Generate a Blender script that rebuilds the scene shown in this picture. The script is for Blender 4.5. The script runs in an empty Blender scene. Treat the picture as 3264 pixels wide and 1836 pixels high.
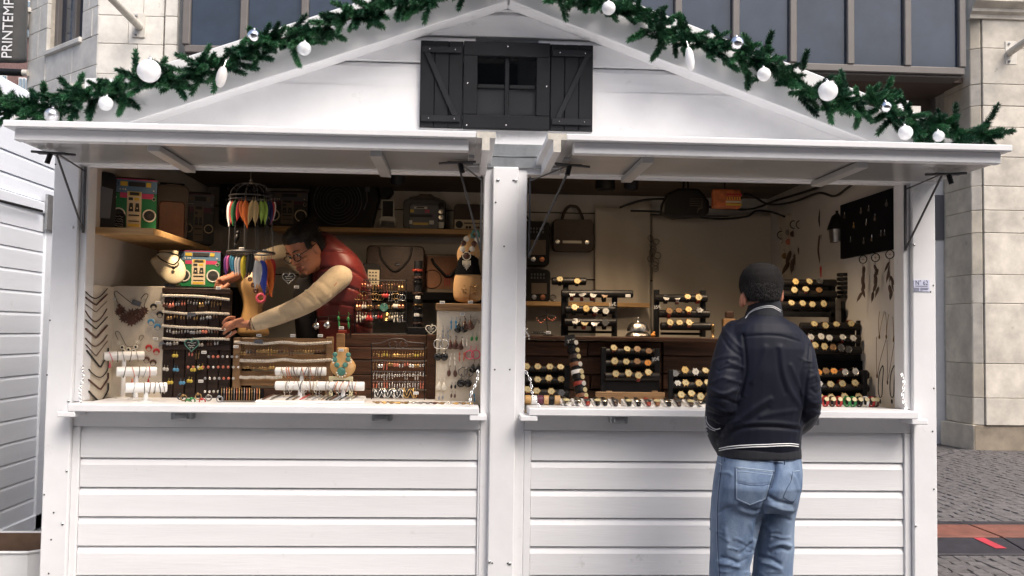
import bpy, bmesh, math, random
import numpy as np
from mathutils import Vector, Matrix, noise
from mathutils.bvhtree import BVHTree
random.seed(7)
rnd = random.Random(11)
scene = bpy.context.scene
COL = scene.collection
# ------------------------------------------------------------------ camera
CAM_LOC = Vector((-0.1903, -4.2484, 1.49))
FPX, IMW, IMH = 3000.0, 3264.0, 1836.0
YAW, PITCH, ROLL = 0.0534, 0.0474, 0.0137
_fw = Vector((math.sin(YAW)*math.cos(PITCH), math.cos(YAW)*math.cos(PITCH), math.sin(PITCH)))
_r = Vector((math.cos(YAW), -math.sin(YAW), 0.0)); _u = _r.cross(_fw)
RIGHT = _r*math.cos(ROLL) + _u*math.sin(ROLL)
UP = -_r*math.sin(ROLL) + _u*math.cos(ROLL)
cam_data = bpy.data.cameras.new('camera'); cam = bpy.data.objects.new('camera', cam_data)
COL.objects.link(cam); scene.camera = cam
cam_data.sensor_width = 36.0; cam_data.lens = 36.0*FPX/IMW
cam_data.clip_start = 0.05; cam_data.clip_end = 600
cam.matrix_world = Matrix(((RIGHT.x, UP.x, -_fw.x, CAM_LOC.x), (RIGHT.y, UP.y, -_fw.y, CAM_LOC.y),
                           (RIGHT.z, UP.z, -_fw.z, CAM_LOC.z), (0, 0, 0, 1)))
# ------------------------------------------------------------------ light
SUN_EL, SUN_AZ = math.radians(52), math.radians(142)     # azimuth clockwise from +Y
world = bpy.data.worlds.new('World'); scene.world = world; world.use_nodes = True
wn = world.node_tree.nodes; wl = world.node_tree.links
bg = wn['Background']; sky = wn.new('ShaderNodeTexSky')
sky.sky_type = 'NISHITA'; sky.sun_disc = False
sky.sun_elevation = SUN_EL; sky.sun_rotation = SUN_AZ
sky.air_density = 1.0; sky.dust_density = 5.6; sky.ozone_density = 1.0
wl.new(sky.outputs['Color'], bg.inputs['Color']); bg.inputs['Strength'].default_value = 0.13
sun_d = bpy.data.lights.new('sun', 'SUN'); sun_d.energy = 1.25; sun_d.angle = math.radians(35)
sun_d.color = (1.0, 0.98, 0.96)
sun = bpy.data.objects.new('sun', sun_d); COL.objects.link(sun)
_sd = Vector((math.sin(SUN_AZ)*math.cos(SUN_EL), math.cos(SUN_AZ)*math.cos(SUN_EL), math.sin(SUN_EL)))
sun.rotation_euler = _sd.to_track_quat('Z', 'Y').to_euler()
vs = scene.view_settings
vs.view_transform = 'Standard'; vs.look = 'None'; vs.exposure = 0.92; vs.gamma = 1.0; vs.use_curve_mapping = False
scene.render.engine = 'CYCLES'
scene.cycles.use_denoising = True
scene.cycles.max_bounces = 8; scene.cycles.diffuse_bounces = 4; scene.cycles.glossy_bounces = 4
scene.cycles.transparent_max_bounces = 8; scene.cycles.sample_clamp_indirect = 6.0
scene.cycles.use_adaptive_sampling = True; scene.cycles.adaptive_threshold = 0.02
# ------------------------------------------------------------------ photo pixel -> place
def ray(px, py):
    return _fw + RIGHT*((px - IMW/2)/FPX) + UP*((IMH/2 - py)/FPX)
def pY(px, py, Y):
    d = ray(px, py); return CAM_LOC + d*((Y - CAM_LOC.y)/d.y)
def pX(px, py, X):
    d = ray(px, py); return CAM_LOC + d*((X - CAM_LOC.x)/d.x)
def pZ(px, py, Z):
    d = ray(px, py); return CAM_LOC + d*((Z - CAM_LOC.z)/d.z)
def sc(Y, x=1632):
    """metres per photo pixel at depth Y"""
    p = pY(x, 1000, Y); return (p - CAM_LOC).dot(_fw)/FPX
# ------------------------------------------------------------------ mesh builder
class MB:
    def __init__(s): s.v = []; s.f = []; s.m = []; s.mi = 0; s.M = None
    def add(s, vs_, fs):
        o = len(s.v)
        if s.M is not None: vs_ = [s.M @ Vector(p) for p in vs_]
        s.v.extend([tuple(p) for p in vs_])
        for f in fs: s.f.append([i+o for i in f]); s.m.append(s.mi)
        return s
    def box(s, c, d, R=None):
        hx, hy, hz = d[0]/2, d[1]/2, d[2]/2
        P = [Vector((sx*hx, sy*hy, sz*hz)) for sz in (-1, 1) for sy in (-1, 1) for sx in (-1, 1)]
        if R is not None: P = [R @ p for p in P]
        P = [p + Vector(c) for p in P]
        return s.add(P, [(0,2,3,1),(4,5,7,6),(0,1,5,4),(2,6,7,3),(0,4,6,2),(1,3,7,5)])
    def bb(s, x0, x1, y0, y1, z0, z1):
        return s.box(((x0+x1)/2, (y0+y1)/2, (z0+z1)/2), (x1-x0, y1-y0, z1-z0))
    def pbox(s, x0, y0, x1, y1, Y, d, R=None):
        """a box whose front face covers a photo rectangle at depth Y, d thick"""
        c = pY((x0+x1)/2, (y0+y1)/2, Y); k = sc(Y, (x0+x1)/2)
        return s.box((c.x, Y + d/2, c.z), (abs(x1-x0)*k, d, abs(y1-y0)*k), R)
    def ring(s, c, ax, bx, n):
        return [c + ax*math.cos(2*math.pi*i/n) + bx*math.sin(2*math.pi*i/n) for i in range(n)]
    def loft(s, rings, caps=True, closed=False):
        n = len(rings[0]); P = [p for r in rings for p in r]; F = []
        k = len(rings)
        for j in range(k if closed else k-1):
            a, b = j*n, ((j+1) % k)*n
            for i in range(n):
                i2 = (i+1) % n; F.append((a+i, a+i2, b+i2, b+i))
        if caps and not closed:
            F.append(tuple(range(n-1, -1, -1))); F.append(tuple((k-1)*n+i for i in range(n)))
        return s.add(P, F)
    def tube(s, pts, r, n=6, closed=False, caps=True, flat=1.0):
        pts = [Vector(p) for p in pts]; k = len(pts)
        rr = r if isinstance(r, (list, tuple)) else [r]*k
        rings = []; up = None
        for i, p in enumerate(pts):
            if closed: t = pts[(i+1) % k] - pts[i-1]
            else: t = pts[min(i+1, k-1)] - pts[max(i-1, 0)]
            if t.length < 1e-9: t = Vector((0, 0, 1))
            t.normalize()
            if up is None:
                up = Vector((0, 0, 1)) if abs(t.z) < .9 else Vector((0, 1, 0))
            a = t.cross(up)
            if a.length < 1e-6: a = t.orthogonal()
            a.normalize(); b = a.cross(t).normalized(); up = b
            rings.append(s.ring(p, a*rr[i], b*rr[i]*flat, n))
        return s.loft(rings, caps, closed)
    def cyl(s, p0, p1, r0, r1=None, n=12):
        return s.tube([p0, p1], [r0, r0 if r1 is None else r1], n)
    def lathe(s, prof, c=(0, 0, 0), n=20, axis=(0, 0, 1), sx=1, sy=1, hollow=False):
        ax = Vector(axis).normalized(); a = ax.orthogonal().normalized() if abs(ax.z) < .999 else Vector((1, 0, 0))
        b = ax.cross(a); c = Vector(c)
        return s.loft([s.ring(c + ax*z, a*max(r, 1e-4)*sx, b*max(r, 1e-4)*sy, n) for r, z in prof], closed=hollow)
    def sph(s, c, r, n=14, m=9, R=None):
        r = r if isinstance(r, (tuple, list)) else (r, r, r); c = Vector(c); rings = []
        for j in range(m+1):
            th = math.pi*(j/m); st = max(math.sin(th), 1e-3)
            ring = [Vector((r[0]*st*math.cos(2*math.pi*i/n), r[1]*st*math.sin(2*math.pi*i/n), -r[2]*math.cos(th))) for i in range(n)]
            if R is not None: ring = [R @ p for p in ring]
            rings.append([c+p for p in ring])
        return s.loft(rings)
    def torus(s, c, R, r, nrm=(0, 0, 1), n=18, m=6, sx=1, sy=1, up=None):
        nrm = Vector(nrm).normalized(); a = nrm.orthogonal().normalized() if up is None else Vector(up).cross(nrm).normalized()
        b = nrm.cross(a); c = Vector(c)
        return s.tube([c + a*R*sx*math.cos(2*math.pi*i/n) + b*R*sy*math.sin(2*math.pi*i/n) for i in range(n)], r, m, closed=True)
    def prism(s, poly, y0, y1, M=None):
        """polygon in (x, z), extruded along y"""
        n = len(poly)
        P = [Vector((x, y0, z)) for x, z in poly] + [Vector((x, y1, z)) for x, z in poly]
        if M is not None: P = [M @ p for p in P]
        F = [tuple(range(n)), tuple(range(2*n-1, n-1, -1))]
        F += [(i, i+n, (i+1) % n + n, (i+1) % n) for i in range(n)]
        return s.add(P, F)
    def surf(s, fn, nu, nv):
        P = [fn(i/nu, j/nv) for j in range(nv+1) for i in range(nu+1)]
        F = [(j*(nu+1)+i, j*(nu+1)+i+1, (j+1)*(nu+1)+i+1, (j+1)*(nu+1)+i) for j in range(nv) for i in range(nu)]
        return s.add(P, F)
    def quad(s, a, b, c, d): return s.add([a, b, c, d], [(0, 1, 2, 3)])
# ------------------------------------------------------------------ objects
WL = {}
def obj(name, mb, mats, parent=None, smooth=False, bevel=0.0, seg=1, fix=True, base=False, origin=None):
    v = np.array([tuple(p) for p in mb.v], dtype=float)
    lo, hi = v.min(0), v.max(0); o = (lo+hi)/2
    if base or parent is None: o[2] = lo[2]
    if origin is not None: o = np.array(origin, dtype=float)
    me = bpy.data.meshes.new(name); me.from_pydata((v-o).tolist(), [], mb.f)
    mats = mats if isinstance(mats, (list, tuple)) else [mats]
    for m in mats: me.materials.append(MAT(m))
    if len(mats) > 1: me.polygons.foreach_set('material_index', mb.m)
    if fix:
        b = bmesh.new(); b.from_mesh(me); bmesh.ops.recalc_face_normals(b, faces=b.faces); b.to_mesh(me); b.free()
    if smooth: me.polygons.foreach_set('use_smooth', [True]*len(me.polygons))
    if smooth == 'auto':
        me.set_sharp_from_angle(angle=math.radians(38))
    ob = bpy.data.objects.new(name, me); COL.objects.link(ob)
    place(ob, o, parent)
    if bevel:
        md = ob.modifiers.new('bevel', 'BEVEL'); md.width = bevel; md.segments = seg; md.limit_method = 'ANGLE'
        md.angle_limit = math.radians(40); md.harden_normals = False
    return ob
def place(ob, o, parent):
    o = Vector(o); WL[ob.name] = o
    if parent is not None:
        ob.parent = parent; ob.location = o - WL[parent.name]
    else: ob.location = o
def tag(o, label, cat, group=None, kind=None):
    o['label'] = label; o['category'] = cat
    if group: o['group'] = group
    if kind: o['kind'] = kind
    return o
def thing(name, label, cat, loc, group=None):
    o = bpy.data.objects.new(name, None); COL.objects.link(o); o.empty_display_size = .05
    place(o, loc, None); return tag(o, label, cat, group)
def struct(o): o['kind'] = 'structure'; return o
def dup(src, loc, rotz=None, label=None, group=None, mats=None, scale=None):
    """copy of a thing and its parts and sub-parts"""
    c = src.copy(); COL.objects.link(c); c.location = loc; WL[c.name] = Vector(loc)
    if rotz is not None: c.rotation_euler = (0, 0, rotz)
    if scale is not None: c.scale = (scale,)*3
    if label: c['label'] = label
    if group: c['group'] = group
    for ch in src.children:
        d = ch.copy(); COL.objects.link(d); d.parent = c
        for g in ch.children:
            e = g.copy(); COL.objects.link(e); e.parent = d
    return c
def mesh_obj(name, me, loc, parent=None, R=None):
    o = bpy.data.objects.new(name, me); COL.objects.link(o); place(o, loc, parent)
    if R is not None: o.rotation_euler = R.to_euler() if hasattr(R, 'to_euler') else R
    return o
def get_mesh(name, mb, mats, smooth=False):
    """shared mesh data, origin as built"""
    o = obj(name, mb, mats, None, smooth, origin=(0, 0, 0)); me = o.data
    bpy.data.objects.remove(o); return me
def text_mb(txt, size, align='CENTER'):
    cu = bpy.data.curves.new('t', 'FONT'); cu.body = txt; cu.size = size; cu.align_x = align; cu.align_y = 'CENTER'; cu.extrude = 0.0
    o = bpy.data.objects.new('t', cu); COL.objects.link(o)
    dg = bpy.context.evaluated_depsgraph_get(); me = bpy.data.meshes.new_from_object(o.evaluated_get(dg))
    mb = MB(); mb.add([v.co.copy() for v in me.vertices], [tuple(p.vertices) for p in me.polygons])
    bpy.data.objects.remove(o); bpy.data.curves.remove(cu); bpy.data.meshes.remove(me)
    return mb
def put_text(name, txt, size, M, mat, parent, bold=0.0):
    t = text_mb(txt, size); t.v = [tuple(M @ Vector(p)) for p in t.v]
    return obj(name, t, mat, parent, fix=False)
FACE = Matrix.Rotation(math.pi/2, 4, 'X')      # text plane -> upright, facing -Y
def evaluated(ob):
    bpy.context.view_layer.update()
    dg = bpy.context.evaluated_depsgraph_get(); return bpy.data.meshes.new_from_object(ob.evaluated_get(dg))
# ------------------------------------------------------------------ materials
_M = {}
def P(name, col, rough=.5, metal=0., var=0., vs_=8., bump=0., bs=60., col2=None, spec=.5, stretch=None, emit=None, estr=0., rand=0., coat=0., sheen=0., detail=4., specks=0., spk=26.):
    m = bpy.data.materials.new(name); m.use_nodes = True; nt = m.node_tree; n = nt.nodes; l = nt.links
    b = n['Principled BSDF']
    c4 = (*col, 1); b.inputs['Base Color'].default_value = c4
    b.inputs['Roughness'].default_value = rough; b.inputs['Metallic'].default_value = metal
    b.inputs['Specular IOR Level'].default_value = spec
    if coat: b.inputs['Coat Weight'].default_value = coat; b.inputs['Coat Roughness'].default_value = .15
    if sheen: b.inputs['Sheen Weight'].default_value = sheen; b.inputs['Sheen Roughness'].default_value = .4
    if emit: b.inputs['Emission Color'].default_value = (*emit, 1); b.inputs['Emission Strength'].default_value = estr
    tc = None
    def coords(stretch_):
        nonlocal tc
        if tc is None:
            tc = n.new('ShaderNodeTexCoord'); oi = n.new('ShaderNodeObjectInfo')
            mul = n.new('ShaderNodeMath'); mul.operation = 'MULTIPLY'; mul.inputs[1].default_value = 37.
            l.new(oi.outputs['Random'], mul.inputs[0])
            add = n.new('ShaderNodeVectorMath'); add.operation = 'ADD'
            l.new(tc.outputs['Object'], add.inputs[0]); l.new(mul.outputs[0], add.inputs[1]); tc = (add, oi)
        mp = n.new('ShaderNodeMapping'); l.new(tc[0].outputs[0], mp.inputs['Vector'])
        if stretch_: mp.inputs['Scale'].default_value = stretch_
        return mp
    out = None
    if var or col2:
        mp = coords(stretch); nz = n.new('ShaderNodeTexNoise'); nz.inputs['Scale'].default_value = vs_; nz.inputs['Detail'].default_value = detail
        nz.inputs['Roughness'].default_value = .62
        l.new(mp.outputs[0], nz.inputs['Vector'])
        cr = n.new('ShaderNodeValToRGB'); e = cr.color_ramp.elements
        e[0].position = .32; e[1].position = .68
        c2 = col2 if col2 else tuple(max(0, x*(1-var)) for x in col)
        c1 = col if col2 else tuple(min(1, x*(1+var*.5)) for x in col)
        e[0].color = (*c2, 1); e[1].color = (*c1, 1)
        l.new(nz.outputs['Fac'], cr.inputs['Fac']); out = cr.outputs['Color']
    if rand:
        coords(None); hs = n.new('ShaderNodeHueSaturation'); mr = n.new('ShaderNodeMapRange')
        mr.inputs['To Min'].default_value = 1-rand; mr.inputs['To Max'].default_value = 1+rand
        l.new(tc[1].outputs['Random'], mr.inputs['Value']); l.new(mr.outputs[0], hs.inputs['Value'])
        if out: l.new(out, hs.inputs['Color'])
        else: hs.inputs['Color'].default_value = c4
        out = hs.outputs['Color']
    if specks:
        mp = coords(None); nz = n.new('ShaderNodeTexNoise'); nz.inputs['Scale'].default_value = spk; nz.inputs['Detail'].default_value = 9; nz.inputs['Roughness'].default_value = .7
        l.new(mp.outputs[0], nz.inputs['Vector'])
        cr = n.new('ShaderNodeValToRGB'); cr.color_ramp.elements[0].position = .63; cr.color_ramp.elements[1].position = .74
        cr.color_ramp.elements[0].color = (1, 1, 1, 1); cr.color_ramp.elements[1].color = (1-specks, 1-specks, 1-specks*1.1, 1)
        l.new(nz.outputs['Fac'], cr.inputs['Fac']); mm = n.new('ShaderNodeMix'); mm.data_type = 'RGBA'; mm.blend_type = 'MULTIPLY'; mm.inputs['Factor'].default_value = 1
        if out: l.new(out, mm.inputs['A'])
        else: mm.inputs['A'].default_value = c4
        l.new(cr.outputs['Color'], mm.inputs['B']); out = mm.outputs['Result']
    if out: l.new(out, b.inputs['Base Color'])
    if bump:
        mp = coords(stretch); nz = n.new('ShaderNodeTexNoise'); nz.inputs['Scale'].default_value = bs; nz.inputs['Detail'].default_value = 3
        l.new(mp.outputs[0], nz.inputs['Vector'])
        bp = n.new('ShaderNodeBump'); bp.inputs['Strength'].default_value = min(1, bump); bp.inputs['Distance'].default_value = .004
        l.new(nz.outputs['Fac'], bp.inputs['Height']); l.new(bp.outputs[0], b.inputs['Normal'])
    _M[name] = m; return m
def MAT(m): return _M[m] if isinstance(m, str) else m
def srgb(r, g, b):
    f = lambda c: (c/255/12.92) if c/255 <= .04045 else ((c/255+.055)/1.055)**2.4
    return (f(r), f(g), f(b))
P('white_paint', (.79, .793, .805), .40, specks=.22, spk=9, var=.07, vs_=3.5, detail=8, bump=.10, bs=30)
P('white_board', (.78, .783, .795), .45, specks=.25, spk=9, var=.08, vs_=2.5, detail=8, bump=.18, bs=40, stretch=(.25, 1, 3), rand=.02)
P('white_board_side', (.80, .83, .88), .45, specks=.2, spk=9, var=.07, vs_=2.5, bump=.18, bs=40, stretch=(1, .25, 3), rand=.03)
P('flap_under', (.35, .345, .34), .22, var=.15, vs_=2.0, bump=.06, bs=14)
P('flap_rib', (.40, .395, .39), .4, var=.1)
P('inner_wall', (.58, .545, .50), .6, var=.10, vs_=2, bump=.1, bs=25)
P('ceiling_wood', (.10, .075, .055), .6, var=.35, vs_=5, stretch=(.3, 3, 1))
P('raw_wood', (.60, .57, .50), .6, var=.2, vs_=12, stretch=(3, .5, 3), bump=.2)
P('pine', (.52, .31, .13), .5, var=.3, vs_=7, stretch=(.4, 4, 6), bump=.15)
P('brown_wood', (.075, .032, .016), .55, spec=.3, var=.55, vs_=9, stretch=(.5, 3, 5), bump=.5, bs=30, rand=.25)
P('dark_wood', (.032, .017, .012), .55, spec=.3, var=.5, vs_=9, stretch=(.5, 3, 5), bump=.4, bs=30, rand=.2)
P('tan_wood', (.30, .17, .075), .5, var=.45, vs_=8, stretch=(.5, 3, 6), bump=.4, bs=30, rand=.2)
P('galvanised', (.55, .58, .60), .32, .85, var=.22, vs_=12, bump=.1, bs=40)
P('zinc', (.35, .36, .37), .4, .7, var=.2, vs_=20)
P('steel', (.62, .62, .62), .25, 1.0)
P('chrome', (.80, .80, .80), .08, 1.0)
P('dark_steel', (.09, .09, .095), .45, .5, var=.3)
P('black', (.008, .008, .009), .5, spec=.25)
P('black_gloss', (.012, .011, .011), .16, coat=.3)
P('black_felt', (.005, .005, .006), .95, spec=.1)
P('anthracite', (.010, .011, .014), .6, spec=.25, var=.25, vs_=6, bump=.15, bs=50)
P('anthracite_lt', (.015, .016, .020), .6, spec=.25, var=.2, vs_=6, bump=.1, bs=50)
P('attic', (.02, .017, .015), .8, var=.4)
# ------------------------------------------------------------------ setting materials
def cobble_mat(name, scale, c1, c2, joint):
    m = bpy.data.materials.new(name); m.use_nodes = True; nt = m.node_tree; n = nt.nodes; l = nt.links; b = n['Principled BSDF']
    tc = n.new('ShaderNodeTexCoord'); vo = n.new('ShaderNodeTexVoronoi'); vo.feature = 'DISTANCE_TO_EDGE'; vo.inputs['Scale'].default_value = scale
    vo.inputs['Randomness'].default_value = .45
    vc = n.new('ShaderNodeTexVoronoi'); vc.inputs['Scale'].default_value = scale; vc.inputs['Randomness'].default_value = .45
    l.new(tc.outputs['Object'], vo.inputs['Vector']); l.new(tc.outputs['Object'], vc.inputs['Vector'])
    mx = n.new('ShaderNodeMix'); mx.data_type = 'RGBA'; mx.inputs['A'].default_value = (*c1, 1); mx.inputs['B'].default_value = (*c2, 1)
    sp = n.new('ShaderNodeSeparateColor'); l.new(vc.outputs['Color'], sp.inputs[0]); l.new(sp.outputs[0], mx.inputs['Factor'])
    cr = n.new('ShaderNodeValToRGB'); cr.color_ramp.elements[0].position = .02; cr.color_ramp.elements[1].position = .09
    l.new(vo.outputs['Distance'], cr.inputs['Fac'])
    m2 = n.new('ShaderNodeMix'); m2.data_type = 'RGBA'; m2.inputs['A'].default_value = (*joint, 1)
    l.new(cr.outputs['Color'], m2.inputs['Factor']); l.new(mx.outputs['Result'], m2.inputs['B']); l.new(m2.outputs['Result'], b.inputs['Base Color'])
    bp = n.new('ShaderNodeBump'); bp.inputs['Distance'].default_value = .02; l.new(cr.outputs['Color'], bp.inputs['Height']); l.new(bp.outputs[0], b.inputs['Normal'])
    b.inputs['Roughness'].default_value = .6; _M[name] = m
cobble_mat('cobble_ground', 9., (.095, .088, .088), (.125, .116, .114), (.07, .066, .065))
P('sett_stone', (.125, .116, .116), .6, var=.35, vs_=14, bump=.6, bs=40, rand=.16)
P('limestone_pale', (.72, .69, .63), .8, specks=.45, spk=7, var=.22, vs_=3.5, bump=.55, bs=16, rand=.05, detail=7)
P('limestone_warm', (.60, .555, .48), .8, specks=.45, spk=6, var=.28, vs_=3.5, bump=.5, bs=14, rand=.08, detail=7)
P('limestone_cream', (.64, .575, .46), .8, specks=.4, spk=6, var=.25, vs_=3.5, bump=.4, bs=14, rand=.06, detail=7)
P('limestone_dirty', (.27, .225, .17), .85, var=.35, vs_=4, bump=.5, bs=14, rand=.1, detail=7)
P('mortar', (.50, .455, .385), .9, var=.2)
P('bay_frame', (.155, .14, .13), .5, var=.08, vs_=5)
P('bay_glass', (.030, .043, .066), .10, var=.3, vs_=1.5, spec=.6)
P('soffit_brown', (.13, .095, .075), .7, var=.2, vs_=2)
P('pole_paint', (.62, .59, .53), .45, var=.15)
P('banner_cloth', (.085, .085, .082), .8, var=.15, vs_=6)
P('banner_white', (.75, .75, .75), .7)
P('far_brick', (.20, .12, .11), .85, var=.25, vs_=30)
P('far_pane', (.25, .32, .38), .12)
P('door_white', (.78, .77, .74), .45, var=.05)
P('pane_grey', (.16, .16, .165), .2)
P('orange_rubber', (.20, .072, .048), .6, var=.3, vs_=9, bump=.3)
P('black_rubber', (.022, .019, .026), .6, var=.4, vs_=9, bump=.4)
P('red_tape', (.45, .03, .05), .5, var=.2)
P('bin_white', (.74, .75, .76), .4, var=.06)
P('bin_brown', (.19, .12, .08), .7, var=.4, vs_=4)
# ------------------------------------------------------------------ ground
g = MB(); g.quad((-150, -60, 0), (150, -60, 0), (150, 220, 0), (-150, 220, 0))
ground = struct(obj('ground', g, 'cobble_ground'))
def sett_shape(seed):
    r_ = random.Random(seed); mb = MB(); w, d, h = .102, .102, .016
    top = []; bot = []
    for sx, sy in ((-1, -1), (1, -1), (1, 1), (-1, 1)):
        jx, jy = r_.uniform(-.008, .008), r_.uniform(-.008, .008)
        bot.append(Vector((sx*w/2+jx, sy*d/2+jy, -.004))); top.append(Vector((sx*w*.455+jx, sy*d*.455+jy, h*.9)))
    mid = [a*.98+Vector((0, 0, h*.42)) for a in bot]
    mb.loft([bot, mid, top]); return get_mesh('sett', mb, 'sett_stone', False)
SETT = [sett_shape(k) for k in range(5)]
spots = []
Y = 1.35
row = 0
while Y < 8.0:
    x0 = pY(2925, 1500, Y).x; x1 = pY(3330, 1500, Y).x
    x = x0 + (row % 2)*.055
    while x < x1:
        arc = .05*math.sin(x*3.1)
        spots.append((x + rnd.uniform(-.006, .006), Y + arc, rnd.uniform(-.15, .15), rnd.uniform(-.004, .003))); x += .107
    Y += .107; row += 1
far = MB(); n_set = 0
for (x, y, a, dz) in spots:
    if 1.9 < y < 3.05 and False: continue
    if n_set < 290:
        o = mesh_obj('sett', rnd.choice(SETT), (x, y, dz), ground, (0, 0, a)); n_set += 1
    else:
        k = .04; far.M = Matrix.Translation((x, y, dz)) @ Matrix.Rotation(a, 4, 'Z')
        far.loft([[Vector((sx*.051, sy*.051, -.004)) for sx, sy in ((-1, -1), (1, -1), (1, 1), (-1, 1))],
                  [Vector((sx*.046, sy*.046, .012)) for sx, sy in ((-1, -1), (1, -1), (1, 1), (-1, 1))]])
        far.M = None
fo = obj('far_setts', far, 'sett_stone', ground); fo['kind'] = 'stuff'
# ------------------------------------------------------------------ stone building behind
BY = 8.0
bld = thing('stone_building', 'pale limestone building with a long glazed bay behind the white chalet', 'building', (0, BY+2, 0))
def zz(py, px=3150, Y=BY): return pY(px, py, Y).z
def blocks(parent, A, B, zs, mat, seed, wmin=.45, wmax=1.0, gap=.005, depth=.06, name='stone_block', mats=None):
    """courses of separate stone blocks on the vertical plane from A to B (plan points)"""
    r_ = random.Random(seed); A = Vector((A[0], A[1], 0)); B = Vector((B[0], B[1], 0)); L = (B-A).length; u = (B-A)/L
    nrm = Vector((u.y, -u.x, 0)); R = Matrix((u, -nrm, Vector((0, 0, 1)))).transposed()
    for z0, z1 in zip(zs[:-1], zs[1:]):
        x = 0.0
        while x < L-1e-4:
            w = r_.uniform(wmin, wmax)
            if L-(x+w) < wmin*.6: w = L-x
            mb = MB(); c = A + u*(x+w/2) + Vector((0, 0, (z0+z1)/2)) - nrm*(depth/2 - r_.uniform(0, .006))
            mb.box(c, (w-gap, depth, z1-z0-gap), R)
            obj(name, mb, (mats and r_.choice(mats)) or mat, parent, bevel=.008, seg=2); x += w
# left pier (front) and the splayed corner face
P0 = pY(312, 100, BY); P1 = pY(567, 100, BY)
pier = MB(); pier.bb(P0.x+.01, P1.x, BY+.04, BY+1.2, 0, 9)
wall_l = obj('pier', pier, 'mortar', bld)
zL = [zz(v, 400) for v in (330, 237, 140, 50, -48, -146, -244)]
blocks(wall_l, (P0.x, BY), (pY(522, 100, BY).x, BY), zL, 'limestone_pale', 3, .30, .62)
blocks(wall_l, (pY(527, 100, BY).x, BY-.03), (P1.x, BY-.03), zL, 'limestone_pale', 4, .2, .3)
DIR = Vector((-.73, .68, 0))
def on_splay(px, py=100):
    d = ray(px, py); o = Vector((P0.x, BY, 0))           # intersect the vertical splay plane
    nrm = Vector((DIR.y, -DIR.x, 0)); t = (o - CAM_LOC).dot(nrm)/d.dot(nrm); return CAM_LOC + d*t
S1 = on_splay(92); w0, w1 = on_splay(262), on_splay(150)
sill_z = on_splay(262, 122).z
sp = MB()
A0 = Vector((P0.x, BY, 0)); nrm = Vector((-DIR.y, DIR.x, 0))
def splay_box(mb, a, b, z0, z1, d0, d1):
    a = Vector((a.x, a.y, 0)); b = Vector((b.x, b.y, 0)); u = (b-a); L = u.length; u.normalize(); nn = Vector((-u.y, u.x, 0))
    if nn.y > 0: nn = -nn
    R = Matrix((u, -nn, Vector((0, 0, 1)))).transposed(); c = (a+b)/2 - nn*((d0+d1)/2) + Vector((0, 0, (z0+z1)/2))
    mb.box(c, (L, d1-d0, z1-z0), R)
splay_box(sp, A0, S1, 0, sill_z-.05, .05, .5); splay_box(sp, A0, w0, sill_z-.05, 9, .05, .5); splay_box(sp, w1, S1, sill_z-.05, 9, .05, .5)
wall_s = obj('splayed_wall', sp, 'mortar', bld)
def fl(v): return (v.x, v.y)
zs_up = [z for z in zL if z > sill_z-.1]
blocks(wall_s, fl(S1), fl(A0), [zL[0]-.8, zL[0]-.4, zL[0], sill_z-.42, sill_z-.03], 'limestone_pale', 5, .45, .9)
blocks(wall_s, fl(w0), fl(A0), [sill_z-.03]+[sill_z+.35*k for k in range(1, 6)], 'limestone_pale', 6, .18, .3)
blocks(wall_s, fl(S1), fl(w1), [sill_z-.03]+[sill_z+.35*k for k in range(1, 6)], 'limestone_pale', 7, .25, .45)
m = MB(); splay_box(m, w1, w0, sill_z-.06, sill_z+.02, -.04, .2); obj('window_sill', m, 'limestone_pale', bld, bevel=.015)
m = MB(); wa, wb = w1, w0
def lerp(a, b, t): return a + (b-a)*t
for t0, t1 in ((0, .09), (.50, .60), (.93, 1.0)): splay_box(m, lerp(wa, wb, t0), lerp(wa, wb, t1), sill_z, 9, .10, .2)
wf = obj('window_frame', m, 'bay_frame', bld, bevel=.01)
for t0, t1 in ((.09, .50), (.60, .93)):
    m = MB(); splay_box(m, lerp(wa, wb, t0), lerp(wa, wb, t1), sill_z, 9, .16, .18); obj('pane', m, 'bay_glass', wf)
# corbel at the far edge
m = MB(); cc = on_splay(80, 60)
m.lathe([(.02, -.16), (.09, -.13), (.14, -.02), (.15, .05), (.20, .06), (.20, .12)], (cc.x, cc.y, cc.z), 16)
obj('corbel', m, 'limestone_pale', bld, smooth='auto')
# glazed bay
bx0, bx1 = pY(586, 170, BY-.1).x, pY(3076, 230, BY-.1).x
bz = pY(3060, 238, BY-.1).z
m = MB(); m.bb(bx0, bx1, BY-.1, BY+.02, bz, bz+.10); m.bb(bx0, bx1, BY-.06, BY+.25, bz-.03, bz)
mull = [592, 775, 969, 1165, 1362, 1560, 1758, 1960, 2162, 2346, 2529, 2712, 2894, 3068]
mx = [pY(v, 120, BY-.1).x for v in mull]
for X in mx: m.bb(X-.048, X+.048, BY-.11, BY+.02, bz+.1, 9)
bay = obj('glazed_bay', m, 'bay_frame', bld, bevel=.012)
for a, b in zip(mx[:-1], mx[1:]):
    m = MB(); m.bb(a+.049, b-.049, BY-.045, BY-.03, bz+.1, 9); obj('pane', m, 'bay_glass', bay)
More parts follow.
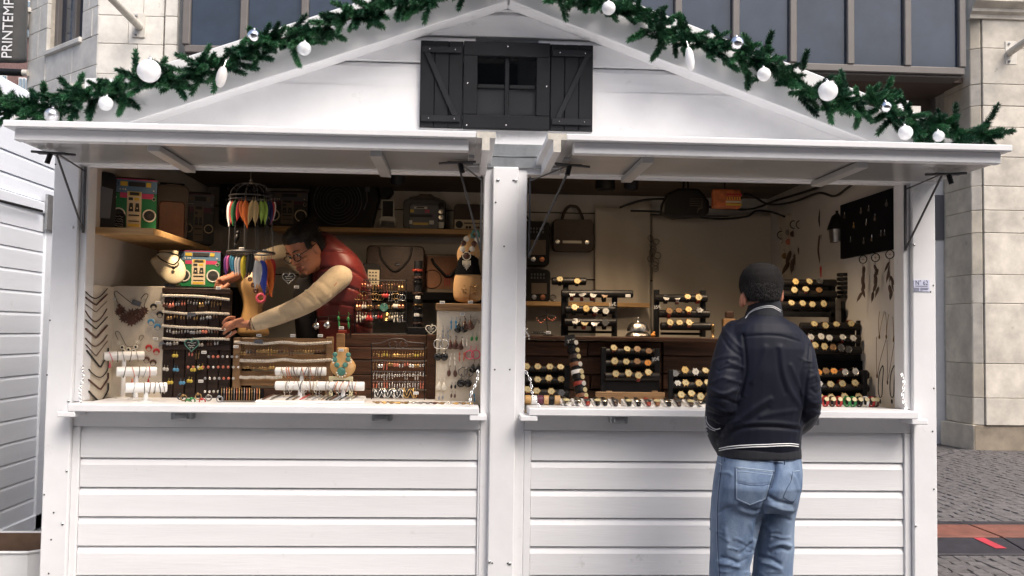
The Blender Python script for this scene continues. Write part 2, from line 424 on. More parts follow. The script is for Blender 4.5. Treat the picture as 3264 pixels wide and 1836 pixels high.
# recess under the bay
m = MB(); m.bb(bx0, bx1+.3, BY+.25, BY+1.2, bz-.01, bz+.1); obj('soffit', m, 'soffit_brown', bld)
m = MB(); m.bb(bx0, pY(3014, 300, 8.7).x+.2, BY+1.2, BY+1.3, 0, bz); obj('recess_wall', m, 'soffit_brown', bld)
m = MB(); k0 = pY(2970, 300, 9.1).x; k1 = pY(3014, 300, 9.1).x
m.bb(k0, k1, 9.05, 9.15, 0, bz-.02); m.bb(pY(2730, 300, 9.1).x, k0, 9.08, 9.15, pY(2800, 290, 9.1).z, pY(2800, 276, 9.1).z)
obj('recess_frame', m, 'bay_frame', bld, bevel=.01)
m = MB(); m.bb(pY(2900, 900, 8.85).x, pY(3016, 900, 8.85).x, 8.85, 8.92, 0, pY(3000, 560, 8.85).z)
dr = obj('door_panel', m, 'door_white', bld)
m = MB(); m.bb(pY(2950, 700, 8.84).x, pY(3014, 700, 8.84).x, 8.835, 8.86, pY(3000, 765, 8.84).z, pY(3000, 622, 8.84).z); obj('pane', m, 'pane_grey', dr)
# right pillar: splayed reveal, narrow strip, broad face
zR = [0.0] + [zz(v) for v in (1356, 1269, 1159, 967, 875, 742, 670, 593, 500, 405, 337, 268, 154, 60, -60, -170)]
ra, rb, rc, rd = pY(3014, 900, 8.75), pY(3098, 900, 8.08), pY(3137, 900, BY), pY(3420, 900, BY)
m = MB(); m.prism([(0, 0)], 0, 0) if False else None
m.add([(ra.x+.03, 8.8, 0), (rb.x+.03, 8.12, 0), (rc.x, BY+.05, 0), (rd.x+.4, BY+.05, 0), (rd.x+.4, 9.4, 0), (ra.x+.03, 9.4, 0),
       (ra.x+.03, 8.8, 9), (rb.x+.03, 8.12, 9), (rc.x, BY+.05, 9), (rd.x+.4, BY+.05, 9), (rd.x+.4, 9.4, 9), (ra.x+.03, 9.4, 9)],
      [(0, 1, 7, 6), (1, 2, 8, 7), (2, 3, 9, 8), (3, 4, 10, 9), (4, 5, 11, 10), (5, 0, 6, 11), (6, 7, 8, 9, 10, 11)])
pil = obj('pillar', m, 'mortar', bld)
warm = ['limestone_warm', 'limestone_warm', 'limestone_cream']
blocks(pil, (ra.x, 8.75), (rb.x, 8.08), zR[1:], 'limestone_cream', 21, .9, 1.4, .004)
blocks(pil, (rb.x, 8.08), (rc.x-.012, BY+.01), zR[1:], None, 22, .3, .6, .004, mats=warm)
m = MB(); m.bb(rd.x+2.4, rd.x+9, BY+.02, 9.4, 0, 9); obj('far_wing', m, 'limestone_warm', bld); m = MB(); m.bb(rd.x+.4, rd.x+2.4, BY+.05, 9.4, 0, 9); obj('wing_core', m, 'mortar', bld)
blocks(pil, (rc.x, BY-.01), (rd.x+2.4, BY-.01), zR[1:], 'limestone_warm', 23, .8, 1.5, .005)
blocks(pil, (ra.x-.1, 8.72), (rb.x-.02, 8.02), zR[:2], 'limestone_cream', 24, .9, 1.4, .005)
blocks(pil, (rb.x-.02, 8.02), (rd.x+2.4, BY-.05), zR[:2], 'limestone_dirty', 25, .35, 1.3, .008)
# cornice, top right
cz = zz(20, 3200); m = MB(); cx0 = pY(3112, 20, BY-.2).x; cx1 = rd.x+.4
prof = [(.00, -.19), (.04, -.19), (.05, -.14), (.10, -.11), (.10, -.07), (.16, -.03), (.20, .0), (.20, .09), (.0, .09)]
ends = [[Vector((x - (d if s else 0)*0 - (0 if s else -0), BY-d, cz+z)) for d, z in prof] for s, x in ((1, cx0), (0, cx1))]
m.loft(ends); obj('cornice', m, 'limestone_warm', bld)
# flag pole brackets
def pole(pa, pb, Ya, Yb, plate):
    a, b = pY(*pa, Ya), pY(*pb, Yb); t = thing('flagpole_bracket', plate[0], 'pole bracket', (b.x, b.y, b.z-.1))
    m = MB(); m.cyl(a, b, .045, .05, 16); obj('tube', m, 'pole_paint', t, smooth='auto')
    m = MB(); m.box((b.x+plate[1], BY-.012, b.z+plate[2]), (.16, .02, .32)); po = obj('mounting_plate', m, 'pole_paint', t, bevel=.004)
    for s in (-1, 1):
        m = MB(); m.sph((b.x+plate[1]-.03, BY-.03, b.z+plate[2]+s*.12), .018, 8, 5); obj('bolt', m, 'zinc', po)
pole((340, -20), (445, 85), BY-1.0, BY-.02, ('slanted white flagpole tube bolted to the pale stone pier', -.01, .02))
pole((3300, 110), (3218, 168), BY-.8, BY-.02, ('short white flagpole socket on the beige stone pillar', .02, .0))
# ------------------------------------------------------------------ houses across the street (they show in the panes)
P('far_stone', (.20, .185, .165), .9, var=.15, vs_=1.2)
ob_ = thing('opposite_building', 'stone house row across the street, mirrored faintly in the dark panes', 'building', (0, -18, 0))
m = MB(); m.bb(-32, 32, -22, -16, 0, 10.5); obj('wall', m, 'far_stone', ob_)
m = MB(); m.prism([(-22, 10.5), (-15.6, 10.5), (-19, 13)], -32, 32, Matrix.Rotation(math.pi/2, 4, 'Z') @ Matrix.Scale(-1, 4, (0, 1, 0))); obj('roof', m, 'anthracite', ob_)
for i in range(16):
    for z in (1.0, 4.2, 7.4):
        m = MB(); m.bb(-30+3.9*i, -28.6+3.9*i, -15.98, -15.9, z, z+2.0); obj('window', m, 'bay_glass', ob_)
# ------------------------------------------------------------------ banner
bn = thing('hanging_banner', 'dark grey vertical banner with white lettering beside the stone corner', 'banner', tuple(pY(40, 240, 9.3)))
def bfn(u, v):
    p = pY(-40 + 128*u, -260 + 460*v, 9.3); p.y += .025*math.sin(u*7+v*2) + .03*v*math.sin(u*4); return p
m = MB(); m.surf(bfn, 20, 24); b_ = obj('cloth', m, 'banner_cloth', bn, smooth=True)
sol = b_.modifiers.new('s', 'SOLIDIFY'); sol.thickness = .006
k = sc(9.3, 20); tp = pY(22, 186, 9.24)
cu = text_mb('PRINTEMPS', 33*k*1.40, 'LEFT')
MM = Matrix.Translation(tp) @ FACE @ Matrix.Rotation(math.pi/2, 4, 'Z') @ Matrix.Scale(.93, 4, (1, 0, 0))
cu.v = [tuple(MM @ Vector(p)) for p in cu.v]; to_ = obj('lettering', cu, 'banner_white', bn, fix=False)
sol = to_.modifiers.new('s', 'SOLIDIFY'); sol.thickness = .006
m = MB(); a, b = pY(-60, 226, 9.3), pY(72, 232, 9.3); m.cyl(a, b, .05, .05, 14); obj('bottom_pole', m, 'black', bn, smooth='auto')
m = MB(); m.cyl(b, b+Vector((.07, 0, 0)), .045, .045, 14); obj('pole_cap', m, 'pole_paint', bn, smooth='auto')
# far building seen in the gap
fb = thing('distant_building', 'far red brick building with tall windows seen in the narrow gap', 'building', tuple(pY(20, 700, 22)))
m = MB(); m.pbox(-150, -120, 110, 900, 22, 2); obj('wall', m, 'far_brick', fb)
for (x0, y0, x1, y1) in ((-10, 238, 18, 330), (58, 246, 80, 330), (-10, 60, 14, 170), (84, 0, 104, 120), (80, 250, 98, 330)):
    m = MB(); m.pbox(x0, y0, x1, y1, 21.94, .1); wo = obj('window', m, 'door_white', fb)
    for q in (0, 1):
        m = MB(); m.pbox(x0+2+(x1-x0)/2*q, y0+3, x0-2+(x1-x0)/2*(q+1), y1-2, 21.90, .05); obj('pane', m, 'far_pane', wo)
# ------------------------------------------------------------------ neighbouring chalet on the left
NX = -2.87
nb = thing('neighbouring_chalet', 'side wall of the neighbouring white chalet with horizontal boards', 'market stall', (NX-1, .6, 0))
z_of = lambda py, px=131: pX(px, py, NX).z
Yend = pX(131, 1000, NX).y; Yc = pX(152, 1000, NX).y
zl = [z_of(300+v/1.811) for v in (795, 910, 1028, 1145, 1262, 1380)] + [z_of(1100+v/1.968, 120) for v in (48, 180, 305, 437, 568, 692, 820, 946, 1055)]
m = MB(); m.bb(NX-1.6, NX-.03, -2.2, Yc, .25, 2.05); nw = obj('side_wall', m, 'white_board_side', nb)
for za, zb in zip([zl[0]+.12]+zl[:-1], zl):
    m = MB(); h = za-zb
    prof = [(NX-.03, zb+.0015), (NX, zb+.0015), (NX, za-.022), (NX-.007, za-.001), (NX-.03, za-.001)]
    m.loft([[Vector((x, -2.2, z)) for x, z in prof], [Vector((x, Yend, z)) for x, z in prof]]); obj('board', m, 'white_board_side', nb)
zt = z_of(300+735/1.811)
m = MB(); m.bb(NX-.03, NX+.012, Yend, Yc, .2, zt+.06); m.bb(NX-.03, NX+.012, -2.2, Yend, zl[0]+.12, zl[0]+.19)
m.bb(NX-.03, NX+.012, -2.2, Yc, .2, zl[-1]); obj('corner_trim', m, 'white_board_side', nb, bevel=.006)
zc = [zl[0]+.20, z_of(595, 160), z_of(540, 160)+.02, z_of(480, 160)+.05, z_of(420, 160)+.05, z_of(370,160)+.1]
for za, zb in zip(zc[1:], zc[:-1]):
    m = MB(); prof = [(NX-.05, zb+.003), (NX-.02, zb+.003), (NX-.02, za-.02), (NX-.032, za-.002), (NX-.05, za-.002)]
    m.loft([[Vector((x, -2.2, z)) for x, z in prof], [Vector((x, Yc+.8, z)) for x, z in prof]]); obj('upper_board', m, 'white_board_side', nb)
m = MB(); m.bb(NX-1.6, NX-.05, -2.2, Yc+.8, zl[0]+.1, zc[-1]); obj('upper_wall', m, 'white_board_side', nb)
m = MB(); a = pX(-60, 625, NX+.03); b = pX(134, 673, NX+.03); m.tube([a, b], .008, 8); obj('rod', m, 'black', nb)
m = MB(); zb_ = z_of(680, 145); m.bb(NX+.013, NX+.03, Yc-.13, Yc+.16, zb_-.11, zb_+.12); obj('metal_plate', m, 'zinc', nb, bevel=.003)
m = MB(); m.bb(NX-1.6, pY(214, 350, 2.6).x, 2.6, 3.2, pY(100, 400, 2.6).z-.5, pY(100, 302, 2.6).z); obj('rear_fascia', m, 'white_paint', nb, bevel=.01)
m = MB(); m.bb(NX-1.4, NX-.06, -2.1, Yc-.1, .0, .25); obj('plinth', m, 'black', nb)
m = MB(); m.bb(NX-.03, NX+.03, -2.2, Yc, .12, .20); obj('base_beam', m, 'zinc', nb, bevel=.006)
# open white box between the chalets
zr = .45; ya = pZ(100, 1762, zr).y; yb = pZ(100, 1697, zr).y; xr = pZ(125, 1762, zr).x; xl = xr-.62
bn2 = thing('planter_box', 'empty white open-topped box with a brown inside between the two chalets', 'box', ((xl+xr)/2, (ya+yb)/2, 0))
c_ = .05
for nm, mt, q in (('shell', 'bin_white', 0.0), ('lining', 'bin_brown', .008)):
    oc = [(xl+q, ya+q), (xr-c_-q, ya+q), (xr-q, ya+c_+q), (xr-q, yb-q), (xl+c_+q, yb-q), (xl+q, yb-c_-q)]
    m = MB(); n_ = len(oc)
    m.add([(x, y, 0.02) for x, y in oc] + [(x, y, zr-q*.2) for x, y in oc], [(i, (i+1) % n_, n_+(i+1) % n_, n_+i) for i in range(n_)] + [tuple(range(n_))])
    o = obj(nm, m, mt, bn2, fix=True)
m = MB(); oc = [(xl, ya), (xr-c_, ya), (xr, ya+c_), (xr, yb), (xl+c_, yb), (xl, yb-c_)]
m.tube([(x, y, zr) for x, y in oc], .008, 6, closed=True); obj('rim', m, 'bin_white', bn2)
# ------------------------------------------------------------------ cable ramp
hz = .065; y0 = pZ(3100, 1778, 0).y; y1 = pZ(3100, 1713, hz).y; y2 = pZ(3100, 1673, hz).y; y3 = y2+(y1-y0)
rp = thing('cable_ramp', 'black rubber cable ramp with orange lids on the cobbles', 'cable ramp', (3.2, (y0+y3)/2, 0))
xs = [2.25, 2.62, 3.08-.0]; sx_ = pZ(3160, 1700, hz).x
segs = [(sx_-.9, sx_-.006), (sx_+.006, sx_+.9), (sx_+.912, sx_+1.8)]
for a, b in segs:
    m = MB(); prof = [(y0, .03), (y0, .034), (y1, hz-.004+.028), (y2, hz-.004+.028), (y3, .034), (y3, .03)]
    prof = [(y0, .0), (y0, .026), (y1-.01, hz), (y1, hz-.006), (y2, hz-.006), (y2+.01, hz), (y3, .026), (y3, .0)]
    m.loft([[Vector((a, y, z)) for y, z in prof], [Vector((b, y, z)) for y, z in prof]]); bo = obj('segment', m, 'black_rubber', rp, bevel=.004)
    m = MB(); m.bb(a+.004, b-.004, y1+.004, y2-.004, hz-.012, hz+.004); obj('lid', m, 'orange_rubber', bo, bevel=.003)
tx = pZ(3115, 1715, hz).x; m = MB()
sl = (hz-.026)/(y1-.01-y0); m.add([(tx-.03, y1-.02, hz-sl*.01+.004), (tx+.05, y1-.02, hz-sl*.01+.004), (tx+.09, y0+.10, .026+sl*.10+.004), (tx+.01, y0+.10, .026+sl*.10+.004)], [(0, 1, 2, 3)])
o = obj('tape_stripe', m, 'red_tape', rp)
# ------------------------------------------------------------------ the white chalet
ch = thing('market_chalet', 'white wooden market chalet with raised flaps and black attic window, selling jewellery', 'market stall', (0, 1, 0))
def bolt(parent, px, py, Y, r=.007, mat='steel', name='screw'):
    p = pY(px, py, Y); m = MB(); m.sph((p.x, Y, p.z), (r, r*.6, r), 8, 5); return obj(name, m, mat, parent, smooth=True)
m = MB(); m.bb(-1.99, 1.99, .02, 2.1, .02, .10); obj('floor', m, 'dark_wood', ch)
# posts
for s in (-1, 1):
    m = MB(); m.bb(*sorted((s*1.885, s*1.995)), -.02, .09, .02, 2.34); po = obj('corner_post', m, 'white_paint', ch, bevel=.004)
    m = MB(); m.bb(*sorted((s*1.853, s*1.8845)), .004, .10, 1.161, 2.21); obj('jamb', m, 'white_paint', ch, bevel=.003)
    for q in (((232, 725), (218, 1279), (212, 1501), (199, 1670)) if s < 0 else ((2914, 781), (2919, 1676))): bolt(po, *q, -.021)
    for q in (((159, 1021), (177, 524), (150, 1195), (141, 1577), (171, 1634), (163, 1720), (155, 1828)) if s < 0 else ((2977, 1238), (2975, 910), (2977, 1559), (2973, 1375), (2966, 930))): bolt(po, *q, -.021, .004, 'dark_steel')
m = MB(); m.bb(-.098, .100, 0, .10, .02, 2.235); cp = obj('centre_post', m, 'white_paint', ch, bevel=.004)
m = MB(); m.bb(-.057, .058, -.03, -.001, .02, 2.238); cv = obj('cover_plate', m, 'white_paint', cp, bevel=.004)
for q in ((1587, 574), (1644, 576), (1560, 1791), (1625, 1797)): bolt(cv, *q, -.031, .008)
for q in ((1636, 575), (1569, 1795), (1618, 1796), (1577, 1178), (1625, 1178), (1580, 645), (1607, 785)): bolt(cv, *q, -.031, .0042, 'dark_steel')
# lower panels
def zf(py, px, Y=0.0): return pY(px, py, Y).z
zlin = [1.052, zf(1465, 900), zf(1558, 900), zf(1651, 900), zf(1744, 900)]
dz = zlin[3]-zlin[4]
while zlin[-1] > .16: zlin.append(zlin[-1]-dz)
for (a, b) in ((-1.8845, -.0985), (.1005, 1.8845)):
    m = MB(); m.bb(a, b, .002, .05, 1.053, 1.126); m.bb(a, a+.032, .0025, .05, .06, 1.052); m.bb(b-.032 if b > 0 else b-.007, b, .0025, .05, .06, 1.052)
    m.bb(a+.033, b-.0325 if b > 0 else b-.0075, .035, .05, .06, 1.051)
    lp = obj('lower_panel', m, 'white_paint', ch, bevel=.003)
    for zt_, zb_ in zip(zlin[:-1], zlin[1:]):
        prof = [(.034, zb_+.0018), (.012, zb_+.0018), (.012, zt_-.030), (.024, zt_-.0015), (.034, zt_-.0015)]
        xa, xb = a+.0335, (b-.033 if b > 0 else b-.008)
        m = MB(); m.loft([[Vector((xa, y, z)) for y, z in prof], [Vector((xb, y, z)) for y, z in prof]]); obj('board', m, 'white_board', lp, bevel=.0015)
# counters
for (a, b, e) in ((-1.862, -.106, (-1.905, -.072)), (.112, 1.862, (.075, 1.905))):
    m = MB(); m.bb(a, b, -.12, .045, 1.1275, 1.161); m.bb(a+.02, b-.02, .046, .62, 1.11, 1.157); ct = obj('counter', m, 'white_paint', ch, bevel=.004)
    for (xa, xb) in ((e[0], e[0]+.075), (e[1]-.075, e[1])):
        m = MB(); m.bb(xa, xb, -.118, .0, 1.104, 1.1272); obj('support_block', m, 'white_paint', ct, bevel=.003)
    for q in ((547, 611), (1185, 1248)) if a < 0 else ((1945, 2000), (2545, 2608)):
        xa = pY(q[0], 1330, -.06).x; xb = pY(q[1], 1330, -.06).x
        m = MB(); m.bb(xa, xb, -.075, .0015, 1.092, 1.1272); m.bb(xa+.015, xb-.015, -.085, -.076, 1.098, 1.118); obj('hinge_bracket', m, 'zinc', ct, bevel=.004)
# header
m = MB(); m.bb(-1.8845, 1.8845, .005, .10, 2.212, 2.60); obj('header_beam', m, 'white_paint', ch)
m = MB(); m.bb(-.30, .34, -.012, .004, 2.238, 2.287); m.bb(-.30, .34, -.017, .004, 2.2885, 2.345); obj('header_plate', m, 'galvanised', ch, bevel=.002)
# gable
SL = .361; AP = 2.976
gz = [2.347, 2.463] + [2.463+.1265*k for k in range(1, 5)]
WX, WZ0, WZ1 = .145, 2.47, 2.76
m = MB(); m.prism([(-(AP-2.35)/SL, 2.35), (-WX, 2.35), (-WX, AP-SL*WX)], .06, .09); m.prism([((AP-2.35)/SL, 2.35), (WX, 2.35), (WX, AP-SL*WX)], .06, .09)
m.prism([(-WX+.0005, AP-SL*WX), (0, AP), (WX-.0005, AP-SL*WX), (WX-.0005, WZ1), (-WX+.0005, WZ1)], .06, .09); m.bb(-WX+.0005, WX-.0005, .06, .09, 2.35, WZ0)
gw = obj('gable', m, 'white_paint', ch)
hw = lambda z: max((AP+.02-z)/SL, .002)
def gboard(xl0, xr0, zb_, zt_):
    st = [(.055, zb_+.003), (.010, zb_+.003), (.010, zt_-.026), (.026, zt_-.002), (.055, zt_-.002)]
    def fx(z, side):
        w = hw(z); return -w if side < 0 and xl0 is None else (w if side > 0 and xr0 is None else (xl0 if side < 0 else xr0))
    m = MB(); m.loft([[Vector((fx(z, -1), y, z)) for y, z in st], [Vector((fx(z, 1), y, z)) for y, z in st]]); obj('board', m, 'white_board', gw, bevel=.0015)
for k in range(len(gz)):
    zb_ = gz[k]; zt_ = gz[k+1] if k+1 < len(gz) else AP+.01
    if zt_ > WZ0+.002 and zb_ < WZ1-.002: gboard(None, -WX, zb_, zt_); gboard(WX, None, zb_, zt_)
    else: gboard(None, None, zb_, zt_)
# bargeboards, soffits, roof
for s in (-1, 1):
    P_ = lambda x, z: (s*x, z)
    m = MB(); m.prism([P_(.0005, AP), P_((AP-2.29)/SL, 2.29), P_(2.10, 2.29), P_(2.10, AP-SL*2.10+.215), P_(.0005, AP+.215)], -.10, -.07); bb_ = obj('bargeboard', m, 'white_paint', ch, bevel=.004)
    m = MB(); m.prism([P_(.0005, AP+.001), P_(1.9, AP-SL*1.9+.001), P_(1.9, AP-SL*1.9+.02), P_(.0005, AP+.02)], -.0695, .011); obj('soffit', m, 'white_paint', ch)
    m = MB(); m.prism([P_(.0, AP+.19), P_(2.16, AP+.19-SL*2.16), P_(2.16, AP+.215-SL*2.16), P_(.0, AP+.215)], -.0695, 2.25); obj('roof_panel', m, 'white_paint', ch)
m = MB(); m.bb(-.004, .004, -.103, -.06, AP-.006, AP+.21); obj('ridge_joint', m, 'zinc', ch)
# attic window and shutters
wf = None
m = MB(); xa, xb, za, zb = -.198, .196, 2.412, 2.811
m.bb(xa, xb, -.028, .011, zb-.066, zb); m.bb(xa, xb, -.028, .011, za, za+.062); m.bb(xa, -.135, -.028, .011, za+.0625, zb-.0665); m.bb(.133, xb, -.028, .011, za+.0625, zb-.0665)
m.bb(-.010, .010, -.012, .011, za+.0625, zb-.0665); m.bb(-.1345, -.0105, -.0125, .0105, 2.60, 2.618); m.bb(.0105, .1325, -.0125, .0105, 2.60, 2.618)
wf = obj('attic_window', m, 'anthracite', ch, bevel=.003)
for q in ((1619, 148), (1613, 399), (1490, 265), (1742, 276), (1487, 399)): bolt(wf, *q, -.029, .004)
gm = bpy.data.materials.new('window_glass'); gm.use_nodes = True; nt = gm.node_tree; nn = nt.nodes
for x in list(nn): nn.remove(x)
o_ = nn.new('ShaderNodeOutputMaterial'); mi = nn.new('ShaderNodeMixShader'); tr = nn.new('ShaderNodeBsdfTransparent'); gl = nn.new('ShaderNodeBsdfGlossy'); fr = nn.new('ShaderNodeFresnel')
gl.inputs['Roughness'].default_value = .05; tr.inputs['Color'].default_value = (.75, .75, .75, 1)
nt.links.new(fr.outputs[0], mi.inputs[0]); nt.links.new(tr.outputs[0], mi.inputs[1]); nt.links.new(gl.outputs[0], mi.inputs[2]); nt.links.new(mi.outputs[0], o_.inputs[0]); _M['window_glass'] = gm
for (x0, x1) in ((-.1345, -.0105), (.0105, .1325)):
    for (z0, z1) in ((za+.063, 2.5995), (2.6185, zb-.067)):
        m = MB(); m.bb(x0, x1, .0, .003, z0, z1); obj('pane', m, 'window_glass', wf)
m = MB(); m.prism([(-1.7, 2.461), (1.7, 2.461), (0, 3.08)], 2.08, 2.1); obj('rear_gable', m, 'white_board', ch); m = MB(); m.bb(-.6, .6, .105, 1.2, 2.455, 2.46); m.bb(-.6, .6, .8, .82, 2.462, 2.95); obj('attic_lining', m, 'attic', ch)
m = MB(); m.add([(.06, .2, 2.63), (.155, .14, 2.63), (.155, .14, 2.80), (.06, .2, 2.80)], [(0, 1, 2, 3)]); m.add([(.12, .13, 2.63), (.165, .115, 2.63), (.165, .115, 2.72), (.14, .12, 2.80)], [(0, 1, 2, 3)])  # white cards added to imitate the pale reflection in the upper-right pane
o = obj('pane_reflection_card', m, 'white_paint', ch, fix=False); o.modifiers.new('s', 'SOLIDIFY').thickness = .01
for s, (xa, xb) in ((-1, (-.394, -.2)), (1, (.198, .394))):
    m = MB(); m.bb(xa, xb, -.010, .011, 2.414, 2.81); sh = obj('shutter', m, 'anthracite', ch)
    w = (xb-xa)/3
    for k in range(3):
        m = MB(); m.bb(xa+w*k+.0012, xa+w*(k+1)-.0012, -.020, -.0105, 2.4145, 2.8095); obj('plank', m, 'anthracite', sh, bevel=.002)
    for zc_ in (2.452, 2.768):
        m = MB(); m.bb(xa+.008, xb-.010, -.030, -.0205, zc_-.014, zc_+.014); ba = obj('batten', m, 'anthracite_lt', sh, bevel=.002)
        for q in (.03, .145):
            p = Vector((xa+q+.012, -.031, zc_)); mm = MB(); mm.sph(p, .0035, 8, 5); obj('screw', mm, 'steel', sh)
    x_top, x_bot = (xa+.03, xb-.035) if s < 0 else (xb-.03, xa+.035)
    dx = .026*s*-1
    m = MB(); m.prism([(x_top-.013, 2.7535), (x_top+.013, 2.7535), (x_bot+.013, 2.4665), (x_bot-.013, 2.4665)], -.0295, -.0206); obj('brace', m, 'anthracite_lt', sh, bevel=.002)
# flaps
FZ = 2.25
def flap(x0, x1, side, ribs):
    m = MB(); m.bb(x0, x1, -.58, .0, FZ+.002, FZ+.028)
    fl_ = obj('awning_flap', m, 'white_paint', ch, bevel=.003)
    m = MB(); m.bb(x0+.03, x1-.03, -.548, -.505, FZ-.044, FZ+.0015); m.bb(x0+.03, x1-.03, -.035, -.002, FZ-.042, FZ+.0015); obj('rail', m, 'white_paint', fl_, bevel=.003)
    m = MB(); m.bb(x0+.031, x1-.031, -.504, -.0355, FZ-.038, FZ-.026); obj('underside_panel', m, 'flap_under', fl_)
    m = MB()
    for xr in ribs: m.bb(xr-.022, xr+.022, -.5035, -.036, FZ-.062, FZ-.0385)
    for xr in ribs: m.bb(xr-.022, xr+.022, -.0355, .002, FZ-.062, FZ-.0425)
    mm = MB()
    for xr in ribs:
        mm = MB(); mm.bb(xr-.024, xr+.024, -.5035, .0035, FZ-.066, FZ-.0425); obj('rib', mm, 'flap_rib', fl_, bevel=.002)
    # sagging edge strip where flap and header meet
    mm = MB(); mm.surf(lambda u, v: Vector((x0+.05+(x1-x0-.1)*u, -.002+.006*v, FZ-.041-.008*v-.004*math.sin(u*5)*v)), 24, 1)
    eo = obj('edge_strip', mm, 'white_paint', fl_); eo.modifiers.new('s', 'SOLIDIFY').thickness = .002
    # raw wooden T at the inner end
    xe, d = (x1, 1) if side < 0 else (x0, -1)
    prof = [(-.0, .028), (.075, .028), (.075, .003), (.052, .003), (.052, -.046), (.022, -.046), (.022, .003), (0, .003)]
    mm = MB(); mm.prism([(xe+d*(q[0]+.0005), FZ+q[1]) for q in prof], -.579, .0); obj('end_profile', mm, ['white_paint'], fl_, bevel=.0015)
    mm = MB(); mm.prism([(xe+d*(q[0]+.0005), FZ+q[1]) for q in prof], -.5815, -.5795); obj('end_grain', mm, 'raw_wood', fl_)
    # hardware plate near the inner end
    mm = MB(); mm.bb(*sorted((xe-d*.03, xe-d*.005)), -.44, -.38, FZ-.052, FZ-.0385); obj('catch_plate', mm, 'zinc', fl_, bevel=.002)
    return fl_
k_ = lambda px, py: pY(px, py, -.03).x
flap(-1.955, -.142, -1, (k_(600, 535), k_(1228, 555)))
flap(.214, 2.03, 1, (k_(2000, 565), k_(2610, 580)))
# folding stays
def stay(xp, yj, zj_lo, flip, jamb_x):
    top = Vector((xp, -.31, FZ-.045))
    m = MB(); up_ = Vector((jamb_x, -.004, 2.18)); lo = Vector((jamb_x, -.004, zj_lo))
    m.tube([top, up_], .0034, 8); m.tube([top+Vector((0, .01, 0)), lo], .0048, 8)
    m.box((jamb_x, .0, (2.19+zj_lo)/2), (.008, .014, 2.19-zj_lo+.02))
    st = obj('folding_stay', m, 'dark_steel', ch)
    m = MB(); m.tube([Vector((xp-.075*flip, -.36, FZ-.052)), Vector((xp+.08*flip, -.30, FZ-.052))], .006, 8); m.box((xp-.01*flip, -.315, FZ-.050), (.11, .02, .010))
    obj('slide_bracket', m, 'dark_steel', st, bevel=.002)
    m = MB(); m.tube([Vector((xp-.01*flip, -.33, FZ-.055)), Vector((xp-.02*flip, -.335, FZ-.095))], .011, 8); obj('release_knob', m, 'black', st)
stay(-1.87, 0, 1.915, 1, -1.868)
stay(-.215, 0, 1.86, -1, -.108)
stay(.265, 0, 1.84, 1, .112)
stay(1.885, 0, 1.905, -1, 1.862)
# counter chains
def chain(pa, pb, Ya, Yb):
    a, b = pY(*pa, Ya), pY(*pb, Yb); L = (b-a).length; n_ = max(6, int(L/.017)); m = MB(); t = (b-a).normalized()
    for i in range(n_):
        c = a.lerp(b, (i+.5)/n_) + Vector((.006*math.sin(i*.7), 0, 0)); s1 = Vector((0, 1, 0)) if i % 2 else Vector((1, 0, 0)); nr = t.cross(s1).normalized()
        m.torus(c, .0075, .0019, nr, 10, 5, up=t, sx=.6, sy=1.35)
    obj('chain', m, 'chrome', ch, smooth=True)
chain((1524, 1180), (1497, 1292), .0, -.09); chain((1676, 1182), (1716, 1298), .0, -.09); chain((2874, 1190), (2885, 1308), .0, -.09); chain((262, 1165), (257, 1284), .0, -.09)
# inside
m = MB(); m.bb(-1.99, -1.87, .1005, 2.02, .1, 2.6); wlo = obj('side_wall', m, 'inner_wall', ch)
m = MB(); m.bb(1.875, 1.99, .1005, 2.02, .1, 2.6); wro = obj('side_wall', m, 'inner_wall', ch)
m = MB()
bw = None
m.bb(-1.87, 1.875, 2.02, 2.1, .1, 2.6); bw = obj('back_wall', m, 'black', ch)
jz = pY(1780, 676, 2.0).z
zz_ = [.1, .55, 1.0, jz-.45, jz-.004, jz+.33, jz+.60]
for a, b in zip(zz_[:-1], zz_[1:]):
    m = MB(); m.bb(-1.869, 1.874, 2.0, 2.019, a+.004, b-.004); obj('wall_panel', m, 'inner_wall', bw, bevel=.002)
m = MB(); m.bb(-1.8695, 1.8745, .1005, 1.9995, 2.42, 2.45); obj('ceiling', m, 'ceiling_wood', ch)
# shelves
zs = pY(1000, 727, 1.8).z
m = MB(); m.bb(-1.40, -.02, 1.80, 2.0, zs-.022, zs+.010); obj('shelf', m, 'pine', ch, bevel=.003); SHZ = zs+.010
m = MB(); zs2 = 1.945; m.bb(-1.869, -1.60, .12, 1.10, zs2-.03, zs2); obj('shelf', m, 'pine', ch, bevel=.003); LSZ = zs2
zs3 = pY(1800, 965, 1.75).z
m = MB(); m.bb(pY(1600, 965, 1.75).x, pY(2072, 965, 1.75).x, 1.75, 2.0, zs3-.022, zs3+.006); obj('shelf', m, 'pine', ch, bevel=.003); RSZ = zs3+.006
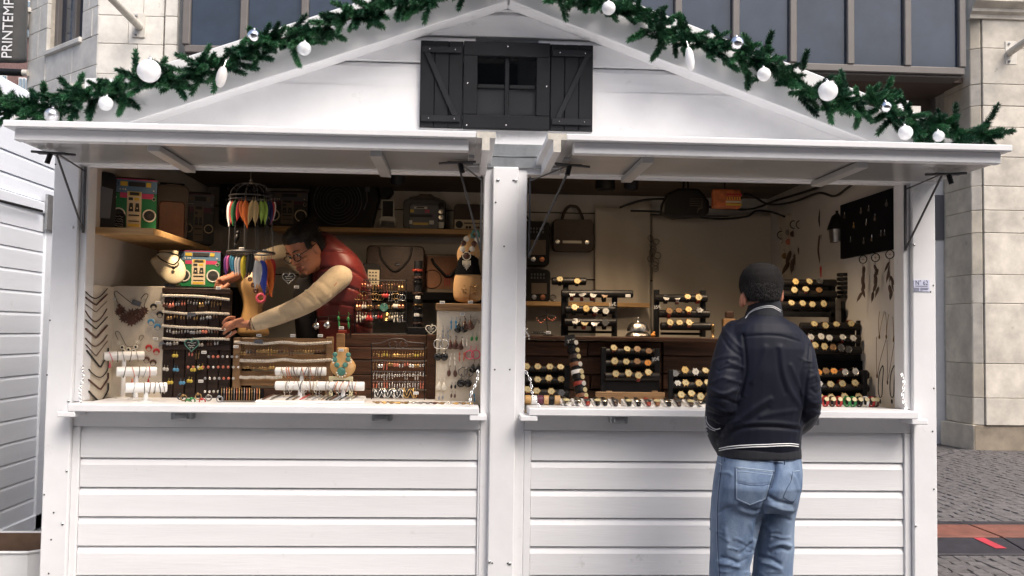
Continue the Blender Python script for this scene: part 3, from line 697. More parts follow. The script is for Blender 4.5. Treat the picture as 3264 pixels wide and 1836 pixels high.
# spotlights inside the header
P('bulb', (1, .8, .55), .4, emit=(1, .72, .42), estr=25)
def spotlight(x, y, z, aim, power, label, size=1.75):
    t = thing('spotlight', label, 'spotlight', (x, y, z), 'spotlights under the chalet ceiling'); d = (Vector(aim)-Vector((x, y, z))).normalized()
    m = MB(); c = Vector((x, y, z)); m.lathe([(.015, -.07), (.035, -.065), (.042, .0), (.042, .02), (.036, .02), (.034, 0)], c, 16, d); obj('can', m, 'black', t, smooth='auto')
    m = MB(); m.lathe([(.001, .012), (.031, .012), (.031, .014)], c, 14, d); obj('bulb', m, 'bulb', t)
    m = MB(); m.tube([c-d*.05, c-d*.05+Vector((0, 0, 2.42-z))], .008, 6); obj('bracket', m, 'black', t)
    ld = bpy.data.lights.new('spot', 'SPOT'); ld.energy = power; ld.color = (1.0, .76, .52); ld.spot_size = size; ld.spot_blend = .9; ld.shadow_soft_size = .045
    lo = bpy.data.objects.new('lamp', ld); COL.objects.link(lo); lo.parent = t; lo.location = d*.03; lo.rotation_euler = (-d).to_track_quat('Z', 'Y').to_euler()
spotlight(-1.48, .22, 2.27, (-1.35, .6, 1.2), 22, 'black spotlight can above the jewellery boards')
spotlight(-.55, .22, 2.27, (-.5, .6, 1.2), 21, 'black spotlight can above the earring racks by the post')
spotlight(.55, .22, 2.27, (.6, .75, 1.2), 21, 'black spotlight can above the watch rolls')
spotlight(1.30, .22, 2.27, (1.35, .75, 1.3), 23, 'black spotlight can above the customer')
spotlight(-.55, .95, 2.33, (-.6, 1.95, .75), 15, 'added black spotlight can brightening the back wall above the seller', 1.35)  # unseen extra can, added to brighten the back wall
spotlight(.75, .95, 2.33, (.7, 1.95, .75), 12, 'added black spotlight can brightening the hanging cloth sheets', 1.5)  # unseen extra can, added for more light on the cloth
# ------------------------------------------------------------------ fir garland
P('needle', (.055, .19, .075), .5, rand=.4, var=.4, vs_=25, col2=(.014, .075, .036))
P('needle_dark', (.022, .10, .046), .4, rand=.4, var=.4, vs_=25, col2=(.006, .03, .016))
P('twig', (.03, .035, .018), .7)
def sprig_mesh(seed, L):
    r_ = random.Random(seed); mb = MB(); bend = r_.uniform(-.018, .018); b2 = r_.uniform(-.015, .015)
    ax = lambda t: Vector((bend*t*t, b2*t*t, L*t))
    mb.tube([ax(0), ax(.5), ax(1)], [.0022, .002, .0012], 4)
    for i in range(380):
        t = .04 + .96*(i/380)**.9; ph = i*2.39996 + r_.uniform(-.3, .3); ln = r_.uniform(.020, .031)*(1.0 - .2*t)
        el = r_.uniform(.35, .95) if t < .93 else r_.uniform(.7, 1.4)
        d = Vector((math.cos(ph)*math.cos(el), math.sin(ph)*math.cos(el), math.sin(el))); p = ax(t)
        sd = d.cross(Vector((r_.uniform(-1, 1), r_.uniform(-1, 1), r_.uniform(-1, 1)))).normalized()*r_.uniform(.0014, .0023)
        q = p + d*ln*.45
        mb.add([p, q+sd, p+d*ln, q-sd], [(0, 1, 2, 3)])
    return get_mesh('sprig', mb, 'needle' if seed % 3 else 'needle_dark')
SPR = [sprig_mesh(k, .085+.012*(k % 4)) for k in range(8)]
GPL = [(-70, 385), (16, 360), (137, 334), (239, 312), (318, 293), (430, 268), (541, 249), (605, 236), (732, 195), (796, 162), (880, 127), (991, 112), (1055, 78), (1182, 36), (1309, 2), (1440, -40), (1610, -90)]
GPR = [(1625, -85), (1750, -35), (1823, -8), (1886, 6), (2014, 32), (2093, 78), (2189, 122), (2300, 143), (2396, 182), (2440, 215), (2500, 248), (2568, 280), (2702, 315), (2786, 335), (2903, 379), (2970, 408), (3071, 430), (3150, 428)]
def garland(pts, label, extra, n_):
    P3 = [pY(x, y, -.135) for x, y in pts]; t = thing('fir_garland', label, 'garland', tuple(P3[len(P3)//2]), 'fir garlands on the gable')
    m = MB(); m.tube(P3, .007, 6); obj('wire', m, 'twig', t)
    seg = [0.0]
    for a, b in zip(P3[:-1], P3[1:]): seg.append(seg[-1]+(b-a).length)
    def at_(s):
        for i in range(len(P3)-1):
            if s <= seg[i+1]: return P3[i].lerp(P3[i+1], (s-seg[i])/(seg[i+1]-seg[i])), (P3[i+1]-P3[i]).normalized()
        return P3[-1], (P3[-1]-P3[-2]).normalized()
    r_ = random.Random(len(pts)); L = seg[-1]
    for i in range(n_):
        p, tg = at_(L*(i+r_.uniform(0, .9))/n_)
        side = Vector((-tg.z, 0, tg.x)); out = Vector((0, -1, 0))
        a = r_.uniform(0, 2*math.pi)
        d = side*math.cos(a)*r_.uniform(.35, .85) + out*(abs(math.sin(a))*.75-.05) + tg*r_.choice((-1, 1))*r_.uniform(.3, 1.1) + Vector((0, 0, -.12))
        d.normalize(); o = mesh_obj('sprig', r_.choice(SPR), p + d*.004 + Vector((0, r_.uniform(-.015, .01), 0)), t, d.to_track_quat('Z', 'Y'))
        o.scale = (r_.uniform(.8, 1.1),)*3
    for (x0, y0, x1, y1) in extra:
        a, b = pY(x0, y0, -.145), pY(x1, y1, -.16); d = (b-a); n2 = max(1, round(d.length/.085)); dn = d.normalized()
        for q in range(n2):
            o = mesh_obj('sprig', r_.choice(SPR), a + d*(q/n2), t, dn.to_track_quat('Z', 'Y')); o.scale = (1.05,)*3
    return t
garland(GPL, 'green fir garland climbing the left slope of the white gable', [(235, 310, 260, 250), (245, 305, 205, 270), (430, 262, 434, 195), (137, 335, 142, 290), (560, 255, 575, 300), (300, 320, 285, 375), (932, 130, 938, 205), (395, 300, 392, 335), (1160, 50, 1200, 78), (605, 240, 640, 235), (250, 330, 235, 362), (20, 350, 8, 325)], 262)
garland(GPR, 'green fir garland descending the right slope of the white gable', [(2300, 190, 2330, 205), (2060, 90, 2035, 112), (2110, 130, 2098, 165), (2380, 220, 2390, 262), (2440, 170, 2446, 145), (2555, 230, 2560, 205), (2640, 320, 2640, 365), (2740, 340, 2738, 390), (2810, 320, 2820, 300), (3040, 425, 3045, 392), (3100, 430, 3205, 425), (3130, 420, 3148, 392), (2545, 300, 2570, 330), (2950, 400, 2990, 385)], 255)
# ------------------------------------------------------------------ baubles
P('bauble_white', (.82, .82, .82), .55, var=.03)
P('bauble_pearl', (.74, .76, .77), .28, coat=.3, var=.04)
P('bauble_silver', (.78, .78, .80), .14, 1.0)
P('bauble_matt_silver', (.66, .66, .68), .30, .9)
P('bauble_clear', (.62, .60, .58), .22, spec=.6)
BA = [(475, 226, 37, 'bauble_white', 'large matt white bauble sitting up on the garland'),
      (165, 368, 24, 'bauble_matt_silver', 'silvery white bauble resting on the flap at the garland end'),
      (337, 330, 23, 'bauble_pearl', 'pearly white bauble hanging beneath the garland near its left end'),
      (809, 114, 20, 'bauble_silver', 'small silver bauble on top of the garland before the dark panes'),
      (970, 155, 22, 'bauble_pearl', 'pearly bauble tucked beside a drooping garland tip'),
      (1940, 26, 22, 'bauble_white', 'white bauble near the gable peak'),
      (2349, 138, 22, 'bauble_silver', 'shiny silver bauble before the bay mullion'),
      (2435, 237, 22, 'bauble_white', 'white bauble halfway down the right garland'),
      (2639, 291, 31, 'bauble_white', 'large matt white bauble hanging on the right garland'),
      (2824, 341, 18, 'bauble_silver', 'small mirrored silver bauble on the right garland'),
      (2886, 423, 23, 'bauble_white', 'white bauble resting just above the right flap edge'),
      (2992, 434, 18, 'bauble_pearl', 'pale bluish bauble half buried at the low end of the garland')]
for (x, y, r, mt, lb) in BA:
    Yb_ = -.24; p = pY(x, y, Yb_); k = sc(Yb_, x)*r; t = thing('bauble', lb, 'bauble', (p.x, p.y, p.z-k), 'baubles on the garlands')
    m = MB(); m.sph(p, k, 24, 16); obj('ball', m, mt, t, smooth=True)
    m = MB(); m.cyl(p+Vector((0, .2*k, .9*k)), p+Vector((0, .3*k, 1.14*k)), .2*k, .2*k, 10); m.torus(p+Vector((0, .3*k, 1.3*k)), .12*k, .03*k, (0, 1, 0), 10, 4); obj('cap', m, 'bauble_matt_silver', t, smooth='auto')
for (x, y, w, h, mt, lb, tilt) in ((2199, 187, 14, 38, 'bauble_white', 'white pointed drop ornament hanging from the right garland', -.15), (706, 245, 17, 35, 'bauble_clear', 'translucent drop ornament under the left garland', .2)):
    p = pY(x, y, -.23); k = sc(-.23, x); t = thing('drop_ornament', lb, 'ornament', (p.x, p.y, p.z-h*k))
    m = MB(); R_ = Matrix.Rotation(tilt, 3, 'Y')
    m.M = Matrix.Translation(p) @ R_.to_4x4(); m.lathe([(w*k*math.sin(math.pi*q/14)**.85, -h*k*math.cos(math.pi*q/14)) for q in range(15)], (0, 0, 0), 18); m.M = None; obj('drop', m, mt, t, smooth=True)
    m = MB(); m.tube([p+R_@Vector((0, 0, h*k)), p+R_@Vector((0, .01, h*k+.03))], .002, 5); obj('hanger', m, 'steel', t)
# ------------------------------------------------------------------ stall number sticker
P('sticker', (.62, .64, .80), .45, var=.04); P('ink_blue', (.03, .04, .09), .5); P('ink_grey', (.22, .23, .30), .6)
sn = thing('stall_number_sign', 'small lavender sticker reading N 62 on the white corner post', 'sign', tuple(pY(2938, 928, -.022)))
m = MB(); m.pbox(2912, 892, 2964, 929, -.0235, .0015); obj('plate', m, 'sticker', sn)
k = sc(-.02, 2938)
put_text('number', 'N° 62', 21*k, Matrix.Translation(pY(2938, 902, -.0242)) @ FACE @ Matrix.Scale(.82, 4, (1, 0, 0)), 'ink_blue', sn)
m = MB()
for q in range(2): m.pbox(2917, 911.5, 2957, 913, -.0245, .0006)
obj('underline', m, 'ink_blue', sn)
m = MB(); m.pbox(2914, 917, 2930, 927, -.0244, .0005); obj('emblem', m, 'ink_grey', sn)
m = MB(); m.pbox(2933, 918, 2960, 919.5, -.0244, .0005); m.pbox(2933, 922, 2958, 923.5, -.0244, .0005); m.pbox(2933, 926, 2941, 927, -.0244, .0005); obj('small_print', m, 'ink_blue', sn)
# ------------------------------------------------------------------ goods: materials and small makers
def C(name, r, g, b, rough=.5, **k): return P(name, (r, g, b), rough, **k)
C('cream', .72, .62, .42, .5, var=.06); C('linen', .60, .53, .43, .9, var=.14, vs_=9, bump=.4, bs=220)
C('acrylic_white', .80, .79, .77, .25, coat=.2); C('rope_white', .70, .64, .55, .8, var=.25, vs_=90, bump=.8, bs=160)
C('skin_plastic', .56, .33, .13, .45, var=.1, vs_=6); C('mannequin_tan', .55, .33, .15, .5, var=.12, vs_=7)
C('tag_white', .80, .78, .72, .5); C('ink', .02, .02, .02, .6)
C('green_print', .016, .17, .06, .4); C('pink_print', .50, .045, .13, .4); C('blue_print', .10, .19, .30, .4); C('yellow_print', .62, .42, .05, .4)
C('cream_print', .62, .52, .36, .4); C('white_print', .68, .66, .60, .4); C('grey_print', .10, .105, .12, .45); C('dark_print', .030, .028, .030, .45); C('purple_print', .09, .05, .14, .45); C('taupe_print', .16, .12, .085, .45); C('wine_print', .10, .02, .045, .45)
C('brown_leather', .045, .022, .014, .42, var=.3, vs_=10, bump=.35, bs=90); C('tan_leather', .22, .09, .04, .45, var=.3, vs_=12); C('black_leather', .008, .0065, .006, .45, spec=.3, bump=.3, bs=90)
C('red_leather', .26, .03, .016, .45, var=.25); C('gold', .62, .40, .15, .3, metal=1.0); C('brass_dark', .34, .22, .10, .35, metal=1.0, var=.4, vs_=40); C('copper', .60, .25, .14, .3, metal=1.0)
C('silver', .72, .70, .66, .25, metal=1.0); C('silver_dark', .30, .28, .26, .35, metal=1.0); C('dial_cream', .48, .41, .22, .5); C('dial_white', .50, .49, .45, .45); C('dial_gold', .55, .40, .15, .45); C('dial_brown', .22, .12, .05, .35); C('dial_orange', .75, .30, .05, .35); C('dial_dark', .05, .05, .05, .3)
C('turquoise', .09, .26, .21, .35, var=.25, vs_=30); C('bead_white', .75, .70, .60, .35); C('bead_red', .45, .03, .03, .35); C('bead_pink', .65, .10, .16, .35); C('bead_brown', .09, .035, .022, .35, var=.3); C('bead_black', .012, .011, .010, .25); C('bead_blue', .07, .25, .42, .35); C('bead_green', .03, .22, .06, .35); C('bead_coral', .55, .16, .10, .35); C('bead_yellow', .55, .42, .06, .35); C('bead_grey', .25, .26, .28, .35)
C('slate', .018, .018, .019, .8, var=.2); C('chalk', .62, .62, .60, .9); C('card_frame', .70, .64, .42, .6); C('flower_brown', .085, .034, .022, .5, var=.3)
for nm, c in (('red', (.5, .03, .03)), ('orange', (.75, .16, .02)), ('yellow', (.70, .55, .03)), ('lime', (.30, .45, .06)), ('green', (.02, .16, .05)), ('navy', (.02, .025, .12)), ('royal', (.03, .06, .42)), ('sky', (.08, .35, .55)), ('violet', (.16, .04, .25)), ('pink', (.65, .12, .35)), ('white', (.72, .70, .68)), ('black', (.012, .012, .012)), ('buff', (.55, .38, .16)), ('brown', (.09, .05, .03))):
    P('feather_'+nm, c, .6, var=.35, vs_=40, stretch=(4, 4, .6))
def tags(px, py, Y, label, group='price tags in the chalet'):
    p = pY(px, py, Y); m = MB(); k = sc(Y, px); m.pbox(px-8, py-4.5, px+8, py+4.5, Y, .002); t = obj('price_tag', m, 'tag_white', None, bevel=.001)
    tag(t, label, 'price tag', group); m = MB()
    for q in range(3): m.pbox(px-5+q*4, py-2, px-2.6+q*4, py+2, Y-.0006, .0004)
    obj('print', m, 'ink_grey', t)
# earrings: shared meshes
def em(name, fn, mats):
    mb = MB(); fn(mb); return get_mesh(name, mb, mats, True)
def _hook(mb): mb.tube([(0, .003, .016), (.0015, -.001, .019), (.0025, -.003, .015), (.0015, -.003, .010), (0, -.003, .008)], .0006, 4)
def ear_drop(mat): return em('earring', lambda b: (_hook(b), b.sph((0, -.003, .0), (.0045, .003, .008), 8, 6)), [mat])
def ear_disc(mat): return em('earring', lambda b: (_hook(b), b.lathe([(.001, -.0012), (.0085, -.001), (.0085, .001), (.001, .0012)], (0, -.003, -.001), 12, (0, 1, 0))), [mat])
def ear_long(mat): return em('earring', lambda b: (_hook(b), b.sph((0, -.003, .002), (.0035, .0025, .006), 6, 5), b.sph((0, -.003, -.013), (.0028, .0025, .010), 6, 5)), [mat])
def ear_hoop(mat): return em('earring', lambda b: (_hook(b), b.torus((0, -.003, -.004), .011, .0016, (0, 1, 0), 14, 5)), [mat])
def ear_fan(mat): return em('earring', lambda b: (_hook(b), b.prism([(-.001, .008), (.001, .008), (.010, -.012), (.006, -.016), (0, -.018), (-.006, -.016), (-.010, -.012)], -.004, -.002)), [mat])
def ear_stud(mat): return em('earring', lambda b: b.sph((0, -.002, 0), (.0055, .003, .0055), 8, 6), [mat])
EM = {}
KINDN = {'drop': 'teardrop', 'disc': 'disc', 'long': 'long dangling', 'hoop': 'hoop', 'fan': 'fan-shaped', 'stud': 'stud'}
COLN = {'silver': 'silver', 'silver_dark': 'dark silver', 'brass_dark': 'bronze', 'gold': 'gold', 'copper': 'copper', 'dial_white': 'white', 'bead_white': 'ivory', 'bead_black': 'black', 'bead_brown': 'brown', 'bead_grey': 'grey', 'bead_blue': 'blue', 'bead_green': 'green', 'bead_red': 'red', 'bead_pink': 'pink', 'bead_coral': 'coral', 'bead_yellow': 'yellow', 'turquoise': 'turquoise'}
def E_(kind, mat):
    if (kind, mat) not in EM: EM[(kind, mat)] = globals()['ear_'+kind](mat)
    return EM[(kind, mat)]
def earring(kind, mat, p, label, group, s=1.0):
    if ' earring ' in ' '+label: label = COLN.get(mat, 'dark')+' '+KINDN[kind]+' earring '+label.split('earring', 1)[1].strip()
    o = mesh_obj('earring', E_(kind, mat), p); o.scale = (s,)*3; o.rotation_euler = (0, rnd.uniform(-.12, .12), rnd.uniform(-.25, .25)); return tag(o, label, 'earring', group)
def pairs(row, Y, label, group, s=1.0, gap=9):
    """row: (px, py, kind, material[, scale])"""
    for e in row:
        k = e[4] if len(e) > 4 else 1.0
        for q in (-1, 1): earring(e[2], e[3], pY(e[0]+q*gap*k*.5, e[1]+rnd.uniform(-1, 1), Y), label, group, s*k)
def roll(pa, pb, ra, Ya, Yb, mat, parent, name='bar', n=16):
    a, b = pY(*pa, Ya), pY(*pb, Yb); m = MB(); r = ra*sc((Ya+Yb)/2, pa[0]); d = (b-a).normalized()
    m.tube([a, a+d*.003, b-d*.003, b], [r-.003, r, r, r-.003], n); return obj(name, m, mat, parent, smooth='auto'), a, b, r
# ================================================================== LEFT BAY
BZ = 1.157
# linen boards
t = tag(obj('linen_board', MB().bb(-1.868, -1.855, pX(268, 1100, -1.86).y, .36, BZ, pX(300, 908, -1.86).z), 'linen'), 'narrow linen strip on the side wall covered with V-shaped necklaces', 'display board')
WX_ = -1.853
for i, (y0, dp, thick, mt) in enumerate(((930, 26, 2.2, 'bead_black'), (948, 30, 3.4, 'bead_brown'), (970, 30, 1.5, 'bead_brown'), (992, 38, 2.6, 'bead_brown'), (1020, 34, 2.6, 'bead_black'), (1048, 34, 4.0, 'bead_brown'), (1078, 30, 2.6, 'bead_brown'), (1098, 42, 2.0, 'bead_brown'), (1118, 60, 3.6, 'bead_black'), (1168, 40, 2.4, 'bead_black'), (1205, 42, 3.4, 'bead_brown'), (1240, 50, 3.6, 'bead_black'))):
    m = MB(); k = sc(.2, 300)
    xl, xm, xr = (271, 304, 340) if i < 8 else (275, 318, 352)
    off = 6 if i > 8 else 0
    pts = []
    for q in range(13):
        u = q/12; x = xl+off + (xr-xl)*u; dip = dp*(1-abs((x-xm)/(xm-xl if x < xm else xr-xm))**(1.0 if i % 3 else 1.7))
        slope = -10*u
        p = pX(min(x, 343), y0+dip+slope, WX_); p.x += .003; pts.append(p)
    if i in (3, 8, 10):
        for a, b in zip(pts[:-1], pts[1:]):
            for q in range(3): m.sph(a.lerp(b, q/3), thick*k*.9, 6, 5)
    else: m.tube(pts, thick*k*.8, 6)
    tag(obj('necklace', m, mt, None, smooth=True), ('beaded dark necklace pinned in a V on the side wall strip' if i in (3, 8, 10) else 'dark cord necklace pinned in a V on the side wall strip'), 'necklace', 'V-shaped necklaces on the side wall')
YB = .36
m = MB(); m.pbox(345, 912, 517, 1292, YB, .015); tag(obj('linen_board', m, 'linen', None, bevel=.002), 'pale linen board with a brown leaf necklace beside the dark rope rack', 'display board')
def cord(path, Y, r, mat, name, label, cat, parts=None, group=None):
    pts = [pY(x, y, Y-.006) for x, y in path]; c = Vector((sum(p.x for p in pts)/len(pts), Y, min(p.z for p in pts))); t = thing(name, label, cat, c, group)
    m = MB(); m.tube(pts, r, 5); obj('cord', m, mat, t, smooth=True); return t
def smoothpath(pts, n=6):
    out = []; k = len(pts)
    for i in range(k-1):
        p0, p1, p2, p3 = pts[max(i-1, 0)], pts[i], pts[i+1], pts[min(i+2, k-1)]
        for q in range(n):
            u = q/n
            out.append(tuple(.5*((2*p1[d]) + (-p0[d]+p2[d])*u + (2*p0[d]-5*p1[d]+4*p2[d]-p3[d])*u*u + (-p0[d]+3*p1[d]-3*p2[d]+p3[d])*u**3) for d in range(len(p1))))
    out.append(pts[-1]); return out
z1 = lambda L: [(250+x/3.293, 880+y/3.293) for x, y in L]
t = cord(smoothpath(z1([(415, 290), (395, 235), (375, 180), (395, 158), (440, 190), (500, 240), (555, 280)])), YB, .0016, 'bead_black', 'leaf_necklace', 'necklace of brown leather leaves and flowers on the linen board', 'necklace')
m = MB(); m.tube([pY(x, y, YB-.006) for x, y in smoothpath(z1([(690, 310), (710, 250), (730, 205), (715, 185), (690, 195), (655, 240)]))], .0016, 5); obj('cord', m, 'bead_black', t)
m = MB()
def flower(mb, px, py, Y, r, n=8, d=.006):
    c = pY(px, py, Y); 
    for q in range(n):
        a = 2*math.pi*q/n; dr = Vector((math.cos(a), 0, math.sin(a))); sd = Vector((-dr.z, 0, dr.x))
        mb.add([c, c+dr*r*.55+sd*r*.2+Vector((0, -d*.6, 0)), c+dr*r+Vector((0, -d, 0)), c+dr*r*.55-sd*r*.2+Vector((0, -d*.6, 0))], [(0, 1, 2, 3)])
    mb.sph(c+Vector((0, -.003, 0)), (r*.25, .004, r*.25), 8, 5)
for (x, y, r) in z1([(430, 310), (685, 320)]) and [(430, 310, 26), (450, 360, 55), (690, 365, 55), (480, 440, 55), (640, 430, 55), (560, 395, 62), (555, 470, 66), (510, 425, 45), (600, 460, 45), (420, 380, 40), (670, 400, 45), (620, 370, 40)]:
    flower(m, 250+x/3.293, 880+y/3.293, YB-.004, r/3.293*sc(YB), 9)
obj('leaves', m, 'flower_brown', t)
m = MB(); m.pbox(420, 958, 449, 974, YB-.012, .002, Matrix.Rotation(.3, 3, 'Y')); obj('label_card', m, 'grey_print', t)
t = cord(smoothpath(z1([(415, 665), (390, 610), (395, 580), (430, 595), (465, 660), (510, 735), (580, 735), (630, 690), (640, 640), (660, 620), (685, 635), (650, 680)])), YB, .0014, 'bead_black', 'flower_necklace', 'necklace of white enamel flowers and dark beads on the linen board', 'necklace')
for (x, y) in ((430, 700), (625, 690)):
    m = MB(); flower(m, 250+x/3.293, 880+y/3.293, YB-.006, .015, 7, .003); obj('flower', m, 'bead_white', t)
for (x, y) in ((458, 748), (600, 745), (525, 772), (470, 790), (580, 790)):
    m = MB(); c = pY(250+x/3.293, 880+y/3.293, YB-.008); m.torus(c, .0085, .0035, (0, 1, 0), 12, 6); obj('ring_bead', m, 'bead_white', t, smooth=True)
    m = MB(); m.sph(c, .006, 8, 6); obj('bead', m, 'bead_black', t, smooth=True)
for (x, y, mt, nm) in ((790, 330, 'bead_black', 'black'), (855, 410, 'bead_black', 'black'), (763, 490, 'bead_blue', 'blue'), (830, 540, 'bead_blue', 'blue'), (740, 760, 'bead_red', 'red'), (820, 800, 'bead_red', 'red'), (715, 885, 'bead_brown', 'bronze'), (785, 915, 'bead_brown', 'bronze'), (880, 735, 'bead_grey', 'grey')):
    p = pY(250+x/3.293, 880+y/3.293, YB-.006); m = MB(); m.torus(p, .013, .0012, (0, 1, 0), 14, 5)
    for q in range(7):
        a = math.pi*(q/6)+math.pi*0; m.sph(p+Vector((.012*math.cos(a), -.002, .009*math.sin(a)+.004)), (.005, .003, .007), 6, 5)
    tag(obj('earring', m, mt, None, smooth=True), nm+' fan hoop earring pinned to the pale linen board', 'earring', 'fan hoop earrings on the linen board')
# white T-bar bracelet stands, front left
for i, (a, b, r, Ya, Yb, xp, lb) in enumerate(((( 330, 1136), (460, 1133), 14.5, .26, .33, 394, 'white bracelet bar on a post, rearmost of the three by the linen board'), ((370, 1185), (499, 1184), 15.5, .16, .23, 427, 'white bracelet bar on a post, middle of the three by the linen board'), ((399, 1236), (532, 1234), 16, .06, .13, 466, 'white bracelet bar on a post, foremost of the three by the linen board'))):
    base = pY(xp, 1284, (Ya+Yb)/2); t = thing('bracelet_stand', lb, 'bracelet stand', (base.x, base.y, BZ), 'white bracelet bars')
    _, A, B, R_ = roll(a, b, r, Ya, Yb, 'acrylic_white', t, 'bar', 24)
    pc = A.lerp(B, .5); m = MB(); m.cyl((pc.x, pc.y, BZ), (pc.x, pc.y, pc.z-R_+.003), .011, .010, 14); m.lathe([(.035, 0), (.035, .004), (.012, .008)], (pc.x, pc.y, BZ), 18); obj('post', m, 'acrylic_white', t, smooth='auto')
    d = (B-A).normalized()
    for u, mt in (((.18, 'bead_pink'), (.34, 'bead_black'), (.48, 'bead_grey'), (.66, 'bead_brown'), (.82, 'silver_dark')), ((.2, 'bead_black'), (.42, 'bead_coral'), (.56, 'bead_black'), (.7, 'bead_grey'), (.82, 'bead_red')), ((.2, 'bead_grey'), (.45, 'bead_black'), (.58, 'bead_brown'), (.7, 'bead_black'), (.82, 'bead_black'), (.92, 'silver_dark')))[i]:
        m = MB(); nr = (d + Vector((0, 0, rnd.uniform(-.35, .35)))).normalized(); c = A.lerp(B, u); m.torus(c-Vector((0, 0, .003)), R_+.0035, .0016, nr, 18, 5)
        if mt in ('bead_pink', 'bead_red', 'bead_coral'):
            e = c-Vector((0, .01, R_+.006)); m.lathe([(.001, 0), (.003, -.004), (.007, -.026), (.001, -.027)], e, 8)
        tag(obj('bracelet', m, mt, None, smooth=True), {'bead_pink': 'pink cord bracelet with tassel', 'bead_red': 'red cord bracelet with tassel', 'bead_coral': 'coral cord bracelet with tassel', 'bead_black': 'black cord bracelet', 'bead_grey': 'grey cord bracelet', 'bead_brown': 'brown cord bracelet', 'silver_dark': 'dark metal bracelet'}[mt]+' on the '+('rear', 'middle', 'front')[i]+' white bar by the linen board', 'bracelet', 'bracelets on the white bars')
# rustic racks with ropes
def rope(path, Y, rpx, parent, mat='rope_white', name='rope'):
    pts = [pY(x, y, Y) for x, y in smoothpath(path, 10)]; r = rpx*sc(Y); L = 0; a = []
    fine = []
    for p, q in zip(pts[:-1], pts[1:]):
        for j in range(3): fine.append(p.lerp(q, j/3))
    fine.append(pts[-1]); n = len(fine); m = MB()
    for st in range(2):
        m.tube([f + Vector((0, math.sin(i*1.1+st*math.pi), math.cos(i*1.1+st*math.pi)))*r*.45 for i, f in enumerate(fine)], r*.62, 6)
    obj(name, m, mat, parent, smooth=True)
def plank(parent, x0, y0, x1, y1, Y, d, mat, name='plank', tilt=0):
    m = MB(); m.pbox(x0, y0, x1, y1, Y, d, Matrix.Rotation(tilt, 3, 'Y') if tilt else None); return obj(name, m, mat, parent, bevel=.003)
YR = .36
rk = thing('rope_rack', 'dark wooden pallet rack strung with white ropes, hung with earrings', 'display rack', (pY(620, 1290, YR).x, YR, BZ))
for i in range(6): plank(rk, 520+36*i, 918+i*1.5, 553+36*i, 1292, YR, .02, 'dark_wood')
for y in (918, 1098, 1278): plank(rk, 518, y, 733, y+18, YR-.014, .012, 'dark_wood', 'crossbar')
for (ya, yb, yc) in ((942, 943, 955), (992, 1000, 1001), (1038, 1044, 1052), (1079, 1084, 1081)): rope([(518, ya), (590, yb), (650, (yb+yc)/2-3), (731, yc)], YR-.022, 4.5, rk)
Ye = YR-.026
r5 = random.Random(5)
def randrow(xs, y, Y, kinds, mats, label, group, s=.9, dy=3):
    pairs([(x, y+r5.uniform(-dy, dy), r5.choice(kinds), r5.choice(mats)) for x in xs], Y, label, group, s)
dk = ['silver_dark', 'brass_dark', 'bead_brown', 'bead_grey', 'silver_dark', 'bead_coral']
randrow([528+19*i for i in range(10)], 968, Ye, ['drop', 'long', 'fan'], dk, 'small dark metal earring under the top rope of the dark rack', 'earrings on the dark rope rack')
randrow([540+21*i for i in range(8)], 1013, Ye, ['drop', 'disc'], dk, 'small earring under the second rope of the dark rack', 'earrings on the dark rope rack')
randrow([538+19*i for i in range(9)], 1058, Ye, ['disc', 'drop'], dk+['silver'], 'small round earring under the third rope of the dark rack', 'earrings on the dark rope rack')
randrow([538, 560, 640, 668, 690], 1096, Ye, ['disc', 'drop'], dk, 'small earring under the lowest rope of the dark rack', 'earrings on the dark rope rack')
pairs([(559, 1134, 'disc', 'bead_yellow'), (608, 1130, 'drop', 'bead_coral'), (630, 1130, 'long', 'brass_dark')], Ye, 'bright earring on the upper hooks of the dark rack', 'bright earrings on the dark rack')
pairs([(528, 1176, 'disc', 'dial_white'), (561, 1178, 'disc', 'bead_blue'), (616, 1178, 'disc', 'bead_yellow'), (640, 1172, 'disc', 'bead_yellow')], Ye, 'coloured disc earring midway down the dark rack', 'bright earrings on the dark rack')
pairs([(543, 1218, 'disc', 'bead_yellow'), (581, 1220, 'disc', 'bead_blue'), (605, 1214, 'disc', 'bead_yellow')], Ye, 'coloured disc earring low on the dark rack', 'bright earrings on the dark rack')
for (x, y, mt) in [(665+15*i, 1137, r5.choice(['bead_grey', 'dial_white', 'bead_coral', 'silver'])) for i in range(7)] + [(600+16*i, 1170, r5.choice(['silver', 'dial_white', 'bead_coral', 'bead_grey'])) for i in range(11)] + [(654+15*i, 1206, r5.choice(['bead_coral', 'bead_grey', 'silver', 'dial_white'])) for i in range(7)] + [(654+14*i, 1248, r5.choice(['silver', 'bead_grey', 'dial_white'])) for i in range(8)]:
    earring('stud', mt, pY(x, y, Ye), 'round cabochon stud on the right side of the dark rack', 'cabochon studs on the dark rack', 1.25)
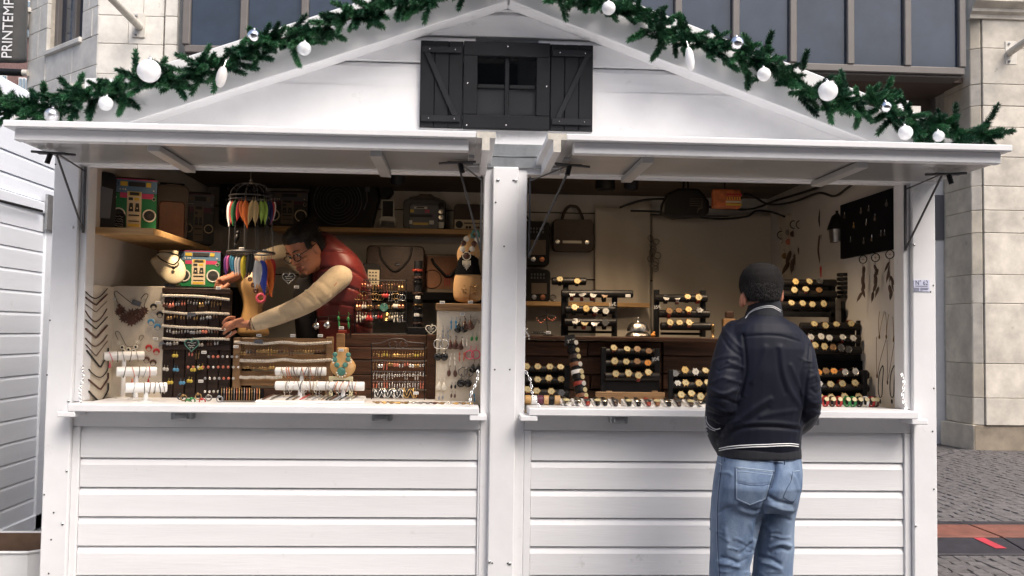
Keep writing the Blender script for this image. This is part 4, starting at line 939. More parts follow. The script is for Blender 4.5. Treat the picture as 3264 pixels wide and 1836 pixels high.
# chalk apple/heart signs
def heart(px, py, Y, s, rim, label, name='heart_slate', stem=True):
    c = pY(px, py, Y); k = sc(Y, px)*s; t = thing(name, label, 'slate sign', (c.x, Y, c.z-k)); pl = []
    for q in range(28):
        a = 2*math.pi*q/28; x = 16*math.sin(a)**3; z = 13*math.cos(a)-5*math.cos(2*a)-2*math.cos(3*a)-math.cos(4*a); pl.append((c.x+x/16*k, c.z+z/16*k+.1*k))
    m = MB(); m.prism(pl, Y, Y+.004); obj('slate', m, 'slate', t)
    m = MB(); m.tube([(x, Y-.001, z) for x, z in pl], .0022 if s < 25 else .003, 6, closed=True); 
    if stem: m.tube([(c.x+.1*k, Y-.001, c.z+.6*k), (c.x+.2*k, Y-.001, c.z+1.15*k)], .002, 5)
    obj('rim', m, rim, t, smooth=True)
    m = MB(); r_ = random.Random(px)
    for row_ in range(3):
        z = c.z+k*(.35-.32*row_); w = k*(.6-.14*row_); n = 9
        m.tube([(c.x-w+2*w*i/n, Y-.0012, z+r_.uniform(-.10, .10)*k) for i in range(n+1)], .0009, 4)
    obj('chalk_scribble', m, 'chalk', t); return t
heart(611, 1101, Ye-.006, 22, 'turquoise', 'apple-shaped slate with pale blue rim on the dark rope rack')
heart(920, 888, .42, 20, 'zinc', 'grey-rimmed heart slate beside the seller')
heart(1374, 1052, .44, 17, 'tag_white', 'white-rimmed heart slate on the brown crate')
# middle crate
mk = thing('pale_crate', 'tan wooden crate strung with pale ropes and hung with earrings', 'crate', (pY(900, 1290, YR).x, YR, BZ))
for (y0, y1, mt) in ((1078, 1122, 'tan_wood'), (1128, 1176, 'tan_wood'), (1184, 1230, 'tan_wood'), (1238, 1292, 'brown_wood')): plank(mk, 762, y0, 1040, y1, YR+.012, .015, mt)
plank(mk, 741, 1076, 766, 1292, YR-.004, .03, 'tan_wood', 'upright'); plank(mk, 1037, 1074, 1060, 1292, YR-.004, .03, 'tan_wood', 'upright')
rope([(748, 1090), (830, 1096), (900, 1091), (970, 1096), (1056, 1091)], YR-.014, 5, mk); rope([(766, 1149), (850, 1151), (905, 1146), (960, 1151), (1054, 1147)], YR-.014, 5.5, mk)
for (a, b) in ((766, 800), (805, 843), (848, 897)): rope([(a, 1202), ((a+b)/2, 1204), (b, 1202)], YR-.014, 5, mk)
randrow([775+17*i for i in range(15)], 1120, YR-.018, ['fan', 'long', 'drop', 'disc'], ['brass_dark', 'silver_dark', 'brass_dark', 'bead_brown', 'gold'], 'bronze drop earring under the upper rope of the tan crate', 'earrings on the tan crate', 1.05)
randrow([785, 805, 830, 838, 852, 866], 1172, YR-.018, ['drop', 'disc'], ['silver', 'brass_dark', 'gold'], 'small earring under the lower rope of the tan crate', 'earrings on the tan crate')
m = MB(); m.pbox(811, 1083, 838, 1095, YR-.022, .002, Matrix.Rotation(.1, 3, 'Y')); tag(obj('chalk_label', m, 'grey_print'), 'little grey chalk label on the top rope of the tan crate', 'label')
m = MB(); m.pbox(597, 996, 623, 1008, YR-.030, .002); tag(obj('chalk_label', m, 'grey_print'), 'little grey chalk label on the second rope of the dark rack', 'label')
# long white bracelet bars in front of the crate
def bars_set(a, b, r, Y, n_, label, grp, post_x, base_y, skip=()):
    base = pY(post_x[0], base_y, Y); t = thing('bracelet_stand', label, 'bracelet stand', (base.x, Y, BZ), 'white bracelet bars')
    _, A, B, R_ = roll(a, b, r, Y, Y, 'acrylic_white', t, 'bar', 20)
    for x in post_x:
        p = pY(x, (a[1]+b[1])/2, Y); m = MB(); m.cyl((p.x, Y, BZ), (p.x, Y, p.z-R_+.003), .013, .009, 14); obj('post', m, 'acrylic_white', t, smooth='auto')
    d = (B-A).normalized(); ms = ['silver_dark', 'bead_brown', 'bead_black', 'silver', 'copper', 'bead_white', 'brass_dark']
    for i in range(n_):
        u = .1+.84*(i+r5.uniform(-.2, .2))/n_
        if any(s0 < u < s1 for s0, s1 in skip): continue
        m = MB(); c = A.lerp(B, u)-Vector((0, 0, .004)); nr = (d+Vector((0, 0, r5.uniform(-.4, .4)))+Vector((0, r5.uniform(-.2, .2), 0))).normalized(); w = r5.uniform(.0012, .0024)
        m.torus(c, R_+.004+w, w, nr, 16, 5); e = c-Vector((0, .004, R_+.008))
        if r5.random() < .6: m.sph(e, .003, 6, 5); m.sph(e-Vector((0, 0, .008)), .0022, 6, 5)
        tag(obj('bracelet', m, r5.choice(ms), None, smooth=True), 'thin bracelet looped round '+grp, 'bracelet', 'bracelets on '+grp)
bars_set((878, 1184), (1040, 1184), 14, .20, 17, 'shorter white bracelet bar crowded with bracelets before the tan crate', 'the shorter white bar', (962,), 1272)
bars_set((878, 1229), (1162, 1231), 14.5, .13, 26, 'long white bracelet bar low on the counter before the tan crate', 'the long white bar', (957, 1094), 1275, ((.2, .25), (.5, .58)))
# white tray with bracelets laid across
tx = lambda x, z, Y: pY(x, 1284, Y)
a0, a1 = pY(812, 1288, .04).x, pY(1164, 1288, .04).x
tr_ = thing('bracelet_tray', 'flat white foam tray of bracelets at the front of the counter', 'tray', ((a0+a1)/2, .1, BZ))
m = MB(); m.loft([[Vector((a0, .02, BZ+.004)), Vector((a1, .02, BZ+.004)), Vector((a1-.01, .19, BZ+.004)), Vector((a0+.05, .19, BZ+.004))], [Vector((a0+.004, .024, BZ+.016)), Vector((a1-.004, .024, BZ+.016)), Vector((a1-.012, .188, BZ+.03)), Vector((a0+.05, .188, BZ+.03))]]); obj('pad', m, 'acrylic_white', tr_, bevel=.004)
for i, x in enumerate((850, 875, 925, 945, 968, 985, 1005, 1020, 1035, 1050, 1062, 1077, 1092, 1110, 1125)):
    p = pY(x, 1282, .08); m = MB(); w = r5.uniform(.003, .006); m.tube([(p.x-.008, .03, BZ+.021), (p.x-.002, .07, BZ+.026), (p.x+.006, .12, BZ+.030), (p.x+.012, .17, BZ+.034)], w, 6, flat=.5)
    mt = r5.choice(['bead_brown', 'bead_black', 'bead_red', 'brass_dark', 'silver_dark', 'bead_grey', 'silver'])
    tag(obj('bracelet', m, mt, None, smooth=True), {'bead_red': 'red', 'bead_black': 'black', 'bead_brown': 'brown', 'brass_dark': 'brass', 'silver_dark': 'dark silver', 'bead_grey': 'grey', 'silver': 'silver'}[mt]+' bracelet strip laid across the white foam tray', 'bracelet', 'bracelets on the foam tray')
# rings / small glasses and bangles on the counter
for i, (x, y, mt) in enumerate(((585, 1268, 'brass_dark'), (612, 1278, 'bead_green'), (632, 1264, 'brass_dark'), (645, 1280, 'bead_red'), (665, 1268, 'silver_dark'), (700, 1272, 'bead_grey'), (600, 1282, 'bead_green'), (575, 1264, 'bead_black'))):
    p = pY(x, y, .10); m = MB(); m.torus((p.x, .10, p.z), .013, .003, (.2, -1, .3), 14, 6); m.sph((p.x, .09, p.z+.012), (.008, .006, .006), 8, 6)
    tag(obj('cocktail_ring', m, mt, None, smooth=True), {'brass_dark': 'brass', 'bead_green': 'green', 'bead_red': 'red', 'silver_dark': 'dark silver', 'bead_grey': 'grey', 'bead_black': 'black'}[mt]+' statement ring on the counter below the dark rope rack', 'ring', 'rings on the counter')
for i in range(16):
    x = 706+8*i; p = pY(x, 1268, .14); m = MB(); m.torus((p.x, .14, BZ+.034), .031, .002, (1, .25, 0), 18, 5)
    mt = ['brass_dark', 'silver_dark', 'copper', 'gold'][i % 4]
    tag(obj('bangle', m, mt, None, smooth=True), 'upright '+{'brass_dark': 'dark brass', 'silver_dark': 'dark silver', 'copper': 'copper', 'gold': 'gold'}[mt]+' bangle in the row under the tan crate', 'bangle', 'bangles in a row')
bangle_roll = MB(); a, b = pY(700, 1262, .14), pY(838, 1262, .14); bangle_roll.cyl((a.x, .14, BZ+.033), (b.x, .14, BZ+.033), .028, .028, 16); tag(obj('bangle_roll', bangle_roll, 'black_felt', None, smooth='auto'), 'dark felt roll holding a row of bangles', 'display roll')
# small busts
def bust_px(name, label, rings, Y, dep, mat, n=20, cat='bust'):
    """rings: (py, xl, xr, depth factor)"""
    m = MB(); RR = []
    for (y, xl, xr, df, *o) in rings:
        c = pY((xl+xr)/2, y, Y + (o[0] if o else 0)); w = abs(xr-xl)/2*sc(Y, xl); RR.append(m.ring(c, Vector((w, 0, 0)), Vector((0, w*df, 0)), n))
    m.loft(RR); b = obj(name, m, mat, None, smooth=True); sb = b.modifiers.new('s', 'SUBSURF'); sb.levels = sb.render_levels = 2
    return tag(b, label, cat) if label else b
def bib_bust(t, px, py, Y, w, h, mat, shoulder=1.0):
    k = sc(Y, px)
    prof = [(0, .5, .7, 0), (-.04, .46, .8, 0), (.10, .42, .9, .0), (.25, .46, .8, -.002), (.40, .72, .55, -.006), (.52, .95, .4, -.012), (.62, 1.0, .38, -.018), (.75, .92, .36, -.024), (.88, .7, .34, -.03), (1.0, .3, .3, -.034)]
    m = MB(); RR = []
    for (v, ww, df, oy) in prof[0:1]+prof[2:]:
        c = pY(px, py+h*v, Y+oy); RR.append(m.ring(c, Vector((w/2*k*ww, 0, 0)), Vector((0, w/2*k*ww*df, 0)), 20))
    m.loft(RR); b = obj('bust_form', m, mat, t, smooth=True); sb = b.modifiers.new('s', 'SUBSURF'); sb.levels = sb.render_levels = 2; return b
t = thing('turquoise_bust', 'small tan bust wearing a chunky turquoise stone necklace', 'bust', (pY(1092, 1205, .26).x, .26, BZ))
bib_bust(t, 1093, 1106, .27, 84, 100, 'skin_plastic')
m = MB(); p = pY(1093, 1205, .27); m.cyl((p.x, .27, BZ), (p.x, .27, p.z+.02), .025, .018, 14); obj('base', m, 'skin_plastic', t)
nk = thing('turquoise_necklace', 'necklace of round turquoise stones and a big pendant on the small bust', 'necklace', tuple(pY(1090, 1205, .22)))
for (x, y, r) in ((1068, 1130, 8), (1067, 1146, 9), (1074, 1163, 8.5), (1110, 1131, 8), (1110, 1145, 8.5), (1100, 1163, 8.5), (1088, 1184, 14)):
    m = MB(); c = pY(x, y, .225); m.sph(c, (r*sc(.22), .008, r*sc(.22)), 12, 8); so = obj('stone', m, 'turquoise', nk, smooth=True)
m = MB()
for (x, y) in [(1058, 1148), (1062, 1156), (1119, 1147), (1118, 1154), (1110, 1158), (1076, 1196), (1083, 1201), (1091, 1202), (1099, 1198), (1103, 1190), (1073, 1188)]: m.sph(pY(x, y, .218), .0045, 7, 5)
obj('pearls', m, 'bead_white', nk, smooth=True)
fr = thing('jewellery_frame', 'cream picture frame of dark pendants behind the long white bar', 'frame', tuple(pY(1085, 1285, .24)))
m = MB(); m.pbox(1048, 1200, 1124, 1212, .235, .015); m.pbox(1048, 1212.5, 1060, 1284, .235, .015); m.pbox(1112, 1212.5, 1124, 1284, .235, .015); obj('border', m, 'card_frame', fr, bevel=.002)
m = MB(); m.pbox(1059, 1211, 1113, 1284, .246, .004); bk = obj('backing', m, 'black_felt', fr)
for i in range(12):
    m = MB(); m.sph(pY(1066+8*(i % 6), 1248+14*(i//6)+r5.uniform(-4, 4), .240), .005, 7, 5); obj('pendant', m, r5.choice(['silver', 'silver_dark', 'bead_white']), bk, smooth=True)
# brown crate with iron rack
kk = thing('brown_crate', 'dark brown plank crate standing behind the iron earring rack', 'crate', (pY(1230, 1290, .44).x, .44, BZ))
for (y0, y1) in ((1066, 1106), (1108, 1146), (1150, 1194), (1197, 1240), (1243, 1292)): plank(kk, 1096, y0, 1360, y1, .45, .015, 'brown_wood')
plank(kk, 1069, 1063, 1096, 1292, .43, .03, 'tan_wood', 'upright'); plank(kk, 1360, 1066, 1388, 1292, .43, .03, 'brown_wood', 'upright'); plank(kk, 1076, 1052, 1104, 1063, .44, .03, 'red_leather', 'block')
ir = thing('iron_earring_rack', 'wrought iron earring rack with scrolled top before the brown crate', 'earring rack', (pY(1268, 1262, .38).x, .38, BZ))
YI = .38; w = lambda L: [pY(x, y, YI) for x, y in L]; [obj('side_rod', MB().tube(w([(x, 1285), (x, 1092)]), .0025, 6), 'black', ir) for x in (1184, 1353)]
for y in (1111, 1149, 1184, 1216):
    m = MB(); m.tube(w([(1184, y), (1353, y+2)]), .002, 6); obj('crossbar', m, 'dark_steel', ir)
m = MB()
z6 = lambda L: [(1050+x/3.293, 880+y/3.293) for x, y in L]
m.tube(w(smoothpath(z6([(440, 710), (540, 700), (620, 670), (690, 655), (770, 660), (830, 690), (1000, 705)]))), .002, 6)
m.tube(w(smoothpath(z6([(640, 690), (625, 720), (655, 755), (700, 745), (705, 700), (680, 685)]))), .0018, 6); m.tube(w(smoothpath(z6([(790, 690), (815, 720), (785, 755), (745, 745), (740, 700), (760, 685)]))), .0018, 6); obj('scroll', m, 'dark_steel', ir)
for y, ks, ms, lb in ((1132, ['disc', 'drop'], ['gold', 'brass_dark', 'bead_yellow'], 'gold earring on the top bar of the iron rack'), (1164, ['drop', 'long', 'disc'], ['silver', 'bead_coral', 'brass_dark', 'silver'], 'earring on the second bar of the iron rack'), (1196, ['long', 'drop'], ['silver', 'dial_white', 'silver'], 'silver drop earring on the third bar of the iron rack'), (1226, ['long'], ['silver', 'silver', 'dial_white', 'bead_coral'], 'long silver earring on the lowest bar of the iron rack')):
    randrow([1196+16.5*i for i in range(10)], y, YI-.006, ks, ms, lb, 'earrings on the iron rack', 1.0)
t = thing('cuff_roll', 'black roll of pierced silver and gold cuff bracelets on the counter', 'display roll', (pY(1255, 1270, .2).x, .2, BZ))
_, A, B, R_ = roll((1190, 1253), (1322, 1252), 15, .2, .2, 'black_leather', t, 'core')
for i, (u0, u1, mt) in enumerate(((.05, .27, 'silver'), (.29, .5, 'silver'), (.52, .72, 'silver'), (.74, .97, 'gold'))):
    m = MB(); a, b = A.lerp(B, u0), A.lerp(B, u1)
    for q in range(6):
        m.torus(a.lerp(b, q/5), R_+.002, .0018, (1, .5*(-1)**q, .4*(-1)**(q//2)), 18, 5)
    m.torus(a, R_+.002, .0022, (1, 0, 0), 18, 5); m.torus(b, R_+.002, .0022, (1, 0, 0), 18, 5)
    tag(obj('cuff_bracelet', m, mt, None, smooth=True), ('gold' if mt == 'gold' else 'silver')+' pierced cuff bracelet on the black counter roll', 'bracelet', 'cuff bracelets on the counter roll')
for i in range(14):
    x = 1195+23*i; p = pY(x, 1282, .06); m = MB(); a = r5.uniform(0, 3); m.torus((p.x, .06+r5.uniform(0, .04), BZ+.007), r5.uniform(.008, .016), .003, (.2, .1, 1), 12, 5); m.sph((p.x+.010, .07, BZ+.008), (.012, .014, .006), 7, 5)
    mt = r5.choice(['silver_dark', 'brass_dark', 'bead_black', 'gold', 'bead_brown', 'silver']); tag(obj('cocktail_ring', m, mt, None, smooth=True), {'silver_dark': 'dark silver', 'brass_dark': 'brass', 'bead_black': 'black', 'gold': 'gold', 'bead_brown': 'brown', 'silver': 'silver'}[mt]+' ring lying on the counter edge near the iron rack', 'ring', 'rings lying by the iron rack')
# black wire rack with tiers
bk = thing('wire_earring_rack', 'tall black wire rack of mixed earrings on top of the brown crate', 'earring rack', tuple(pY(1212, 1064, .55)))
YW = .55; w = lambda L: [pY(x, y, YW) for x, y in L]
[obj('side_rod', MB().tube(w(L_), .003, 6), 'black', bk) for L_ in ([(1131, 1063), (1131, 890)], [(1295, 1063), (1295, 890)], [(1125, 1064), (1300, 1064)])]
for y in (893, 929, 958, 992, 1024):
    m = MB(); m.tube(w([(1131, y), (1295, y+1)]), .0024, 6); obj('crossbar', m, 'black', bk)
for y, ks, ms, lb in ((912, ['fan', 'long', 'drop'], ['copper', 'bead_brown', 'brass_dark', 'bead_white'], 'dangling earring on the top bar of the black wire rack'), (944, ['hoop', 'long', 'disc'], ['silver', 'bead_red', 'bead_brown', 'brass_dark', 'silver_dark', 'brass_dark'], 'earring on the second bar of the black wire rack'), (978, ['disc', 'drop', 'fan'], ['bead_brown', 'copper', 'brass_dark', 'bead_white', 'bead_brown'], 'earring on the third bar of the black wire rack'), (1010, ['drop', 'fan', 'long'], ['brass_dark', 'bead_brown', 'bead_white', 'silver', 'bead_red'], 'earring on the lowest bar of the black wire rack')):
    randrow([1143+17*i for i in range(9)], y, YW-.006, ks, ms, lb, 'earrings on the black wire rack', 1.3)
for (x, y, mt, lb) in ((1224, 980, 'turquoise', 'round turquoise disc brooch on the black wire rack'), (1233, 1010, 'gold', 'gold spiral disc brooch on the black wire rack')):
    m = MB(); p = pY(x, y, YW-.01); m.lathe([(.002, -.002), (.021, -.002), (.021, .002), (.002, .002)], p, 18, (0, 1, 0))
    for q in range(3): m.torus(p+Vector((0, -.003, 0)), .006+.006*q, .0015, (0, 1, 0), 16, 5)
    tag(obj('disc_brooch', m, mt, None, smooth='auto'), lb, 'brooch')
t = thing('bracelet_tower', 'black upright roll of leather bracelets beside the wire rack', 'bracelet tower', tuple(pY(1330, 1064, .55)))
m = MB(); p = pY(1330, 1064, .55); q_ = pY(1334, 832, .55); m.cyl(p, q_, .024, .022, 18); obj('pole', m, 'black', t, smooth='auto'); m = MB(); m.pbox(1298, 1043, 1361, 1066, .52, .06); obj('foot', m, 'black', t, bevel=.003)
for i, (y, mt) in enumerate(((862, 'red_leather'), (885, 'brown_leather'), (900, 'black_leather'), (935, 'brown_leather'), (972, 'brass_dark'), (985, 'black_leather'), (1005, 'silver_dark'), (1030, 'brown_leather'))):
    p = pY(1332, y, .55); m = MB(); m.lathe([(.0235, -.006), (.0285, -.005), (.0285, .005), (.0235, .006)], p, 18, hollow=True); m.sph(p+Vector((-.01+.02*(i % 2), -.029, 0)), (.007, .003, .005), 8, 5)
    tag(obj('leather_bracelet', m, mt, None, smooth='auto'), {'red_leather': 'red', 'brown_leather': 'brown', 'black_leather': 'black', 'brass_dark': 'bronze', 'silver_dark': 'silvery'}[mt]+' wrap bracelet around the black upright roll', 'bracelet', 'bracelets on the upright roll')
# linen earring board by the post
eb = thing('earring_board', 'pale linen board of earrings with wooden top rail beside the centre post', 'display board', (pY(1462, 1285, .30).x, .3, BZ))
m = MB(); m.pbox(1391, 990, 1536, 1290, .30, .02); obj('panel', m, 'linen', eb, bevel=.003); m = MB(); m.pbox(1389, 967, 1536, 990, .285, .16); obj('top_rail', m, 'tan_wood', eb, bevel=.004)
pairs([(1446, 1028, 'long', 'bead_blue', 1.1), (1471, 1038, 'fan', 'bead_black', 1.4), (1490, 1030, 'fan', 'bead_brown', 1.4), (1514, 1025, 'hoop', 'silver_dark', .8), (1420, 1058, 'long', 'bead_grey', 1.2), (1407, 1092, 'hoop', 'silver', 1.5), (1443, 1092, 'fan', 'bead_brown', 1.3), (1460, 1094, 'fan', 'bead_brown', 1.3), (1482, 1085, 'long', 'bead_white', 1.0), (1511, 1080, 'drop', 'bead_green', 1.1), (1406, 1135, 'disc', 'bead_black', 1.7), (1442, 1145, 'long', 'bead_white', 1.1), (1472, 1130, 'long', 'bead_coral', 1.1), (1507, 1125, 'hoop', 'bead_pink', 1.4), (1441, 1190, 'drop', 'bead_brown', 1.6), (1484, 1180, 'hoop', 'silver_dark', 1.5), (1517, 1168, 'fan', 'bead_black', 1.3), (1407, 1225, 'fan', 'bead_white', 1.2), (1445, 1232, 'drop', 'bead_black', .9), (1481, 1221, 'disc', 'bead_black', 1.7), (1405, 1268, 'drop', 'bead_grey', .9), (1444, 1262, 'drop', 'bead_brown', .9), (1505, 1262, 'long', 'bead_blue', 1.0)], .292, 'earring pinned to the pale linen board beside the centre post', 'earrings on the linen board by the post', 1.35, 13)
# mannequin with bold necklaces above the board
t = thing('half_mannequin', 'tan half mannequin wearing black and ivory necklaces above the linen board', 'mannequin', tuple(pY(1490, 968, .40)))
rg = [(968, 1446, 1536, .55), (930, 1443, 1538, .58), (895, 1445, 1536, .6), (868, 1452, 1530, .6), (845, 1462, 1522, .62), (820, 1455, 1528, .58), (795, 1456, 1532, .55), (775, 1474, 1522, .55), (762, 1486, 1512, .7), (745, 1490, 1508, .8)]
o = bust_px('torso', None, rg, .40, 1, 'mannequin_tan'); tl = WL[o.name]; o.parent = t; o.location = tl - WL[t.name]
m = MB(); RR = []
for (y, xl, xr, df) in [(876, 1448, 1534, .62), (860, 1453, 1530, .63), (840, 1459, 1526, .66), (815, 1458, 1526, .62), (790, 1470, 1524, .6)]:
    c = pY((xl+xr)/2, y, .40); w_ = abs(xr-xl)/2*sc(.4); RR.append(m.ring(c, Vector((w_, 0, 0)), Vector((0, w_*df, 0)), 20))
m.loft(RR, False); to_ = obj('black_wrap', m, 'black_felt', t, smooth=True)
nk = thing('ivory_necklace', 'bold black necklace with ivory discs and fringed pendant on the half mannequin', 'necklace', tuple(pY(1488, 868, .33)))
z5 = lambda L: [(1100+x/3.814, 500+y/3.814) for x, y in L]
m = MB(); m.tube([pY(x, y, .345) for x, y in smoothpath(z5([(1480, 1000), (1440, 1060), (1420, 1120), (1470, 1180), (1540, 1120), (1580, 1060), (1610, 1000)]))], .006, 6); obj('strand', m, 'bead_black', nk, smooth=True)
for (x, y) in z5([(1475, 998), (1605, 1005), (1428, 1120), (1543, 1118)]):
    m = MB(); c = pY(x, y, .338); m.lathe([(.002, -.003), (.010, -.003), (.013, 0), (.010, .003)], c, 16, (0, 1, 0)); m.torus(c, .0115, .0028, (0, 1, 0), 14, 6); obj('disc', m, 'bead_white', nk, smooth=True)
for (x, y) in z5([(1440, 1050), (1568, 1055), (1478, 1205)]):
    m = MB(); c = pY(x, y, .336); m.sph(c, (.014, .006, .014), 12, 8); obj('stone', m, 'bead_brown', nk, smooth=True)
m = MB(); c = pY(*z5([(1478, 1205)])[0], .334); 
for q in range(20): m.sph(c+Vector((.019*math.cos(q*.314), 0, .019*math.sin(q*.314))), .0028, 6, 5)
for q in range(7): m.tube([c+Vector((-.018+.006*q, -.002, -.022)), c+Vector((-.018+.006*q, -.002, -.045-.008*(3-abs(q-3))))], .0022, 5)
obj('fringe', m, 'bead_white', nk, smooth=True)
m = MB()
for q in range(26): m.sph(pY(1515+13*math.cos(q*.8)+rnd.uniform(-4, 4), 746+10*math.sin(q*.8)+rnd.uniform(-3, 3), .34), .006, 6, 5)
tag(obj('bead_cluster', m, 'turquoise', None, smooth=True), 'cluster of turquoise beads round the half mannequin neck', 'necklace')
m = MB(); p = pY(1497, 962, .36); m.tube([p, pY(1499, 912, .36)], .0015, 5); m.tube([pY(x, y, .36) for x, y in smoothpath([(1478, 908), (1486, 917), (1499, 912), (1512, 916), (1520, 907)])], .0014, 5)
for q in range(14): m.sph(pY(1478+rnd.uniform(-8, 10), 925+rnd.uniform(-6, 10), .36), .003, 5, 4); m.sph(pY(1516+rnd.uniform(-6, 6), 925+rnd.uniform(-6, 20), .36), .003, 5, 4)
tag(obj('earring_tree', m, 'brass_dark', None), 'tiny dark earring tree with dangling earrings before the half mannequin', 'earring stand')
for (x, y, Y, l) in ((1410, 964, .28, 'price tag on the wooden rail of the linen board'), (1500, 963, .28, 'price tag under the half mannequin'), (1474, 1001, .296, 'price tag pinned at the top of the linen board'), (1332, 948, .51, 'price tag on the upright bracelet roll'), (1328, 1004, .51, 'lower price tag on the upright bracelet roll'), (1326, 1253, .17, 'price tag at the end of the cuff roll'), (825, 1069, .36, 'price tag on the tan crate beside the seller hand'), (933, 1070, .36, 'price tag midway on the tan crate edge'), (1021, 1070, .36, 'price tag at the end of the tan crate edge'), (1088, 1045, .42, 'price tag below the green bottle earrings'), (1087, 1116, .22, 'price tag on the neck of the turquoise bust'), (752, 1105, .34, 'price tag at the corner of the dark rope rack'), (696, 918, .33, 'price tag on top of the dark rope rack'), (770, 793, .30, 'price tag on the feather cage ring'), (845, 800, .30, 'second price tag on the feather cage ring'), (945, 915, .40, 'price tag below the grey heart slate'), (360, 953, .35, 'faint price tag left of the leaf necklace'), (503, 965, .35, 'price tag above the black fan earrings'), (495, 1080, .35, 'price tag above the red fan earrings'), (640, 1215, .32, 'price tag low on the dark rope rack'), (650, 1123, .32, 'price tag on the middle of the dark rope rack'), (1268, 843, 1.6, 'price tag on the big brown bag')): tags(x, y, Y, l)
# green bottle and coin earrings on a stand behind the crate
for (x, y, kind, mt, lb) in ((1080, 1018, 'long', 'bead_green', 'green glass bottle earring above the tan crate'), (1110, 1020, 'long', 'bead_green', 'green glass bottle earring above the tan crate'), (1008, 1038, 'disc', 'silver', 'round coin earring above the tan crate'), (1042, 1035, 'disc', 'silver', 'round coin earring above the tan crate')):
    earring(kind, mt, pY(x, y, .44), lb, 'earrings hanging above the tan crate', 2.0)
m = MB(); m.tube([pY(985, 1012, .446), pY(1120, 1004, .446)], .0025, 6); m.tube([pY(990, 1080, .446), pY(990, 1012, .446)], .0025, 6); m.tube([pY(1118, 1075, .446), pY(1118, 1004, .446)], .0025, 6); tag(obj('earring_bar', m, 'black', None), 'thin black bar with bottle earrings behind the tan crate', 'earring stand')
# ------------------------------------------------------------------ feather cage
CY = .36; cc = pY(800, 800, CY)
cg = thing('feather_cage', 'black wire birdcage stand hung with coloured feather earrings', 'birdcage', tuple(pY(800, 806, CY)))
k = sc(CY, 800); ctr = lambda y: pY(800, y, CY)
def ringc(y, r): return ctr(y), r*k
m = MB(); m.tube([ctr(545), ctr(572)], .0015, 5); m.sph(ctr(575), .007, 10, 7); m.sph(ctr(583), (.016, .016, .006), 12, 6); obj('finial', m, 'silver_dark', cg, smooth=True)
for i in range(12):
    a = 2*math.pi*i/12; m = MB(); pts = []
    for (y, r) in ((584, 10), (586, 30), (592, 46), (603, 58), (618, 65), (640, 67), (700, 67), (806, 72)):
        c = ctr(y); pts.append(c+Vector((math.cos(a)*r*k, math.sin(a)*r*k, 0)))
    m.tube(pts, .0013, 4); obj('wire', m, 'dark_steel', cg)
for (y, r, h) in ((628, 67, .004), (640, 68, .002), (806, 73, .006)):
    c, R_ = ringc(y, r); m = MB(); m.torus(c, R_, h, (0, 0, 1), 36, 6); obj('hoop', m, 'dark_steel', cg, smooth=True)
b = MB(); p = pY(755, 760, CY); b.sph(p, (.012, .014, .026), 10, 8, Matrix.Rotation(.25, 3, 'Y')); b.sph(p+Vector((.006, -.004, .028)), .011, 10, 7); b.lathe([(.004, 0), (.001, .012)], p+Vector((.014, -.006, .029)), 6, (1, 0, -.1)); b.tube([p+Vector((-.004, 0, -.02)), p+Vector((-.012, 0, -.055))], [.006, .003], 6)
tag(obj('toy_bird', b, 'black', None, smooth=True), 'little black bird ornament perched inside the birdcage', 'ornament')
def feather_mesh(seed, col):
    r_ = random.Random(seed); m = MB(); n = 8; L = .075; bend = r_.uniform(-.008, .008)
    def fn(u, v):
        w = .0105*math.sin(math.pi*min(1, .08+.92*v**.75))**.8*(1.0 if v < .8 else (1-v)*5*.9+.1); x = (u-.5)*2*w + bend*v*v; return Vector((x, -.004*(1-(2*u-1)**2), -L*v))
    m.surf(fn, 4, n); m.tube([(0, 0, .012), (0, 0, 0), (bend, 0, -L)], .0006, 4); return get_mesh('feather_earring', m, 'feather_'+col, True)
FM = {}
def feather(px, py, Y, col, s, lab, grp, rz=0., tilt=0.):
    if col not in FM: FM[col] = feather_mesh(hash(col) % 97 if False else len(FM)+3, col)
    o = mesh_obj('feather_earring', FM[col], pY(px, py, Y), None, (0, tilt, rz)); o.scale = (s,)*3; tag(o, col+' feather earring hanging from the '+lab, 'feather earring', grp)
for (x, col, s) in ((735, 'white', 1.1), (742, 'red', 1.0), (750, 'green', 1.1), (764, 'red', .9), (770, 'orange', .9), (783, 'orange', 1.25), (805, 'buff', 1.1), (814, 'buff', 1.1), (832, 'lime', 1.0), (843, 'lime', 1.05), (855, 'navy', 1.0), (862, 'navy', 1.0), (870, 'red', 1.0), (875, 'white', .8)):
    dx = (x-800)/76.; Yf = CY-.105*math.sqrt(max(0, 1-dx*dx)); feather(x, 640 + (abs(dx)**2)*4, Yf, col, s*1.45, 'upper hoop of the birdcage', 'feather earrings on the birdcage', -dx*.6, rnd.uniform(-.12, .12))
for (x, y, col, s) in ((722, 822, 'violet', 1.0), (730, 820, 'pink', .8), (738, 820, 'sky', .8), (745, 824, 'sky', .9), (756, 824, 'white', .9), (764, 826, 'white', .9), (778, 822, 'yellow', 1.2), (796, 815, 'black', 1.1), (804, 815, 'black', 1.1), (816, 835, 'white', 1.4), (824, 838, 'white', 1.3), (834, 836, 'royal', 1.7), (842, 840, 'royal', 1.5), (852, 834, 'orange', 1.2), (858, 836, 'orange', 1.8), (866, 832, 'red', 1.8), (872, 836, 'red', 1.2)):
    dx = (x-798)/78.; Yf = CY-.11*math.sqrt(max(0, 1-dx*dx)); feather(x, y-6, Yf, col, s*1.3, 'lower hoop of the birdcage', 'feather earrings on the birdcage', -dx*.6, rnd.uniform(-.1, .1))
